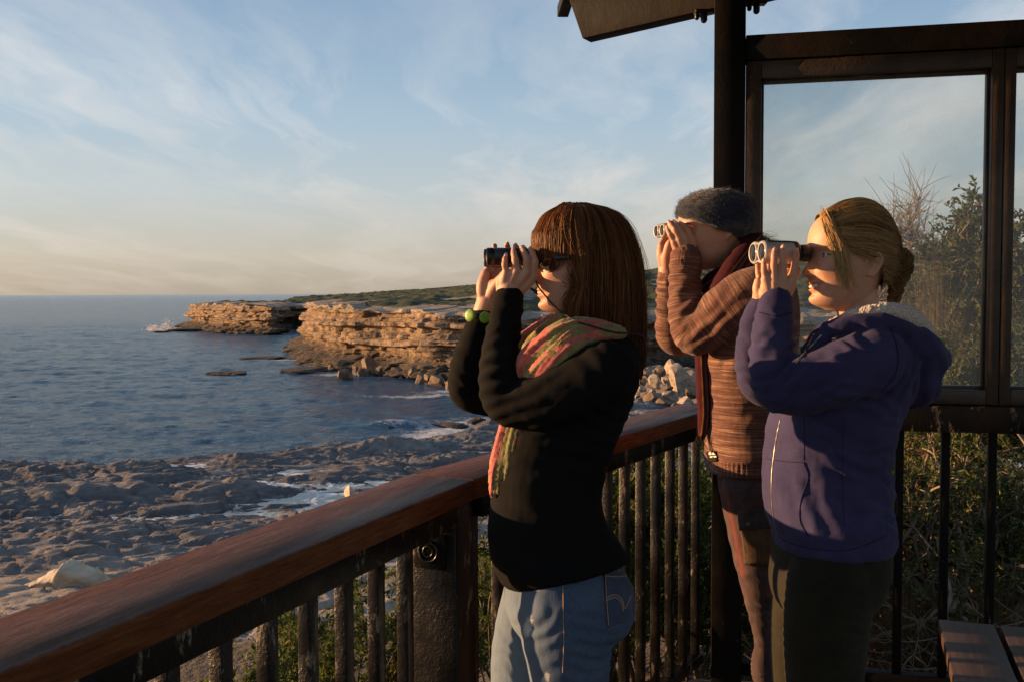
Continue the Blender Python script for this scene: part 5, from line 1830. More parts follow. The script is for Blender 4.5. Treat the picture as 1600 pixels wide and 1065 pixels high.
# jeans
M_DENIM, bb = new_mat('blue_denim')
v = coords(bb)
n1 = bb.noise(v, 7, 5, 0.6); n2 = bb.noise(bb.scale(v, (1, 1, 0.25)), 420, 3, 0.6)
fa = bb.n('ShaderNodeAttribute', attribute_name='fade')
cd = bb.ramp(bb.math('ADD', bb.math('MULTIPLY', n1, 0.55), bb.math('MULTIPLY', n2, 0.45)), [(0.36, (0.040, 0.060, 0.105)), (0.64, (0.090, 0.125, 0.190))])
cd = bb.mix(bb.math('MULTIPLY', (fa, 'Fac'), 0.75), cd, (0.25, 0.32, 0.38))
rip = bb.n('ShaderNodeAttribute', attribute_name='rip')
rn = bb.noise(bb.scale(v, (1, 1, 3.0)), 120, 3, 0.7)
cd = bb.mix(bb.ramp(bb.math('MULTIPLY', (rip, 'Fac'), bb.math('ADD', rn, 0.25)), [(0.44, 0), (0.60, 0.9)]), cd, (0.48, 0.48, 0.47))
finish(M_DENIM, bb, cd, 0.95, n2, 0.0009, 0.9, Specular_IOR_Level=0.08)
jl = [ring_loft([ring((795, 880), (968, 880), .140, 0, Y1), ring((790, 905), (984, 905), .155, 0, Y1), ring((788, 935), (991, 935), .172, 0, Y1), ring((797, 965), (986, 965), .17, 0, Y1), ring((815, 990), (962, 990), .14, 0, Y1)], 30),
      limb(Y1, [(882, 930, -.085, .105), (885, 985, -.088, .103), (889, 1040, -.09, .092), (892, 1120, -.09, .078), (900, 1300, -.09, .062), (912, 1590, -.09, .052)], 60, 28),
      limb(Y1, [(850, 930, .09, .098), (836, 985, .095, .097), (826, 1040, .10, .092), (822, 1120, .10, .080), (832, 1300, .11, .062), (845, 1560, .11, .052)], 60, 28)]
Vj, Fj = remesh(jl, 0.0055, 5)
Vj = folds(Vj, Fj, [(P(945, 1000, -.15), (0.3, 0, 1), .09, .030, .0040), (P(850, 960, -.15), (0.7, 0, -0.7), .09, .035, .0030), (P(935, 1050, -.15), (0.2, 0, 1), .08, .034, .0030), (P(800, 1010, .03), (0.6, 0, 0.8), .08, .04, .003)], 8)
jeans_VF = (Vj, Fj)
o = put('jeans', jeans_VF, M_DENIM, w1)
pz1 = np.array([(q - 0) for q in Vj])
fr_ = np.clip((P(842, 960, 0)[0] - Vj[:, 0]) / 0.09 + 0.4, 0, 1) * sstep(0.95, 0.75, Vj[:, 2])
attr(o, 'fade', 0.06 + 0.55 * fr_)
rp = np.zeros(len(Vj))
for (x, y, rx, rz, dd_) in ((825, 978, .014, .045, -.14), (852, 1062, .012, .03, -.14), (838, 918, .012, .012, -.14)):
    q = cast(jeans_VF, [(x, y)])
    if len(q):
        d = Vj - q[0]
        rp = np.maximum(rp, np.exp(-((d[:, 0] - 0.25 * d[:, 2]) / rx) ** 2 - (d[:, 2] / rz) ** 2 - (d[:, 1] / 0.05) ** 2))
attr(o, 'rip', rp)
M_DENIM2 = fabric('denim_patch', (0.030, 0.043, 0.078), (0.066, 0.088, 0.138), 420, 0.88, 0.15)
pk = put('back_pocket', decal(jeans_VF, [(943, 893), (989, 890), (981, 968), (949, 980)], 0.0035, 0.003, 16), M_DENIM2, w1)
ROOTLOC[pk.name] = ROOTLOC[w1.name]
M_THREAD = finish(*new_mat('orange_thread'), (0.55, 0.32, 0.14), 0.8)
pkVF = decal(jeans_VF, [(943, 893), (989, 890), (981, 968), (949, 980)], 0.0035, 0.003, 16)
sts = []
for ln in ([(945, 899), (966, 900), (988, 897)], [(947, 934), (956, 929), (966, 930), (973, 938), (976, 950), (982, 940), (986, 930)], [(947, 938), (957, 933), (965, 934), (971, 941), (974, 953)], [(946, 895), (948, 935), (951, 976)], [(879, 905), (880, 935), (880, 968), (881, 1000), (879, 1050)]):
    q = cast((np.vstack([pkVF[0], Vj]), [tuple(f) for f in pkVF[1]] + [tuple(int(i) + len(pkVF[0]) for i in f) for f in Fj]), [tuple(r) for r in interp_curve(np.array([(a, c, 0) for a, c in ln], float), 26)[:, :2]], 0.0004)
    if len(q) > 2:
        sts.append(tube(q, 0.0008, len(q), 5))
put('stitching', join(sts), M_THREAD, w1)
bl = cast(jeans_VF, [(966, 878), (966, 886), (967, 893)], 0.004)
if len(bl) > 1:
    put('belt_loop', tube(bl, 0.0045, 8, 8, flat=0.5), finish(*new_mat('loop'), (0.5, 0.42, 0.36), 0.9), w1)
put('shoe', foot_shape(Y1, 912, -.09), M_BLACKR, w1)
put('shoe', foot_shape(Y1, 845, .11), M_BLACKR, w1)

# scarf: folds of thin olive and pink cloth round the neck, one end hanging
TS = [(0, [(972, 521, -.09, .012), (930, 524, -.125, .019), (895, 541, -.145, .025), (862, 566, -.145, .027), (836, 592, -.130, .026), (818, 640, -.10, .022), (806, 690, -.095, .022), (797, 735, -.088, .020), (789, 769, -.08, .010)]),
      (1, [(968, 516, -.08, .012), (925, 507, -.112, .016), (885, 513, -.125, .021), (850, 535, -.122, .021), (824, 560, -.112, .021), (815, 586, -.105, .019), (800, 640, -.09, .019), (788, 690, -.082, .021), (778, 735, -.076, .020), (771, 771, -.07, .009)]),
      (0, [(950, 519, -.10, .014), (905, 518, -.135, .016), (870, 540, -.142, .016), (842, 567, -.130, .016), (824, 592, -.115, .014), (805, 650, -.095, .016), (790, 720, -.085, .018), (781, 765, -.078, .011)]),
      (1, [(955, 521, -.115, .012), (925, 520, -.135, .011), (890, 528, -.150, .010), (862, 551, -.155, .009), (840, 577, -.142, .008)]),
      (0, [(930, 494, -.055, .015), (890, 491, -.055, .016), (868, 505, -.050, .017), (846, 522, -.030, .018), (828, 545, .0, .020), (822, 570, .02, .018), (815, 600, .02, .016)]),
      (1, [(900, 492, .03, .015), (868, 500, .035, .016), (845, 512, .055, .018), (822, 530, .07, .020), (812, 550, .06, .018), (815, 580, .03, .016)]),
      (1, [(975, 522, -.02, .018), (962, 512, .06, .018), (925, 500, .085, .018), (890, 498, .07, .018), (868, 510, .05, .018)])]
sc_parts, axes = [], []
for k_, pts in TS:
    sc_parts.append(limb(Y1, pts, 60, 18, flat=1.0))
    axes.append((k_, limb_axis(Y1, pts, 50)))
Vs1, Fs1 = remesh(sc_parts, 0.0040, 2)
bd_ = np.full(len(Vs1), 9.0); kk = np.zeros(len(Vs1)); al = np.zeros(len(Vs1)); th_ = np.zeros(len(Vs1))
for i, (k_, ax_) in enumerate(axes):
    d, s_ = seg_param(Vs1, ax_)
    _, A_, B_ = frames(ax_)
    L_ = np.r_[0, np.cumsum(np.linalg.norm(np.diff(ax_, axis=0), axis=1))]
    ix = np.clip(np.searchsorted(L_, s_), 0, len(ax_) - 1)
    rel = Vs1 - ax_[ix]
    t_a = np.arctan2((rel * B_[ix]).sum(1), (rel * A_[ix]).sum(1))
    q = d < bd_
    bd_[q] = d[q]; kk[q] = k_; al[q] = s_[q] + 3.1 * i; th_[q] = t_a[q]
Ns = vnormals(Vs1, Fs1)
fold_ = fbm(np.c_[al * 5, np.cos(th_) * 2.4, np.sin(th_) * 2.4], 3, 4, 0.6, ridge=True)
Vs1 = Vs1 + Ns * (0.0055 * fold_ + 0.0012 * fbm(Vs1 * 60, 3, 5) - 0.003)[:, None]
kk = kk * 0.55 + 0.65 * (fbm(np.c_[al * 6, np.cos(th_) * 1.1, np.sin(th_) * 1.1], 2, 14)) + 0.12
mt, bb = new_mat('patterned_scarf')
v = coords(bb)
ka = bb.n('ShaderNodeAttribute', attribute_name='band')
la = bb.n('ShaderNodeAttribute', attribute_name='along')
pn = bb.noise(v, 26, 4, 0.55, 0.6)
fk = bb.math('ADD', bb.math('MULTIPLY', (ka, 'Fac'), 0.40), bb.math('MULTIPLY', pn, 1.0))
pinkc = bb.ramp(bb.noise(v, 60, 4, 0.6), [(0.35, (0.40, 0.075, 0.055)), (0.65, (0.55, 0.15, 0.11))])
olive = bb.ramp(bb.noise(v, 40, 4, 0.6), [(0.35, (0.155, 0.130, 0.035)), (0.65, (0.27, 0.225, 0.075))])
c = bb.mix(bb.ramp(fk, [(0.69, 0), (0.75, 1)]), olive, pinkc)
vr = bb.n('ShaderNodeTexNoise', {'Vector': v, 'Scale': 55, 'Detail': 2, 'Distortion': 1.6})
ln_ = bb.ramp(bb.math('ABSOLUTE', bb.math('SUBTRACT', vr, 0.5)), [(0.004, 1), (0.014, 0)])
c = bb.mix(bb.math('MULTIPLY', ln_, bb.ramp(fk, [(0.68, 0), (0.8, 0.85)])), c, (0.03, 0.015, 0.02))
wv_ = bb.noise(v, 800, 2)
M_SCARF1 = finish(mt, bb, c, 0.85, wv_, 0.0006, 0.7, Sheen_Weight=0.2)
o = put('scarf', (Vs1, Fs1), M_SCARF1, w1)
attr(o, 'band', kk); attr(o, 'along', al)

# sunglasses
mt, bb = new_mat('dark_lens')
M_DLENS = finish(mt, bb, (0.035, 0.012, 0.008), 0.06, Coat_Weight=0.6)
gl_ = []
for sg in (1, -1):
    c0 = np.array([0.086, 0.0365 * sg, -0.004])
    a_ = np.linspace(0, 2 * math.pi, 40, endpoint=False)
    R = []
    for t, q in ((0.0, 0), (0.55, 0.003), (0.85, 0.0045), (1.0, 0.0052), (1.0, 0.0075)):
        vv_ = c0[1] + sg * 0.0330 * t * np.cos(a_)
        pts = np.stack([0.0955 - q - 0.66 * np.maximum(np.abs(vv_) - 0.012, 0), vv_, c0[2] + 0.0235 * t * np.sin(a_)], 1)
        R.append(pts)
    VF = loft(H1.w(np.array(R).reshape(-1, 3)).reshape(len(R), 40, 3))
    gl_.append(VF)
    rim = np.array(R[3]); rim = np.vstack([rim, rim[:1]])
    gl_.append(tube(H1.w(rim), 0.0021, 70, 8, rnd=False))
glasses = put('sunglasses', join(gl_), M_DLENS, w1)
ROOTLOC[glasses.name] = ROOTLOC[w1.name]
tm = [tube(H1.w(np.array([(0.058, 0.070 * sg, 0.002), (0.040, 0.077 * sg, 0.004), (0.0, 0.077 * sg, 0.006), (-0.03, 0.077 * sg, -0.004)])), [0.006, 0.005, 0.0035, 0.003], 24, 10, flat=0.5) for sg in (1, -1)]
put('temple_arm', tm[0], M_BLACKR, glasses)
put('temple_arm', tm[1], M_BLACKR, glasses)
put('teeth', tube(H1.w(np.array([(0.0835, -0.013, -0.0712), (0.0885, 0, -0.0722), (0.0835, 0.013, -0.0712)])), 0.0030, 16, 8), M_TEETH, w1)

# hair: shell plus thousands of strands
M_HAIR1 = mat_hair('brown_hair', (0.026, 0.0105, 0.005), (0.115, 0.044, 0.018), (0.32, 0.140, 0.058))
rng = np.random.RandomState(12)
WB = np.array([-0.30, -0.25, -0.165, -0.10, -0.036, 0.0, 0.06, 0.10, 0.122, 0.131])


def env(phi, w):
    Eb = np.interp(w, WB, [0.150, 0.152, 0.157, 0.158, 0.156, 0.150, 0.131, 0.106, 0.066, 0.020])
    Es = np.interp(w, WB, [0.085, 0.087, 0.090, 0.092, 0.092, 0.090, 0.083, 0.066, 0.040, 0.014])
    Ef = np.interp(w, WB, [0.075, 0.075, 0.072, 0.060, 0.014, 0.034, 0.100, 0.088, 0.058, 0.02])
    c, s_ = np.cos(phi), np.sin(phi)
    u = np.where(c < 0, Eb * c, Ef * c)
    return np.stack([u + np.where(c < 0, 0, 0), Es * s_, w + 0 * u], -1)


def long_guides(phi, rs, tipj, jit):
    n = len(phi)
    a = np.abs(((phi + math.pi) % (2 * math.pi)) - math.pi)    # 0 front .. pi back
    tip = np.interp(a, np.radians([60, 80, 100, 125, 150, 180]), [-0.115, -0.130, -0.150, -0.165, -0.235, -0.262]) + tipj
    ws = [np.full(n, 0.128), np.full(n, 0.112), np.full(n, 0.082), np.full(n, 0.040), np.full(n, -0.01), np.full(n, -0.06)]
    ws += [-0.06 + (tip + 0.06) * f for f in (0.35, 0.7, 1.0)]
    pts = []
    for i, w in enumerate(ws):
        q = env(phi + jit * min(i / 4, 1), w)
        k = rs if i > 1 else 1 - (1 - rs) * 0.5
        q[:, 0] = (q[:, 0]) * k + 0.012 * (i == 0)
        q[:, 1] *= k
        if i >= 7:   # the ends turn in a little
            q[:, 1] *= 1 - 0.05 * (i - 6)
        pts.append(q)
    return np.stack(pts, 1)


def bang_guides(phi, rs, tipj, jit):
    n = len(phi)
    a = np.abs(phi)
    tip = np.interp(a, np.radians([0, 25, 50, 75, 100]), [0.040, 0.028, 0.010, 0.000, -0.012]) + tipj
    ws = [np.full(n, 0.128), np.full(n, 0.119), np.full(n, 0.100), np.full(n, 0.072)]
    ws += [0.072 + (tip - 0.072) * f for f in (0.33, 0.67, 1.0)]
    pts = []
    Efb = [0.022, 0.050, 0.079, 0.095, 0.101, 0.103, 0.102]
    Esb = [0.014, 0.042, 0.066, 0.080, 0.085, 0.086, 0.086]
    for i, w in enumerate(ws):
        p = phi + jit * i / 6
        k = rs if i > 1 else 1 - (1 - rs) * 0.5
        pts.append(np.stack([Efb[i] * np.cos(p) * k, Esb[i] * np.sin(p) * k, w - 0.002 * (1 - rs) * 40 * (i < 3) * 0.2], -1))
    return np.stack(pts, 1)


def clump(phi, step, k):
    return phi + (np.round(phi / step) * step - phi) * k


n = 6200
phi = np.where(rng.uniform(size=n) < 0.06, rad(64) - np.abs(rng.normal(size=n)) * rad(9), rng.uniform(rad(58), rad(302), n))
phc = clump(phi, rad(2.6), 0.55)
rs = 1 - np.abs(rng.normal(size=n)) * 0.035 - 0.018 * (0.5 + 0.5 * vnoise(P3(phi * 16, 0 * phi), 5))
G = long_guides(phc, rs, rng.normal(size=n) * 0.014 + 0.020 * vnoise(P3(phi * 12, 0 * phi), 77) + 0.05 * (rng.uniform(size=n) < 0.15) * rng.uniform(size=n), rng.normal(size=n) * 0.045)
lyr = rng.uniform(size=n) < 0.34
cut_ = np.where(lyr, rng.uniform(0.0, 0.11, n), 0)
G[:, 6:, 2] += cut_[:, None] * np.array([0.35, 0.7, 1.0])
G[:, 7:, :2] *= (1 + lyr[:, None, None] * np.array([0.02, 0.06])[None, :, None] * rng.uniform(0.2, 1.4, n)[:, None, None])
G[:, 5:, 0] += (0.006 * vnoise(P3(phi * 7, 0 * phi), 78) + rng.normal(size=n) * 0.003)[:, None] * np.linspace(0.2, 1, 4)[None]
G[:, 5:, 1] += (rng.normal(size=n) * 0.0035)[:, None] * np.linspace(0.2, 1, 4)[None]
S1 = bez(H1.w(G.reshape(-1, 3)).reshape(G.shape), 22)
S1 += 0.0016 * np.stack([vnoise(np.c_[phi * 9 + i, 0 * phi, 0 * phi], i)[:, None] * np.sin(np.linspace(0, 5, 22) + i)[None] for i in range(3)], -1)
n2 = 2400
ph2 = np.clip(rng.normal(size=n2) * rad(52), rad(-112), rad(112))
rs2 = 1 - np.abs(rng.normal(size=n2)) * 0.03 + 0.03 * (rng.uniform(size=n2) < 0.12) - 0.022 * (0.5 + 0.5 * vnoise(P3(ph2 * 24, 0 * ph2), 6))
G2 = bang_guides(clump(ph2, rad(3.4), 0.5), rs2, rng.normal(size=n2) * 0.009 - 0.008 * np.abs(vnoise(P3(ph2 * 9, 0 * ph2), 3)), rng.normal(size=n2) * 0.05)
S2 = bez(H1.w(G2.reshape(-1, 3)).reshape(G2.shape), 22)
n3 = 260
ph3 = rng.uniform(rad(40), rad(320), n3)
G3 = long_guides(ph3, 1.0 + np.abs(rng.normal(size=n3)) * 0.03, rng.normal(size=n3) * 0.03, rng.normal(size=n3) * 0.10) + rng.normal(size=(n3, 9, 3)) * 0.0022 * np.linspace(0.3, 1.6, 9)[None, :, None]
S3 = bez(H1.w(G3.reshape(-1, 3)).reshape(G3.shape), 22)
ALL = np.concatenate([S1, S2, S3])
Vh, Fh_ = strands(ALL, np.r_[rng.uniform(0.0005, 0.0010, n), rng.uniform(0.0005, 0.0009, n2), np.full(n3, 0.00032)])
tint = np.r_[np.clip(0.45 + 0.26 * rng.normal(size=n) + 0.25 * vnoise(P3(phi * 14, 0 * phi), 8), 0, 1), np.clip(0.55 + 0.22 * rng.normal(size=n2), 0, 1), np.full(n3, 0.7)]
hr = put('hair', (Vh, Fh_), M_HAIR1, w1)
attr(hr, 'tint', np.repeat(tint, 22 * 3))
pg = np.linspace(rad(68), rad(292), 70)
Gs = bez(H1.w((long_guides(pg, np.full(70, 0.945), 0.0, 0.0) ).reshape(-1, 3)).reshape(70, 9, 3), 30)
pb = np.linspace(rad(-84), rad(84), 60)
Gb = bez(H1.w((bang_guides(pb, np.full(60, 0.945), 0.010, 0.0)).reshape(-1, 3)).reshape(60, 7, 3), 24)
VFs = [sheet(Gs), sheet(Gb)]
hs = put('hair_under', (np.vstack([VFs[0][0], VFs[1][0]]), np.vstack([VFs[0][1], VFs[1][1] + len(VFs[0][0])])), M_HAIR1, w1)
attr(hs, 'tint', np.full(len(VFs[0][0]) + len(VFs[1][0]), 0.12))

# bracelet of green discs on the far wrist
br_ = put('bracelet', tube([P(738, 493, .02), P(748, 497, .018), P(760, 497, .022), P(768, 494, .04), P(765, 489, .085), P(745, 488, .085), P(736, 490, .05), P(738, 493, .02)], 0.004, 40, 8), M_BLACKR, w1)
ROOTLOC[br_.name] = ROOTLOC[w1.name]
mt, bb = new_mat('green_disc')
M_GREEN = finish(mt, bb, bb.ramp(bb.noise(coords(bb), 90, 4), [(0.3, (0.13, 0.26, 0.012)), (0.7, (0.22, 0.38, 0.03))]), 0.45)


def disc(c, nrm, r, t):
    nrm = np.asarray(nrm, float); nrm /= np.linalg.norm(nrm)
    a = np.cross(nrm, (0, 0, 1)); a /= np.linalg.norm(a); b_ = np.cross(nrm, a)
    an = np.linspace(0, 2 * math.pi, 28, endpoint=False)
    R = [c + nrm * h + r_ * (np.cos(an)[:, None] * a + np.sin(an)[:, None] * b_) for h, r_ in ((-t, r * .9), (-t * .6, r), (t * .5, r), (t, r * .85), (t * 1.15, r * 0.4))]
    return loft(np.array(R))


put('bead', disc(P(735, 493, .012), (-0.55, -0.8, 0.1), 0.0145, 0.004), M_GREEN, br_)
put('bead', disc(P(758, 496, .012), (0.15, -0.9, 0.25), 0.0135, 0.004), M_GREEN, br_)

# her binoculars, with the cord to the neck
b1r = thing('binoculars', P(800, 402, 0), 'black binoculars held up by the woman with long brown hair', 'binoculars')
ax1 = np.array([-math.cos(rad(7)), -math.sin(rad(7)), 0.0]); sd1 = np.array([math.sin(rad(7)), -math.cos(rad(7)), 0]); up1 = np.array([0, 0, 1.0])
c_b = P(798, 402.5, 0)
binocular_barrels(b1r, c_b, ax1, up1, sd1, 0.112, 0.0205, 0.031, M_BLACKR, M_BLACKR, M_LENS, eye_r=0.0165, eye_L=0.022)
put('cord', join([tube([P(838, 410, -.05), P(836, 432, -.05), P(840, 446, -.062), P(852, 462, -.082), P(868, 480, -.095), P(885, 493, -.115), P(903, 503, -.135), P(930, 511, -.145), P(960, 519, -.125), P(988, 521, -.108), P(1000, 523, -.09), P(1006, 527, -.06), P(1008, 530, -0.02), P(1006, 532, .03)], 0.0019, 90, 8),
                  tube([P(836, 436, .03), P(828, 448, .02), P(836, 455, .0), P(846, 462, -.0)], 0.0030, 24, 8)]), M_CORD, b1r)
# ================================================================== WOMAN IN THE BLUE HOODIE
Y2 = 2.45
K2 = Y2 / 2.25
KS[Y2] = K2
w2 = thing('person', at(1290, 1000, Y2) * np.array([1, 1, 0]) + [0, 0, -0.12], 'smiling woman with braided fair hair in a blue hoodie holding silver binoculars', 'person', 'people on the lookout with binoculars')
H2 = Head(at(1327, 400, Y2), yaw=5, pitch=-2, sc=K2)
P = lambda x, y, d=0.0: at(x, y, Y2 + d * K2)
nearL2 = dict(wrist=P(1213, 466, -.058),
              mcp=[P(1238, 433, -.060), P(1224, 441, -.068), P(1209.5, 441, -.068), P(1196, 437, -.062)],
              pip=[P(1243, 410, -.062), P(1223.5, 414, -.068), P(1209, 415, -.068), P(1194, 423, -.063)],
              dip=[P(1244.5, 399, -.058), P(1223.5, 397, -.064), P(1209.5, 400, -.064), P(1193.5, 413, -.061)],
              tip=[P(1244.5, 392, -.053), P(1223.5, 386, -.059), P(1210, 391, -.059), P(1193.4, 407, -.058)],
              thumb=[P(1222, 455, -.040), P(1234, 440, -.02), P(1242, 428, -.008), P(1246, 421, -.002)],
              extra=[([P(1199, 465, -.055), P(1196, 450, -.058), P(1197, 440, -.06)], [0.0125, 0.0125, 0.011]), ([P(1228, 464, -.055), P(1236, 446, -.056), P(1238, 436, -.058)], [0.0125, 0.0125, 0.011])])
farR2 = dict(wrist=P(1192, 474, .060),
             mcp=[P(1226, 440, .070), P(1214, 440, .074), P(1199, 440, .072), P(1187, 444, .064)],
             pip=[P(1236, 416, .066), P(1218, 412, .070), P(1202, 414, .070), P(1185, 424, .062)],
             dip=[P(1238, 402, .060), P(1219, 396, .064), P(1203, 399, .064), P(1184, 415, .058)],
             tip=[P(1238, 393, .054), P(1219, 387, .056), P(1203, 390, .056), P(1184, 409, .054)],
             thumb=[P(1198, 456, .035), P(1212, 442, .018), P(1226, 428, .008), P(1238, 420, .003)],
             extra=[([P(1188, 472, .05), P(1184, 452, .05), P(1185, 440, .05)], [0.0125, 0.0135, 0.011])])
body = head_shape(H2, smile=1.0, noseh=0.84)
body.append(tube([H2.w((-0.026, 0, -0.04)), H2.w((-0.022, 0, -0.095)), P(1344, 500), P(1350, 545)], [0.049, 0.050, 0.054, 0.075], 20, 24))
body.append(ring_loft([ring((1300, 530), (1400, 530), .10, 0, Y2), ring((1255, 590), (1395, 590), .13, 0, Y2), ring((1225, 700), (1365, 700), .12, 0, Y2), ring((1225, 800), (1362, 790), .12, 0, Y2), ring((1228, 880), (1370, 880), .14, 0, Y2)]))
body += fingers(nearL2, 0.95 * K2) + fingers(farR2, 0.95 * K2)
body += [limb(Y2, [(1213, 464, -.058, .027), (1211, 480, -.062, .028), (1208, 550, -.09, .025), (1216, 600, -.115, .028), (1290, 590, -.140, .034), (1350, 565, -.155, .055)]),
         limb(Y2, [(1192, 474, .06, .026), (1190, 490, .062, .026), (1180, 550, .09, .025), (1187, 597, .11, .028), (1280, 585, .14, .034), (1350, 565, .155, .055)]),
         limb(Y2, [(1298, 900, -.085, .08), (1294, 1065, -.085, .07), (1298, 1400, -.09, .045), (1300, 1590, -.09, .04)]), limb(Y2, [(1272, 900, .085, .08), (1264, 1065, .09, .07), (1270, 1400, .10, .045), (1275, 1560, .10, .04)])]
Vb, Fb = remesh(body, 0.0026, 4)
SK2 = (0.60, 0.345, 0.225)
nails(w2, nearL2, 0.95 * K2)
o = put('body', (Vb, Fb), M_SKIN, w2)
attr(o, 'col', skin_col(Vb, H2, SK2, (0.52, 0.17, 0.13), nearL2['tip'] + farR2['tip'] + nearL2['pip'], smile=1.0))
tp = np.array([(0.0838, v, -0.0722 + 0.006 * (v / 0.028) ** 2) for v in np.linspace(-0.020, 0.020, 9)])
tp[:, 0] += 0.0040 - 16.0 * tp[:, 1] ** 2
put('teeth', tube(H2.w(tp), 0.0036 * K2, 30, 8), M_TEETH, w2)
for sg in (1, -1):
    bm = bmesh.new(); bmesh.ops.create_uvsphere(bm, u_segments=24, v_segments=16, radius=0.0112 * K2)
    VE = np.array([v.co[:] for v in bm.verts]); FE = [tuple(v.index for v in f.verts) for f in bm.faces]; bm.free()
    c_ = H2.w((0.0628, 0.0315 * sg, -0.0020))
    ey = put('eye', (VE + c_, FE), M_EYE, w2)
    ROOTLOC[ey.name] = ROOTLOC[w2.name]
    put('iris', disc(H2.w((0.0728, 0.0315 * sg, -0.0020)), H2.M[0], 0.0055, 0.0009), M_IRIS, ey)
    put('eyelashes', tube(H2.w(np.array([(0.0745, 0.0195 * sg, 0.000), (0.0795, 0.031 * sg, 0.0020), (0.0690, 0.0450 * sg, -0.0010)])), 0.0019, 18, 6), M_LASH, w2)
    put('eyebrow', tube(H2.w(np.array([(0.0925, 0.014 * sg, 0.0165), (0.0915, 0.030 * sg, 0.0205), (0.0760, 0.050 * sg, 0.0155)])), [0.0016, 0.0022, 0.0010], 18, 8, flat=0.6), finish(*new_mat('eyebrow'), (0.11, 0.06, 0.03), 0.8), w2)

# hoodie
M_HOOD = fabric('navy_fleece', (0.028, 0.0255, 0.070), (0.052, 0.047, 0.114), 620, 0.95, 0.06)
slN2 = [(1213, 471, -.059, .0345), (1210, 488, -.064, .0385), (1207, 530, -.080, .0445), (1207, 580, -.103, .0475), (1217, 606, -.118, .0500), (1246, 604, -.130, .060), (1290, 592, -.142, .066), (1335, 576, -.150, .071), (1370, 566, -.140, .071)]
slF2 = [(1193, 479, .060, .033), (1185, 505, .068, .039), (1178, 550, .088, .043), (1183, 592, .108, .045), (1202, 603, .12, .048), (1290, 585, .15, .062), (1350, 565, .155, .07)]
tor2 = [((1312, 512), (1398, 502), .085), ((1290, 530), (1412, 522), .135), ((1266, 556), (1421, 552), .172), ((1243, 588), (1418, 588), .180), ((1223, 625), (1407, 626), .168), ((1206, 660), (1396, 656), .158), ((1200, 700), (1387, 700), .152), ((1197, 738), (1383, 732), .152),
        ((1197, 765), (1386, 757), .154), ((1200, 795), (1382, 783), .158), ((1206, 820), (1387, 806), .166), ((1212, 833), (1388, 826), .162), ((1211, 838), (1389, 834), .164), ((1216, 852), (1386, 849), .160)]
hood2 = [((1362, 506), (1410, 502), .085), ((1347, 514), (1432, 512), .125), ((1342, 527), (1452, 528), .142), ((1350, 545), (1466, 550), .140), ((1360, 563), (1470, 564), .125), ((1372, 580), (1458, 580), .115), ((1380, 600), (1455, 602), .11), ((1392, 622), (1444, 624), .085), ((1404, 634), (1426, 636), .04)]
hp = [ring_loft([ring(l, r, b_, 0, Y2) for l, r, b_ in tor2], 60), limb(Y2, slN2, 70, 26), limb(Y2, slF2, 70, 26),
      ring_loft([ring(l, r, b_, 0.0, Y2) for l, r, b_ in hood2], 40),
      limb(Y2, [(1268, 548, -.10, .010), (1296, 516, -.115, .018), (1330, 505, -.132, .019), (1375, 504, -.142, .020), (1413, 516, -.125, .021), (1434, 534, -.075, .022), (1443, 542, .0, .022), (1434, 530, .07, .022), (1400, 502, .115, .02), (1340, 500, .11, .02), (1290, 516, .09, .018), (1258, 548, .07, .010)], 110, 16),
      limb(Y2, [(1452, 575, -.03, .03), (1466, 563, 0, .026), (1455, 575, .04, .03)], 20, 14)]
Vt, Ft = remesh(hp, 0.0050, 5)
Vt = folds(Vt, Ft, [(P(1232, 590, -.13), (0.7, 0, -1), .085, .030, .0055), (P(1208, 540, -.09), (0.2, 0, 1), .075, .034, .0040), (P(1380, 600, -.15), (0.9, 0, -.5), .10, .045, .0045), (P(1350, 720, -.14), (0.5, 0, 1), .13, .055, .0038), (P(1375, 770, -.08), (0.1, 0, 1), .09, .040, .0045),
                      (P(1300, 800, -.15), (0.8, 0, .3), .12, .06, .003), (P(1430, 580, -.08), (1, 0, .3), .08, .035, .0045), (P(1180, 560, .07), (0.2, 0, 1), .07, .035, .004), (P(1340, 650, -.15), (.3, 0, 1), .10, .035, .0035), (P(1330, 530, -.14), (.6, 0, 1), .09, .04, .003)], 15, 1.5)
Vt += vnormals(Vt, Ft) * (0.0012 * fbm(Vt * 30, 3, 6) + 0.0036 * fbm(Vt * np.array([11, 11, 19]), 3, 62, 0.55, ridge=True))[:, None]
hoodie_VF = (Vt, Ft)
put('hoodie', hoodie_VF, M_HOOD, w2)
mt, bb = new_mat('sherpa')
v = coords(bb)
vo = bb.n('ShaderNodeTexVoronoi', {'Vector': v, 'Scale': 170})
M_SHERPA = finish(mt, bb, bb.ramp((vo, 0), [(0.1, (0.78, 0.68, 0.58)), (0.7, (0.52, 0.43, 0.36))]), 0.95, bb.math('SUBTRACT', 1.0, (vo, 0)), 0.004, 1.0, Sheen_Weight=0.4)
sp_ = [limb(Y2, [(1304, 507, -.090, .012), (1328, 495, -.112, .014), (1360, 488, -.125, .017), (1395, 487, -.122, .020), (1424, 497, -.095, .023), (1441, 515, -.04, .023), (1442, 517, .03, .021), (1418, 495, .085, .024), (1375, 486, .105, .022), (1330, 495, .095, .016), (1298, 508, .07, .012)], 100, 18)]
Vq, Fq = remesh(sp_, 0.004, 2)
Vq += vnormals(Vq, Fq) * (0.0022 * fbm(Vq * 190, 2, 6))[:, None]
put('hood_lining', (Vq, Fq), M_SHERPA, w2)
M_ZIP = finish(*new_mat('zip_metal'), (0.42, 0.38, 0.30), 0.35, Metallic=0.8)
M_SEAM = fabric('navy_seam', (0.014, 0.012, 0.034), (0.024, 0.020, 0.054), 620, 0.95, 0.0)
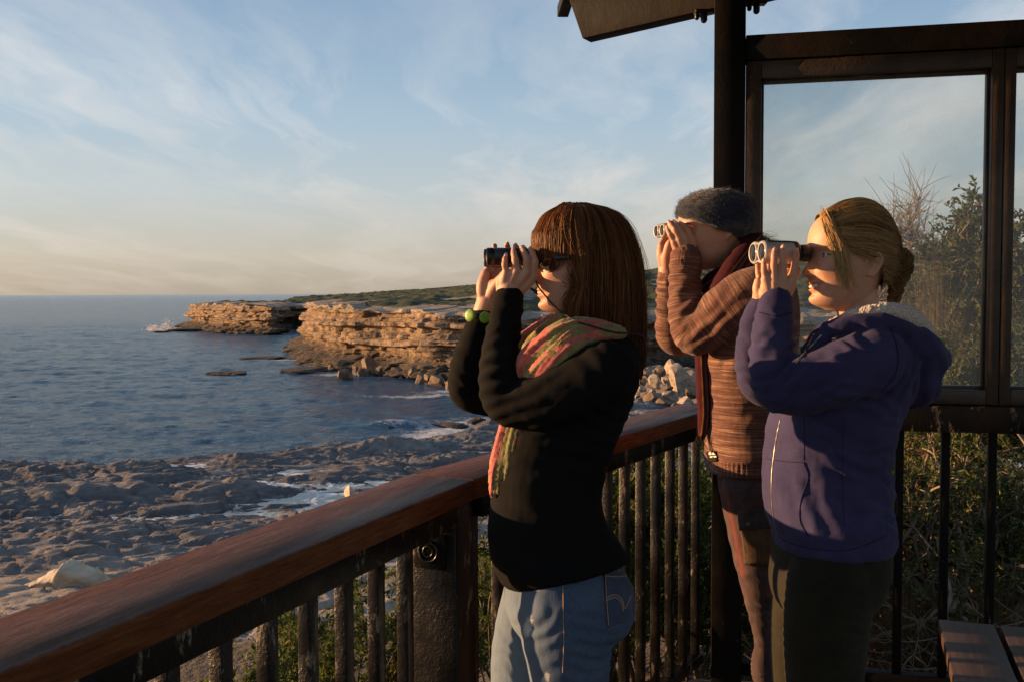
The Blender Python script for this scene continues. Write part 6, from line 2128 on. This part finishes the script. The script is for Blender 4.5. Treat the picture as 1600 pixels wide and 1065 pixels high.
zs_ = [q for q in (cord_on(hoodie_VF, [(1283, 524), (1268, 540), (1253, 556), (1244, 566)], 0.0022, 0.001), cord_on(hoodie_VF, [(1272, 522), (1262, 540), (1252, 556)], 0.0018, 0.001), cord_on(hoodie_VF, [(1219, 656), (1213, 685), (1209, 712), (1206, 740), (1206, 780), (1210, 815), (1216, 836)], 0.0018, 0.0006, 40)) if q]
for q in zs_:
    put('zip', q, M_ZIP, w2)
sm_ = [q for q in (cord_on(hoodie_VF, [(1256, 652), (1257, 685), (1256, 718)], 0.0008), cord_on(hoodie_VF, [(1199, 716), (1225, 720), (1256, 722)], 0.0009), cord_on(hoodie_VF, [(1256, 722), (1263, 745), (1252, 780), (1250, 812), (1262, 836)], 0.0018),
                   cord_on(hoodie_VF, [(1213, 836), (1240, 850), (1280, 858), (1330, 858), (1386, 836)], 0.0011), cord_on(hoodie_VF, [(1391, 512), (1402, 545), (1400, 580), (1378, 612)], 0.0012), cord_on(hoodie_VF, [(1318, 660), (1316, 740), (1320, 850)], 0.0005), cord_on(hoodie_VF, [(1186, 488), (1212, 494), (1238, 488)], 0.0014)) if q]
for q in sm_:
    put('seam', q, M_SEAM, w2)

# dark olive trousers
M_OLIVE = fabric('olive_cotton', (0.012, 0.0105, 0.006), (0.026, 0.0225, 0.012), 480, 0.85, 0.05)
pl_ = [ring_loft([ring((1222, 835), (1380, 835), .135, 0, Y2), ring((1212, 870), (1384, 868), .155, 0, Y2), ring((1207, 905), (1378, 898), .160, 0, Y2), ring((1212, 935), (1366, 928), .145, 0, Y2), ring((1230, 960), (1340, 955), .11, 0, Y2)], 30),
       limb(Y2, [(1298, 905, -.082, .098), (1291, 970, -.085, .094), (1288, 1040, -.085, .087), (1288, 1120, -.085, .077), (1298, 1300, -.09, .062), (1300, 1590, -.09, .05)], 60, 28),
       limb(Y2, [(1274, 905, .082, .098), (1268, 970, .085, .096), (1264, 1040, .09, .090), (1264, 1120, .09, .08), (1270, 1300, .10, .062), (1275, 1560, .10, .05)], 60, 28)]
Vj, Fj = remesh(pl_, 0.0055, 5)
Vj = folds(Vj, Fj, [(P(1250, 940, -.12), (0.3, 0, 1), .09, .022, .0022), (P(1230, 1000, -.02), (0.15, 0, 1), .10, .024, .0022), (P(1340, 1000, -.14), (0.2, 0, 1), .09, .03, .003)], 18)
put('trousers', (Vj, Fj), M_OLIVE, w2)
put('shoe', foot_shape(Y2, 1300, -.09), M_BLACKR, w2)
put('shoe', foot_shape(Y2, 1275, .10), M_BLACKR, w2)

# hair drawn back to a braid
M_HAIR2 = mat_hair('fair_brown_hair', (0.070, 0.036, 0.015), (0.30, 0.178, 0.074), (0.62, 0.41, 0.19))
rng = np.random.RandomState(22)
EC, ER = np.array([-0.014, 0, 0.016]), np.array([0.1075, 0.0815, 0.1165])


def ell(d):
    return 1 / np.sqrt((d[..., 0] / ER[0]) ** 2 + (d[..., 1] / ER[1]) ** 2 + (d[..., 2] / ER[2]) ** 2)


HL = np.array([(0.083, 0.0, 0.088), (0.080, 0.022, 0.085), (0.070, 0.048, 0.068), (0.054, 0.066, 0.040), (0.034, 0.076, 0.012), (0.012, 0.080, -0.002), (-0.020, 0.082, 0.004), (-0.044, 0.074, -0.022), (-0.058, 0.060, -0.052), (-0.064, 0.044, -0.078)])
GA = np.array([-0.112, 0.0, -0.004])


def swept(q, side, lay, gj, m_=24):
    """hair from the hairline (q 0..1 from the parting to the nape) back to the braid"""
    S0 = interp_curve(HL, 200)[np.clip((q * 199).astype(int), 0, 199)]
    S0 = S0 * np.stack([np.ones_like(q), side, np.ones_like(q)], 1)
    E0 = GA + gj
    d0, d1 = S0 - EC, E0 - EC
    r0, r1 = np.linalg.norm(d0, axis=1), np.linalg.norm(d1, axis=1)
    d0 = d0 / r0[:, None]; d1 = d1 / r1[:, None]
    om = np.arccos(np.clip((d0 * d1).sum(1), -1, 1))
    f = np.linspace(0, 1, m_)[None, :, None]
    D = (np.sin((1 - f) * om[:, None, None]) * d0[:, None] + np.sin(f * om[:, None, None]) * d1[:, None]) / np.maximum(np.sin(om), 1e-4)[:, None, None]
    D[..., 2] += 0.20 * np.sin(f[..., 0] * math.pi) * (1 - q[:, None]) * 0.9    # rises over the crown before it falls back
    D /= np.linalg.norm(D, axis=2)[..., None]
    R = ell(D)
    t = f[..., 0]
    bl = np.clip(t / 0.16, 0, 1) ** 0.7
    R = (r0[:, None] * (1 - bl) + R * bl) * (1 - lay[:, None] * np.clip(t * 4, 0, 1))
    e = np.clip((t - 0.82) / 0.18, 0, 1) ** 1.5
    R = R * (1 - e) + r1[:, None] * e
    return EC + D * R[..., None]


n = 5200
q = rng.uniform(0, 1, n) ** 0.85
qc = clump(q, 0.022, 0.55)
side = np.where(rng.uniform(size=n) < 0.68, 1.0, -1.0)
lay = np.abs(rng.normal(size=n)) * 0.022 + 0.016 * (0.5 + 0.5 * vnoise(P3(q * 34, side), 4))
gj = np.stack([rng.normal(size=n) * 0.006, side * 0.010 + rng.normal(size=n) * 0.010, 0.034 - 0.075 * q + rng.normal(size=n) * 0.007], 1)
L = swept(qc, side, lay, gj)
L += 0.0022 * np.stack([vnoise(np.c_[q * 22 + i, side, 0 * q], 9 + i)[:, None] * np.sin(np.linspace(0, 4, 24) + i)[None] for i in range(3)], -1)
S1 = H2.w(L.reshape(-1, 3)).reshape(L.shape)
n2 = 140
a = rng.uniform(0, 1, n2)
lk = np.stack([np.stack([0.074 + 0.006 * a, 0.012 + 0.030 * a, 0.100 - 0.014 * a], 1), np.stack([0.084 - 0.006 * a, 0.034 + 0.026 * a, 0.072 + 0 * a], 1), np.stack([0.081 - 0.020 * a, 0.055 + 0.016 * a, 0.034 + 0 * a], 1),
               np.stack([0.072 - 0.026 * a, 0.067 + 0.010 * a, 0.000 + 0 * a], 1), np.stack([0.064 - 0.028 * a, 0.073 + 0.004 * a, -0.030 - 0.010 * a], 1), np.stack([0.057 - 0.026 * a, 0.073 + 0.003 * a, -0.055 - 0.022 * a], 1)], 1)
lk += rng.normal(size=(n2, 1, 3)) * np.array([0.006, 0.002, 0.006]) + rng.normal(size=(n2, 6, 3)) * 0.0020 * np.linspace(0.3, 1.5, 6)[None, :, None]
S2 = bez(H2.w(lk.reshape(-1, 3)).reshape(lk.shape), 24)
# loose wisps at the temple, ear and nape
n3 = 130
q3 = rng.uniform(0.25, 1, n3)
w3 = swept(q3, np.where(rng.uniform(size=n3) < 0.75, 1.0, -1.0), np.zeros(n3), rng.normal(size=(n3, 3)) * 0.02 + [0, 0, -0.02])
w3 = w3 + (w3 - EC) * (0.03 + 0.10 * rng.uniform(size=n3) ** 2)[:, None, None] * np.sin(np.linspace(0.2, 3.0, 24))[None, :, None]
S3 = H2.w(w3.reshape(-1, 3)).reshape(w3.shape)
# braid: three strands of many hairs
bp = interp_curve(np.array([P(1402, 398, .0), P(1407, 410, -.004), P(1406, 424, -.006), P(1402, 438, -.008), P(1400, 452, -.010), P(1397, 466, -.012), P(1395, 480, -.014), P(1394, 490, -.012)]), 70)
T_, A_, B_ = frames(bp)
SB = []
tt_ = np.linspace(0, 1, 70)
wide = np.interp(tt_, [0, .2, .55, .85, 1], [0.016, 0.017, 0.0105, 0.0075, 0.004])
rr3 = np.interp(tt_, [0, .2, .55, .85, 1], [0.0150, 0.0150, 0.0095, 0.0070, 0.004])
for k in range(3):
    phk = tt_ * 17 + k * 2 * math.pi / 3
    cen = bp + (wide * np.sin(phk))[:, None] * B_ + (0.6 * wide * np.sin(2 * phk))[:, None] * A_
    Tk, Ak, Bk = frames(cen)
    for j in range(170):
        o_ = rng.uniform(0, 6.28); rad_k = rr3 * rng.uniform(0.75, 1.05)
        SB.append(cen + rad_k[:, None] * (math.cos(o_) * Ak + math.sin(o_) * Bk))
SB = np.array(SB)
Vh, Fh_ = strands(np.concatenate([S1, S2, S3]), np.r_[rng.uniform(0.0006, 0.0011, n), rng.uniform(0.0005, 0.0009, n2), np.full(n3, 0.00035)])
Vb2, Fb2 = strands(SB, 0.0009, taper=0.8)
hr = put('hair', (np.vstack([Vh, Vb2]), np.vstack([Fh_, Fb2 + len(Vh)])), M_HAIR2, w2)
tint = np.r_[np.clip(0.46 + 0.20 * rng.normal(size=n) + 0.25 * vnoise(P3(q * 40, side), 8) - 0.22 * q, 0, 1), np.clip(0.75 + 0.2 * rng.normal(size=n2), 0, 1), np.full(n3, 0.8)]
attr(hr, 'tint', np.r_[np.repeat(tint, 24 * 3), np.repeat(np.clip(0.18 + 0.14 * rng.normal(size=len(SB)), 0, 1), 70 * 3)])
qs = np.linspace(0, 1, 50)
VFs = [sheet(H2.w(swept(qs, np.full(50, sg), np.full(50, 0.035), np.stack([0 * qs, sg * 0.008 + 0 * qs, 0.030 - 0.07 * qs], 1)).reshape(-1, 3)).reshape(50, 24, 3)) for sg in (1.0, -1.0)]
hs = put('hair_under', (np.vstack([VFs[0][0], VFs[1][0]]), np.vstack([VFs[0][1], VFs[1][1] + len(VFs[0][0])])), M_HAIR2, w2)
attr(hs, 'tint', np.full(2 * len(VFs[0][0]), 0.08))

# silver binoculars
b2r = thing('binoculars', P(1206, 395, 0), 'silver and black binoculars held by the woman in the blue hoodie', 'binoculars')
yw = rad(9)
compact_binocular(b2r, P(1211, 395.5, 0), np.array([-math.cos(yw), -math.sin(yw), 0.02]), up1, np.array([math.sin(yw), -math.cos(yw), 0]), 0.084 * K2, 0.0255 * K2, 0.050 * K2, 0.0185 * K2, 0.026 * K2)
# ================================================================== PERSON IN THE KNITTED CARDIGAN
Y3 = 3.0
w3r = thing('person', at(1180, 1000, Y3) * np.array([1, 1, 0]) + [0, 0, -0.12], 'person in a knitted beanie and brown striped cardigan looking through small binoculars', 'person', 'people on the lookout with binoculars')
H3 = Head(at(1112, 353, Y3), yaw=7, pitch=10, sc=1.03)
P = lambda x, y, d=0.0: at(x, y, Y3 + d)
nearL3 = dict(wrist=P(1071, 399, -.055),
              mcp=[P(1080, 372, -.060), P(1070.5, 372.5, -.068), P(1061.5, 375, -.068), P(1053.5, 379.5, -.062)],
              pip=[P(1075, 360, -.062), P(1063, 358.5, -.068), P(1054.5, 359, -.068), P(1047, 367, -.062)],
              dip=[P(1069, 353, -.056), P(1057, 351, -.060), P(1049, 352, -.060), P(1044, 361, -.058)],
              tip=[P(1063, 349, -.048), P(1052.5, 346.5, -.050), P(1045, 347.5, -.050), P(1042, 355.5, -.052)],
              thumb=[P(1076, 390, -.04), P(1076, 380, -.018), P(1070, 372, -.006), P(1063, 369, -.002)],
              extra=[([P(1078, 398, -.05), P(1081, 384, -.056), P(1081, 374, -.058)], [0.0145, 0.0145, 0.012]), ([P(1063, 398, -.05), P(1057, 386, -.056), P(1055, 380, -.058)], [0.0135, 0.013, 0.011])])
farR3 = dict(wrist=P(1043, 424, .055),
             mcp=[P(1060, 376, .065), P(1051, 375, .070), P(1042, 377, .068), P(1034, 381, .060)],
             pip=[P(1068, 362, .066), P(1058, 359, .070), P(1049, 360, .070), P(1038, 366, .062)],
             dip=[P(1068, 354, .058), P(1058, 352, .062), P(1048, 353, .062), P(1036, 360, .056)],
             tip=[P(1064, 350, .050), P(1054, 349, .052), P(1045, 350, .052), P(1034, 356, .050)],
             thumb=[P(1042, 406, .028), P(1043, 392, .008), P(1046, 381, -.002), P(1052, 374, -.004)],
             extra=[([P(1039, 422, .05), P(1034, 400, .045), P(1033, 384, .05)], [0.014, 0.016, 0.012])])
body = head_shape(H3, male=True, noseh=1.0, ear=0.45)
body.append(tube([H3.w((-0.030, 0, -0.03)), H3.w((-0.038, 0, -0.090)), P(1150, 432), P(1165, 480)], [0.052, 0.054, 0.062, 0.09], 20, 24))
body.append(ring_loft([ring((1135, 450), (1205, 430), .12, 0, Y3), ring((1112, 520), (1220, 500), .15, 0, Y3), ring((1112, 640), (1212, 630), .14, 0, Y3), ring((1118, 740), (1212, 735), .14, 0, Y3)]))
body += fingers(nearL3, 1.06) + fingers(farR3, 1.06)
body += [limb(Y3, [(1071, 397, -.055, .030), (1071, 412, -.06, .031), (1070, 465, -.08, .028), (1083, 515, -.112, .031), (1125, 495, -.15, .038), (1180, 460, -.165, .065)]),
         limb(Y3, [(1043, 422, .055, .029), (1044, 435, .06, .030), (1046, 480, .08, .028), (1054, 525, .105, .031), (1110, 500, .15, .05), (1180, 460, .165, .065)]),
         limb(Y3, [(1185, 770, -.08, .075), (1185, 880, -.08, .045), (1192, 1010, -.08, .018), (1196, 1300, -.08, .024)]), limb(Y3, [(1195, 770, .09, .085), (1200, 900, .10, .058), (1205, 1100, .11, .04), (1210, 1280, .11, .036)])]
Vb, Fb = remesh(body, 0.0030, 4)
SK3 = (0.52, 0.29, 0.19)
nails(w3r, nearL3, 1.0)
o = put('body', (Vb, Fb), M_SKIN, w3r)
attr(o, 'col', skin_col(Vb, H3, SK3, (0.42, 0.15, 0.11), nearL3['tip'] + farR3['tip'] + nearL3['pip']))
put('eyebrow', tube(H3.w(np.array([(0.0935, 0.012, 0.0165), (0.0925, 0.030, 0.0205), (0.0770, 0.050, 0.0155)])), [0.002, 0.0028, 0.0012], 18, 8, flat=0.6), M_LASH, w3r)

# marled cardigan
slN3 = [(1071.5, 404, -.058, .0455), (1071, 420, -.062, .0475), (1070, 426, -.064, .0465), (1070, 460, -.078, .0485), (1073, 500, -.100, .0530), (1084, 524, -.118, .0570), (1104, 514, -.135, .0660), (1135, 490, -.155, .0830), (1172, 468, -.165, .0900), (1198, 458, -.150, .085)]
slF3 = [(1044, 428, .058, .0340), (1046, 450, .066, .0400), (1047, 490, .085, .0440), (1049, 522, .102, .0490), (1060, 531, .112, .050), (1110, 505, .150, .068), (1160, 475, .165, .080), (1195, 460, .160, .085)]
tor3 = [((1142, 425), (1203, 400), .11), ((1120, 445), (1222, 418), .175), ((1104, 478), (1236, 450), .205), ((1093, 520), (1242, 492), .205), ((1090, 560), (1240, 540), .19), ((1093, 600), (1234, 590), .182), ((1098, 650), (1229, 642), .178), ((1102, 690), (1228, 682), .180), ((1105, 706), (1228, 700), .184), ((1104, 712), (1226, 706), .176), ((1106, 734), (1225, 728), .172)]
cp = [ring_loft([ring(l, r, b_, 0, Y3) for l, r, b_ in tor3], 70), limb(Y3, slN3, 90, 26), limb(Y3, slF3, 90, 26)]
Vt, Ft = remesh(cp, 0.0055, 4)
Vt = folds(Vt, Ft, [(P(1102, 490, -.14), (0.8, 0, -.9), .10, .036, .0085), (P(1070, 450, -.07), (0.15, 0, 1), .08, .038, .0060), (P(1046, 480, .08), (0.15, 0, 1), .09, .038, .0055), (P(1150, 520, -.15), (0.8, 0, -.6), .12, .05, .006), (P(1150, 620, -.15), (0.3, 0, 1), .14, .07, .004), (P(1080, 520, -.11), (.5, 0, 1), .07, .03, .004)], 25)
axN, axF = limb_axis(Y3, slN3, 60), limb_axis(Y3, slF3, 60)
dn_, sn_ = seg_param(Vt, axN); df_, sf_ = seg_param(Vt, axF)
LN = np.r_[0, np.cumsum(np.linalg.norm(np.diff(axN, axis=0), axis=1))]
rN = np.interp(sn_, np.linspace(0, LN[-1], len(slN3)), [p[3] for p in slN3])
rF = np.interp(sf_, np.linspace(0, LN[-1], len(slF3)), [p[3] for p in slF3])
st_ = Vt[:, 2].copy()
onN, onF = dn_ < rN * 1.22, df_ < rF * 1.22
st_[onF] = sf_[onF] + 5
st_[onN] = sn_[onN] + 9
rib = ((onN & (sn_ < 0.034)) | (onF & (sf_ < 0.03))).astype(float)
zh = P(1105, 712, 0)[2]
rib = np.maximum(rib, (~onN & ~onF & (Vt[:, 2] < zh + 0.004)).astype(float))
cen_x = np.where(onN, 0, 0)
ang_t = np.arctan2(Vt[:, 1] - Y3, Vt[:, 0] - P(1165, 600)[0])
_, TA, TB = frames(axN)
ixn = np.clip((sn_ / LN[-1] * 59).astype(int), 0, 59)
ang_n = np.arctan2(((Vt - axN[ixn]) * TB[ixn]).sum(1), ((Vt - axN[ixn]) * TA[ixn]).sum(1))
Vt += vnormals(Vt, Ft) * (0.0022 * rib * np.where(onN | onF, np.sin(ang_n * 30), np.sin(ang_t * 74)) + 0.0010 * fbm(Vt * 60, 3, 5))[:, None]
card_VF = (Vt, Ft)
mt, bb = new_mat('marled_knit')
sa = bb.n('ShaderNodeAttribute', attribute_name='stripe')
ra_ = bb.n('ShaderNodeAttribute', attribute_name='rib')
v = coords(bb)
sv = bb.n('ShaderNodeCombineXYZ', {0: bb.math('MULTIPLY', (sa, 'Fac'), 235.0), 1: bb.math('MULTIPLY', (bb.n('ShaderNodeSeparateXYZ', {0: v}), 0), 9.0), 2: bb.math('MULTIPLY', (bb.n('ShaderNodeSeparateXYZ', {0: v}), 1), 9.0)})
n1 = bb.noise(sv, 1.0, 3, 0.6)
sv2 = bb.n('ShaderNodeCombineXYZ', {0: bb.math('MULTIPLY', (sa, 'Fac'), 34.0), 1: 0.0, 2: 0.0})
n2 = bb.noise(sv2, 1.0, 2, 0.5)
n3 = bb.noise(v, 420, 2, 0.6)
c = bb.ramp(bb.math('ADD', bb.math('MULTIPLY', n1, 0.72), bb.math('MULTIPLY', n2, 0.28)), [(0.36, (0.040, 0.017, 0.014)), (0.46, (0.115, 0.040, 0.026)), (0.55, (0.205, 0.092, 0.052)), (0.66, (0.42, 0.26, 0.145))])
c = bb.mix(bb.math('MULTIPLY', bb.ramp(n3, [(0.4, 0), (0.6, 1)]), 0.45), c, (0.085, 0.036, 0.028))
M_KNIT = finish(mt, bb, c, 0.95, bb.math('ADD', n3, n1), 0.0022, 0.9, Sheen_Weight=0.15)
o = put('cardigan', card_VF, M_KNIT, w3r)
attr(o, 'stripe', st_); attr(o, 'rib', rib)
M_PATCH = fabric('dark_label', (0.010, 0.008, 0.006), (0.022, 0.018, 0.014), 500, 0.9, 0.0)
lab = decal(card_VF, [(1105.5, 705), (1119.5, 703.5), (1122.5, 719.5), (1108.5, 721)], 0.003, 0.002, 8)
lb = put('label_patch', lab, M_PATCH, w3r)
ROOTLOC[lb.name] = ROOTLOC[w3r.name]
M_EMB = finish(*new_mat('pale_print'), (0.62, 0.58, 0.50), 0.8)
k7 = lambda a, c: (1090 + a / 7.075, 640 + c / 7.075)
q1 = patch_poly(lab, [k7(*p) for p in ((120, 486), (126, 462), (142, 446), (160, 441), (170, 446), (158, 452), (150, 464), (150, 480), (156, 494), (128, 497))], 0.005)
q2 = patch_poly(lab, [k7(*p) for p in ((158, 494), (160, 478), (170, 464), (182, 478), (200, 494))], 0.005)
q3_ = patch_poly(lab, [k7(*p) for p in ((133, 510), (205, 506), (210, 520), (137, 526))], 0.005)
em = [q for q in (q1, q2, q3_) if len(q[0]) > 2]
put('emblem', join(em), M_EMB, lb, smooth=False)

# striped scarf
mt, bb = new_mat('striped_scarf')
va = bb.n('ShaderNodeAttribute', attribute_name='across')
n3 = bb.noise(coords(bb), 500, 2)
cs = bb.ramp((va, 'Fac'), [(0.0, (0.045, 0.010, 0.014)), (0.30, (0.075, 0.012, 0.018)), (0.36, (0.22, 0.10, 0.02)), (0.42, (0.045, 0.012, 0.016)), (0.50, (0.02, 0.06, 0.06)), (0.58, (0.24, 0.05, 0.03)), (0.64, (0.035, 0.012, 0.03)), (0.75, (0.17, 0.012, 0.03)), (1.0, (0.05, 0.010, 0.016))], 'CONSTANT')
M_SCARF3 = finish(mt, bb, cs, 0.9, n3, 0.0012, 0.8, Specular_IOR_Level=0.1)
T3 = [[(1178, 380, -.055, .026), (1160, 398, -.105, .029), (1140, 424, -.135, .027), (1122, 450, -.130, .023), (1109, 473, -.100, .017)],
      [(1182, 384, -.02, .032), (1185, 392, .05, .034), (1165, 410, .10, .034), (1135, 430, .09, .030), (1110, 447, .05, .026), (1098, 460, .0, .022)],
      [(1136, 428, -.05, .030), (1112, 440, -.035, .026), (1098, 458, -.01, .022), (1092, 480, .01, .020)],
      [(1096, 520, -.055, .016), (1096.5, 560, -.068, .020), (1099, 610, -.070, .021), (1100, 645, -.062, .019), (1097, 678, -.045, .014)]]
sp3 = [limb(Y3, t_, 50, 20, flat=1.25) for t_ in T3]
Vs3, Fs3 = remesh(sp3, 0.0045, 3)
bdd = np.full(len(Vs3), 9.0); acr = np.zeros(len(Vs3))
for t_ in T3:
    ax_ = limb_axis(Y3, t_, 50)
    d, s_ = seg_param(Vs3, ax_)
    Tt, At, Bt = frames(ax_)
    Lx = np.r_[0, np.cumsum(np.linalg.norm(np.diff(ax_, axis=0), axis=1))]
    ix = np.clip(np.searchsorted(Lx, s_), 0, 49)
    cval = ((Vs3 - ax_[ix]) * Bt[ix]).sum(1) / 0.062 + 0.5
    k = d < bdd
    bdd[k] = d[k]; acr[k] = cval[k]
Vs3 += vnormals(Vs3, Fs3) * (0.002 * fbm(Vs3 * 40, 3, 3))[:, None]
o = put('scarf', (Vs3, Fs3), M_SCARF3, w3r)
attr(o, 'across', np.clip(acr, 0, 1))
rng = np.random.RandomState(33)
fr3 = []
for i in range(26):
    p0 = P(1089 + i * 0.42, 680, -.05 + rng.normal() * .01)
    fr3.append(np.array([p0, p0 + [rng.normal() * .004, rng.normal() * .004, -0.018], p0 + [rng.normal() * .008 - 0.004, rng.normal() * .006, -0.042]]))
put('fringe', strands(bez(np.array(fr3), 8), 0.0014, k=4), M_PATCH, o)

# trousers with a cargo pocket
mt, bb = new_mat('patchwork_trousers')
v = coords(bb)
n1 = bb.noise(bb.scale(v, (1, 1, 0.6)), 26, 6, 0.7)
n2 = bb.noise(bb.scale(v, (1, 1, 0.3)), 300, 3)
rd_ = bb.n('ShaderNodeAttribute', attribute_name='red')
c = bb.ramp(n1, [(0.3, (0.022, 0.013, 0.015)), (0.7, (0.090, 0.047, 0.044))])
c = bb.mix(bb.math('MULTIPLY', (rd_, 'Fac'), 0.8), c, (0.17, 0.032, 0.024))
M_TR3 = finish(mt, bb, c, 0.9, bb.math('ADD', n2, n1), 0.0015, 0.8)
pl_ = [ring_loft([ring((1118, 715), (1222, 712), .14, 0, Y3), ring((1124, 745), (1224, 742), .155, 0, Y3), ring((1128, 775), (1226, 772), .155, 0, Y3), ring((1140, 805), (1220, 800), .13, 0, Y3)], 24),
       limb(Y3, [(1176, 760, -.075, .098), (1180, 820, -.08, .085), (1184, 880, -.08, .067), (1190, 950, -.08, .044), (1194, 1005, -.08, .029), (1193, 1030, -.08, .036), (1194, 1050, -.08, .038), (1197, 1075, -.08, .034), (1200, 1270, -.08, .040)], 70, 26),
       limb(Y3, [(1186, 760, .09, .095), (1190, 830, .10, .085), (1198, 900, .10, .07), (1206, 1000, .11, .045), (1208, 1080, .11, .036), (1210, 1270, .11, .04)], 60, 26)]
Vj, Fj = remesh(pl_, 0.0055, 4)
Vj = folds(Vj, Fj, [(P(1165, 870, -.12), (0.4, 0, 1), .10, .05, .004), (P(1190, 960, -.10), (0.5, 0, 1), .08, .03, .003), (P(1193, 1045, -.09), (0.1, 0, 1), .05, .014, .004), (P(1145, 780, -.1), (1, 0, .4), .08, .04, .003)], 35)
tr3_VF = (Vj, Fj)
o = put('trousers', tr3_VF, M_TR3, w3r)
red = np.zeros(len(Vj))
for pts in ([(1130, 757), (1140, 800), (1151, 850), (1160, 900)], [(1192, 757), (1196, 800), (1200, 840)], [(1206, 880), (1203, 930)]):
    q = cast(tr3_VF, [tuple(r) for r in interp_curve(np.array([(a, c, 0) for a, c in pts], float), 20)[:, :2]])
    if len(q) > 1:
        red = np.maximum(red, np.exp(-(seg_param(Vj, q)[0] / 0.009) ** 2))
attr(o, 'red', red)
pk = put('cargo_pocket', decal(tr3_VF, [(1155.5, 800), (1202, 796), (1207, 879), (1164, 880)], 0.005, 0.004, 16), simple('brown_corduroy', (0.065, 0.034, 0.014), (0.125, 0.068, 0.028), 30, 0.9, 300, 0.002, (1, 1, 0.4)), w3r)
ROOTLOC[pk.name] = ROOTLOC[w3r.name]
put('pocket_flap', decal(tr3_VF, [(1154, 797), (1203, 792), (1203, 822), (1157, 826)], 0.010, 0.004, 14), simple('dark_flap', (0.022, 0.018, 0.018), (0.05, 0.038, 0.036), 30, 0.9, 300, 0.002), w3r)
bt = cast(tr3_VF, [(1169, 818)], 0.020)
put('button', disc(bt[0], (0.1, -1, 0), 0.0065, 0.002), simple('bronze_button', (0.10, 0.05, 0.02), (0.16, 0.08, 0.03), 60, 0.4), w3r)
put('shoe', foot_shape(Y3, 1196, -.08, zf=-0.12), M_BLACKR, w3r)
put('shoe', foot_shape(Y3, 1206, .11, zf=-0.12), M_BLACKR, w3r)

# knitted beanie
hat = [((1061, 342), (1156, 375), .090), ((1057, 338), (1161, 373), .097), ((1056, 331), (1168, 366), .102), ((1060, 319), (1175, 351), .105), ((1072, 307), (1178.5, 334), .101), ((1090, 299.5), (1176, 318), .088), ((1109, 296.5), (1167, 306), .066), ((1127, 296.5), (1154, 300), .035), ((1137, 297), (1143, 298), .008)]
Vk, Fk = ring_loft([ring(l, r, b_, 0, Y3, k=72, e=0.95) for l, r, b_ in hat], 60)
Fk = [tuple(f) for f in Fk]
Fq3 = np.array([f if len(f) == 4 else (f[0], f[1], f[2], f[2]) for f in Fk])
Nk = vnormals(Vk, Fq3[:, :3])
if (Nk * (Vk - Vk.mean(0))).sum() < 0:
    Nk = -Nk
Vk = Vk + Nk * (0.004 * fbm(Vk * 16, 3, 2) + 0.0032 * fbm(Vk * np.array([70, 70, 120]), 2, 7))[:, None]
mt, bb = new_mat('fuzzy_wool')
at_ = bb.n('ShaderNodeAttribute', attribute_name='tint')
v = coords(bb)
wn = bb.noise(bb.scale(v, (1, 1, 1)), 130, 3, 0.7)
c = bb.ramp(bb.math('ADD', bb.math('MULTIPLY', (at_, 'Fac'), 0.6), bb.math('MULTIPLY', wn, 0.5)), [(0.25, (0.009, 0.011, 0.022)), (0.5, (0.024, 0.029, 0.048)), (0.70, (0.060, 0.056, 0.058)), (0.88, (0.13, 0.105, 0.085))])
M_WOOL = finish(mt, bb, c, 0.95, wn, 0.003, 0.9, Sheen_Weight=0.35, Specular_IOR_Level=0.1)
hb = put('beanie', (Vk, Fk), M_WOOL, w3r)
ROOTLOC[hb.name] = ROOTLOC[w3r.name]
attr(hb, 'tint', np.clip(0.35 + 0.5 * fbm(Vk * np.array([14, 14, 40]), 3, 9), 0, 1))
nf = 5200
pick = rng.randint(0, len(Fk), nf)
bc = rng.dirichlet((1, 1, 1), nf)
ids = np.array([Fk[i][:3] for i in pick])
pp_ = (Vk[ids] * bc[..., None]).sum(1); nn_ = (Nk[ids] * bc[..., None]).sum(1)
nn_ /= np.maximum(np.linalg.norm(nn_, axis=1), 1e-6)[:, None]
ln = rng.uniform(0.002, 0.006, nf)[:, None]
d1 = nn_ + rng.normal(size=(nf, 3)) * 0.7; d2 = d1 * 0.5 + rng.normal(size=(nf, 3)) * 0.8
fz = np.stack([pp_, pp_ + d1 * ln * 0.5, pp_ + d1 * ln * 0.5 + d2 * ln * 0.5], 1)
o = put('wool_fuzz', strands(bez(fz, 5), 0.00045), M_WOOL, hb)
attr(o, 'tint', np.repeat(rng.uniform(0, 0.9, nf), 15))
# dark hair at the nape, caught under the cap
n = 500
a = rng.uniform(0, 1, n)
s0 = np.stack([P(1150 + 10 * x, 372, -.05 + .09 * y) for x, y in zip(rng.uniform(size=n), rng.uniform(size=n))])
s1 = s0 + np.array([0.022, 0, -0.006]) + rng.normal(size=(n, 3)) * 0.006
s2 = s1 + np.array([0.035, 0, -0.004]) + rng.normal(size=(n, 3)) * np.array([0.012, 0.01, 0.010])
s3 = s2 + np.array([0.020, 0, -0.016]) + rng.normal(size=(n, 3)) * np.array([0.014, 0.012, 0.012])
hr = put('hair', strands(bez(np.stack([s0, s1, s2, s3], 1), 14), 0.0007), M_HAIR1, w3r)
attr(hr, 'tint', np.repeat(np.clip(0.35 + 0.25 * rng.normal(size=n), 0, 1), 14 * 3))

b3r = thing('binoculars', P(1050, 361, 0), 'small silver binoculars held by the person in the beanie', 'binoculars')
yw = rad(14)
compact_binocular(b3r, P(1049, 361, 0), np.array([-math.cos(yw), -math.sin(yw), 0.0]), up1, np.array([math.sin(yw), -math.cos(yw), 0]), 0.078, 0.0205, 0.046, 0.0155, 0.020)
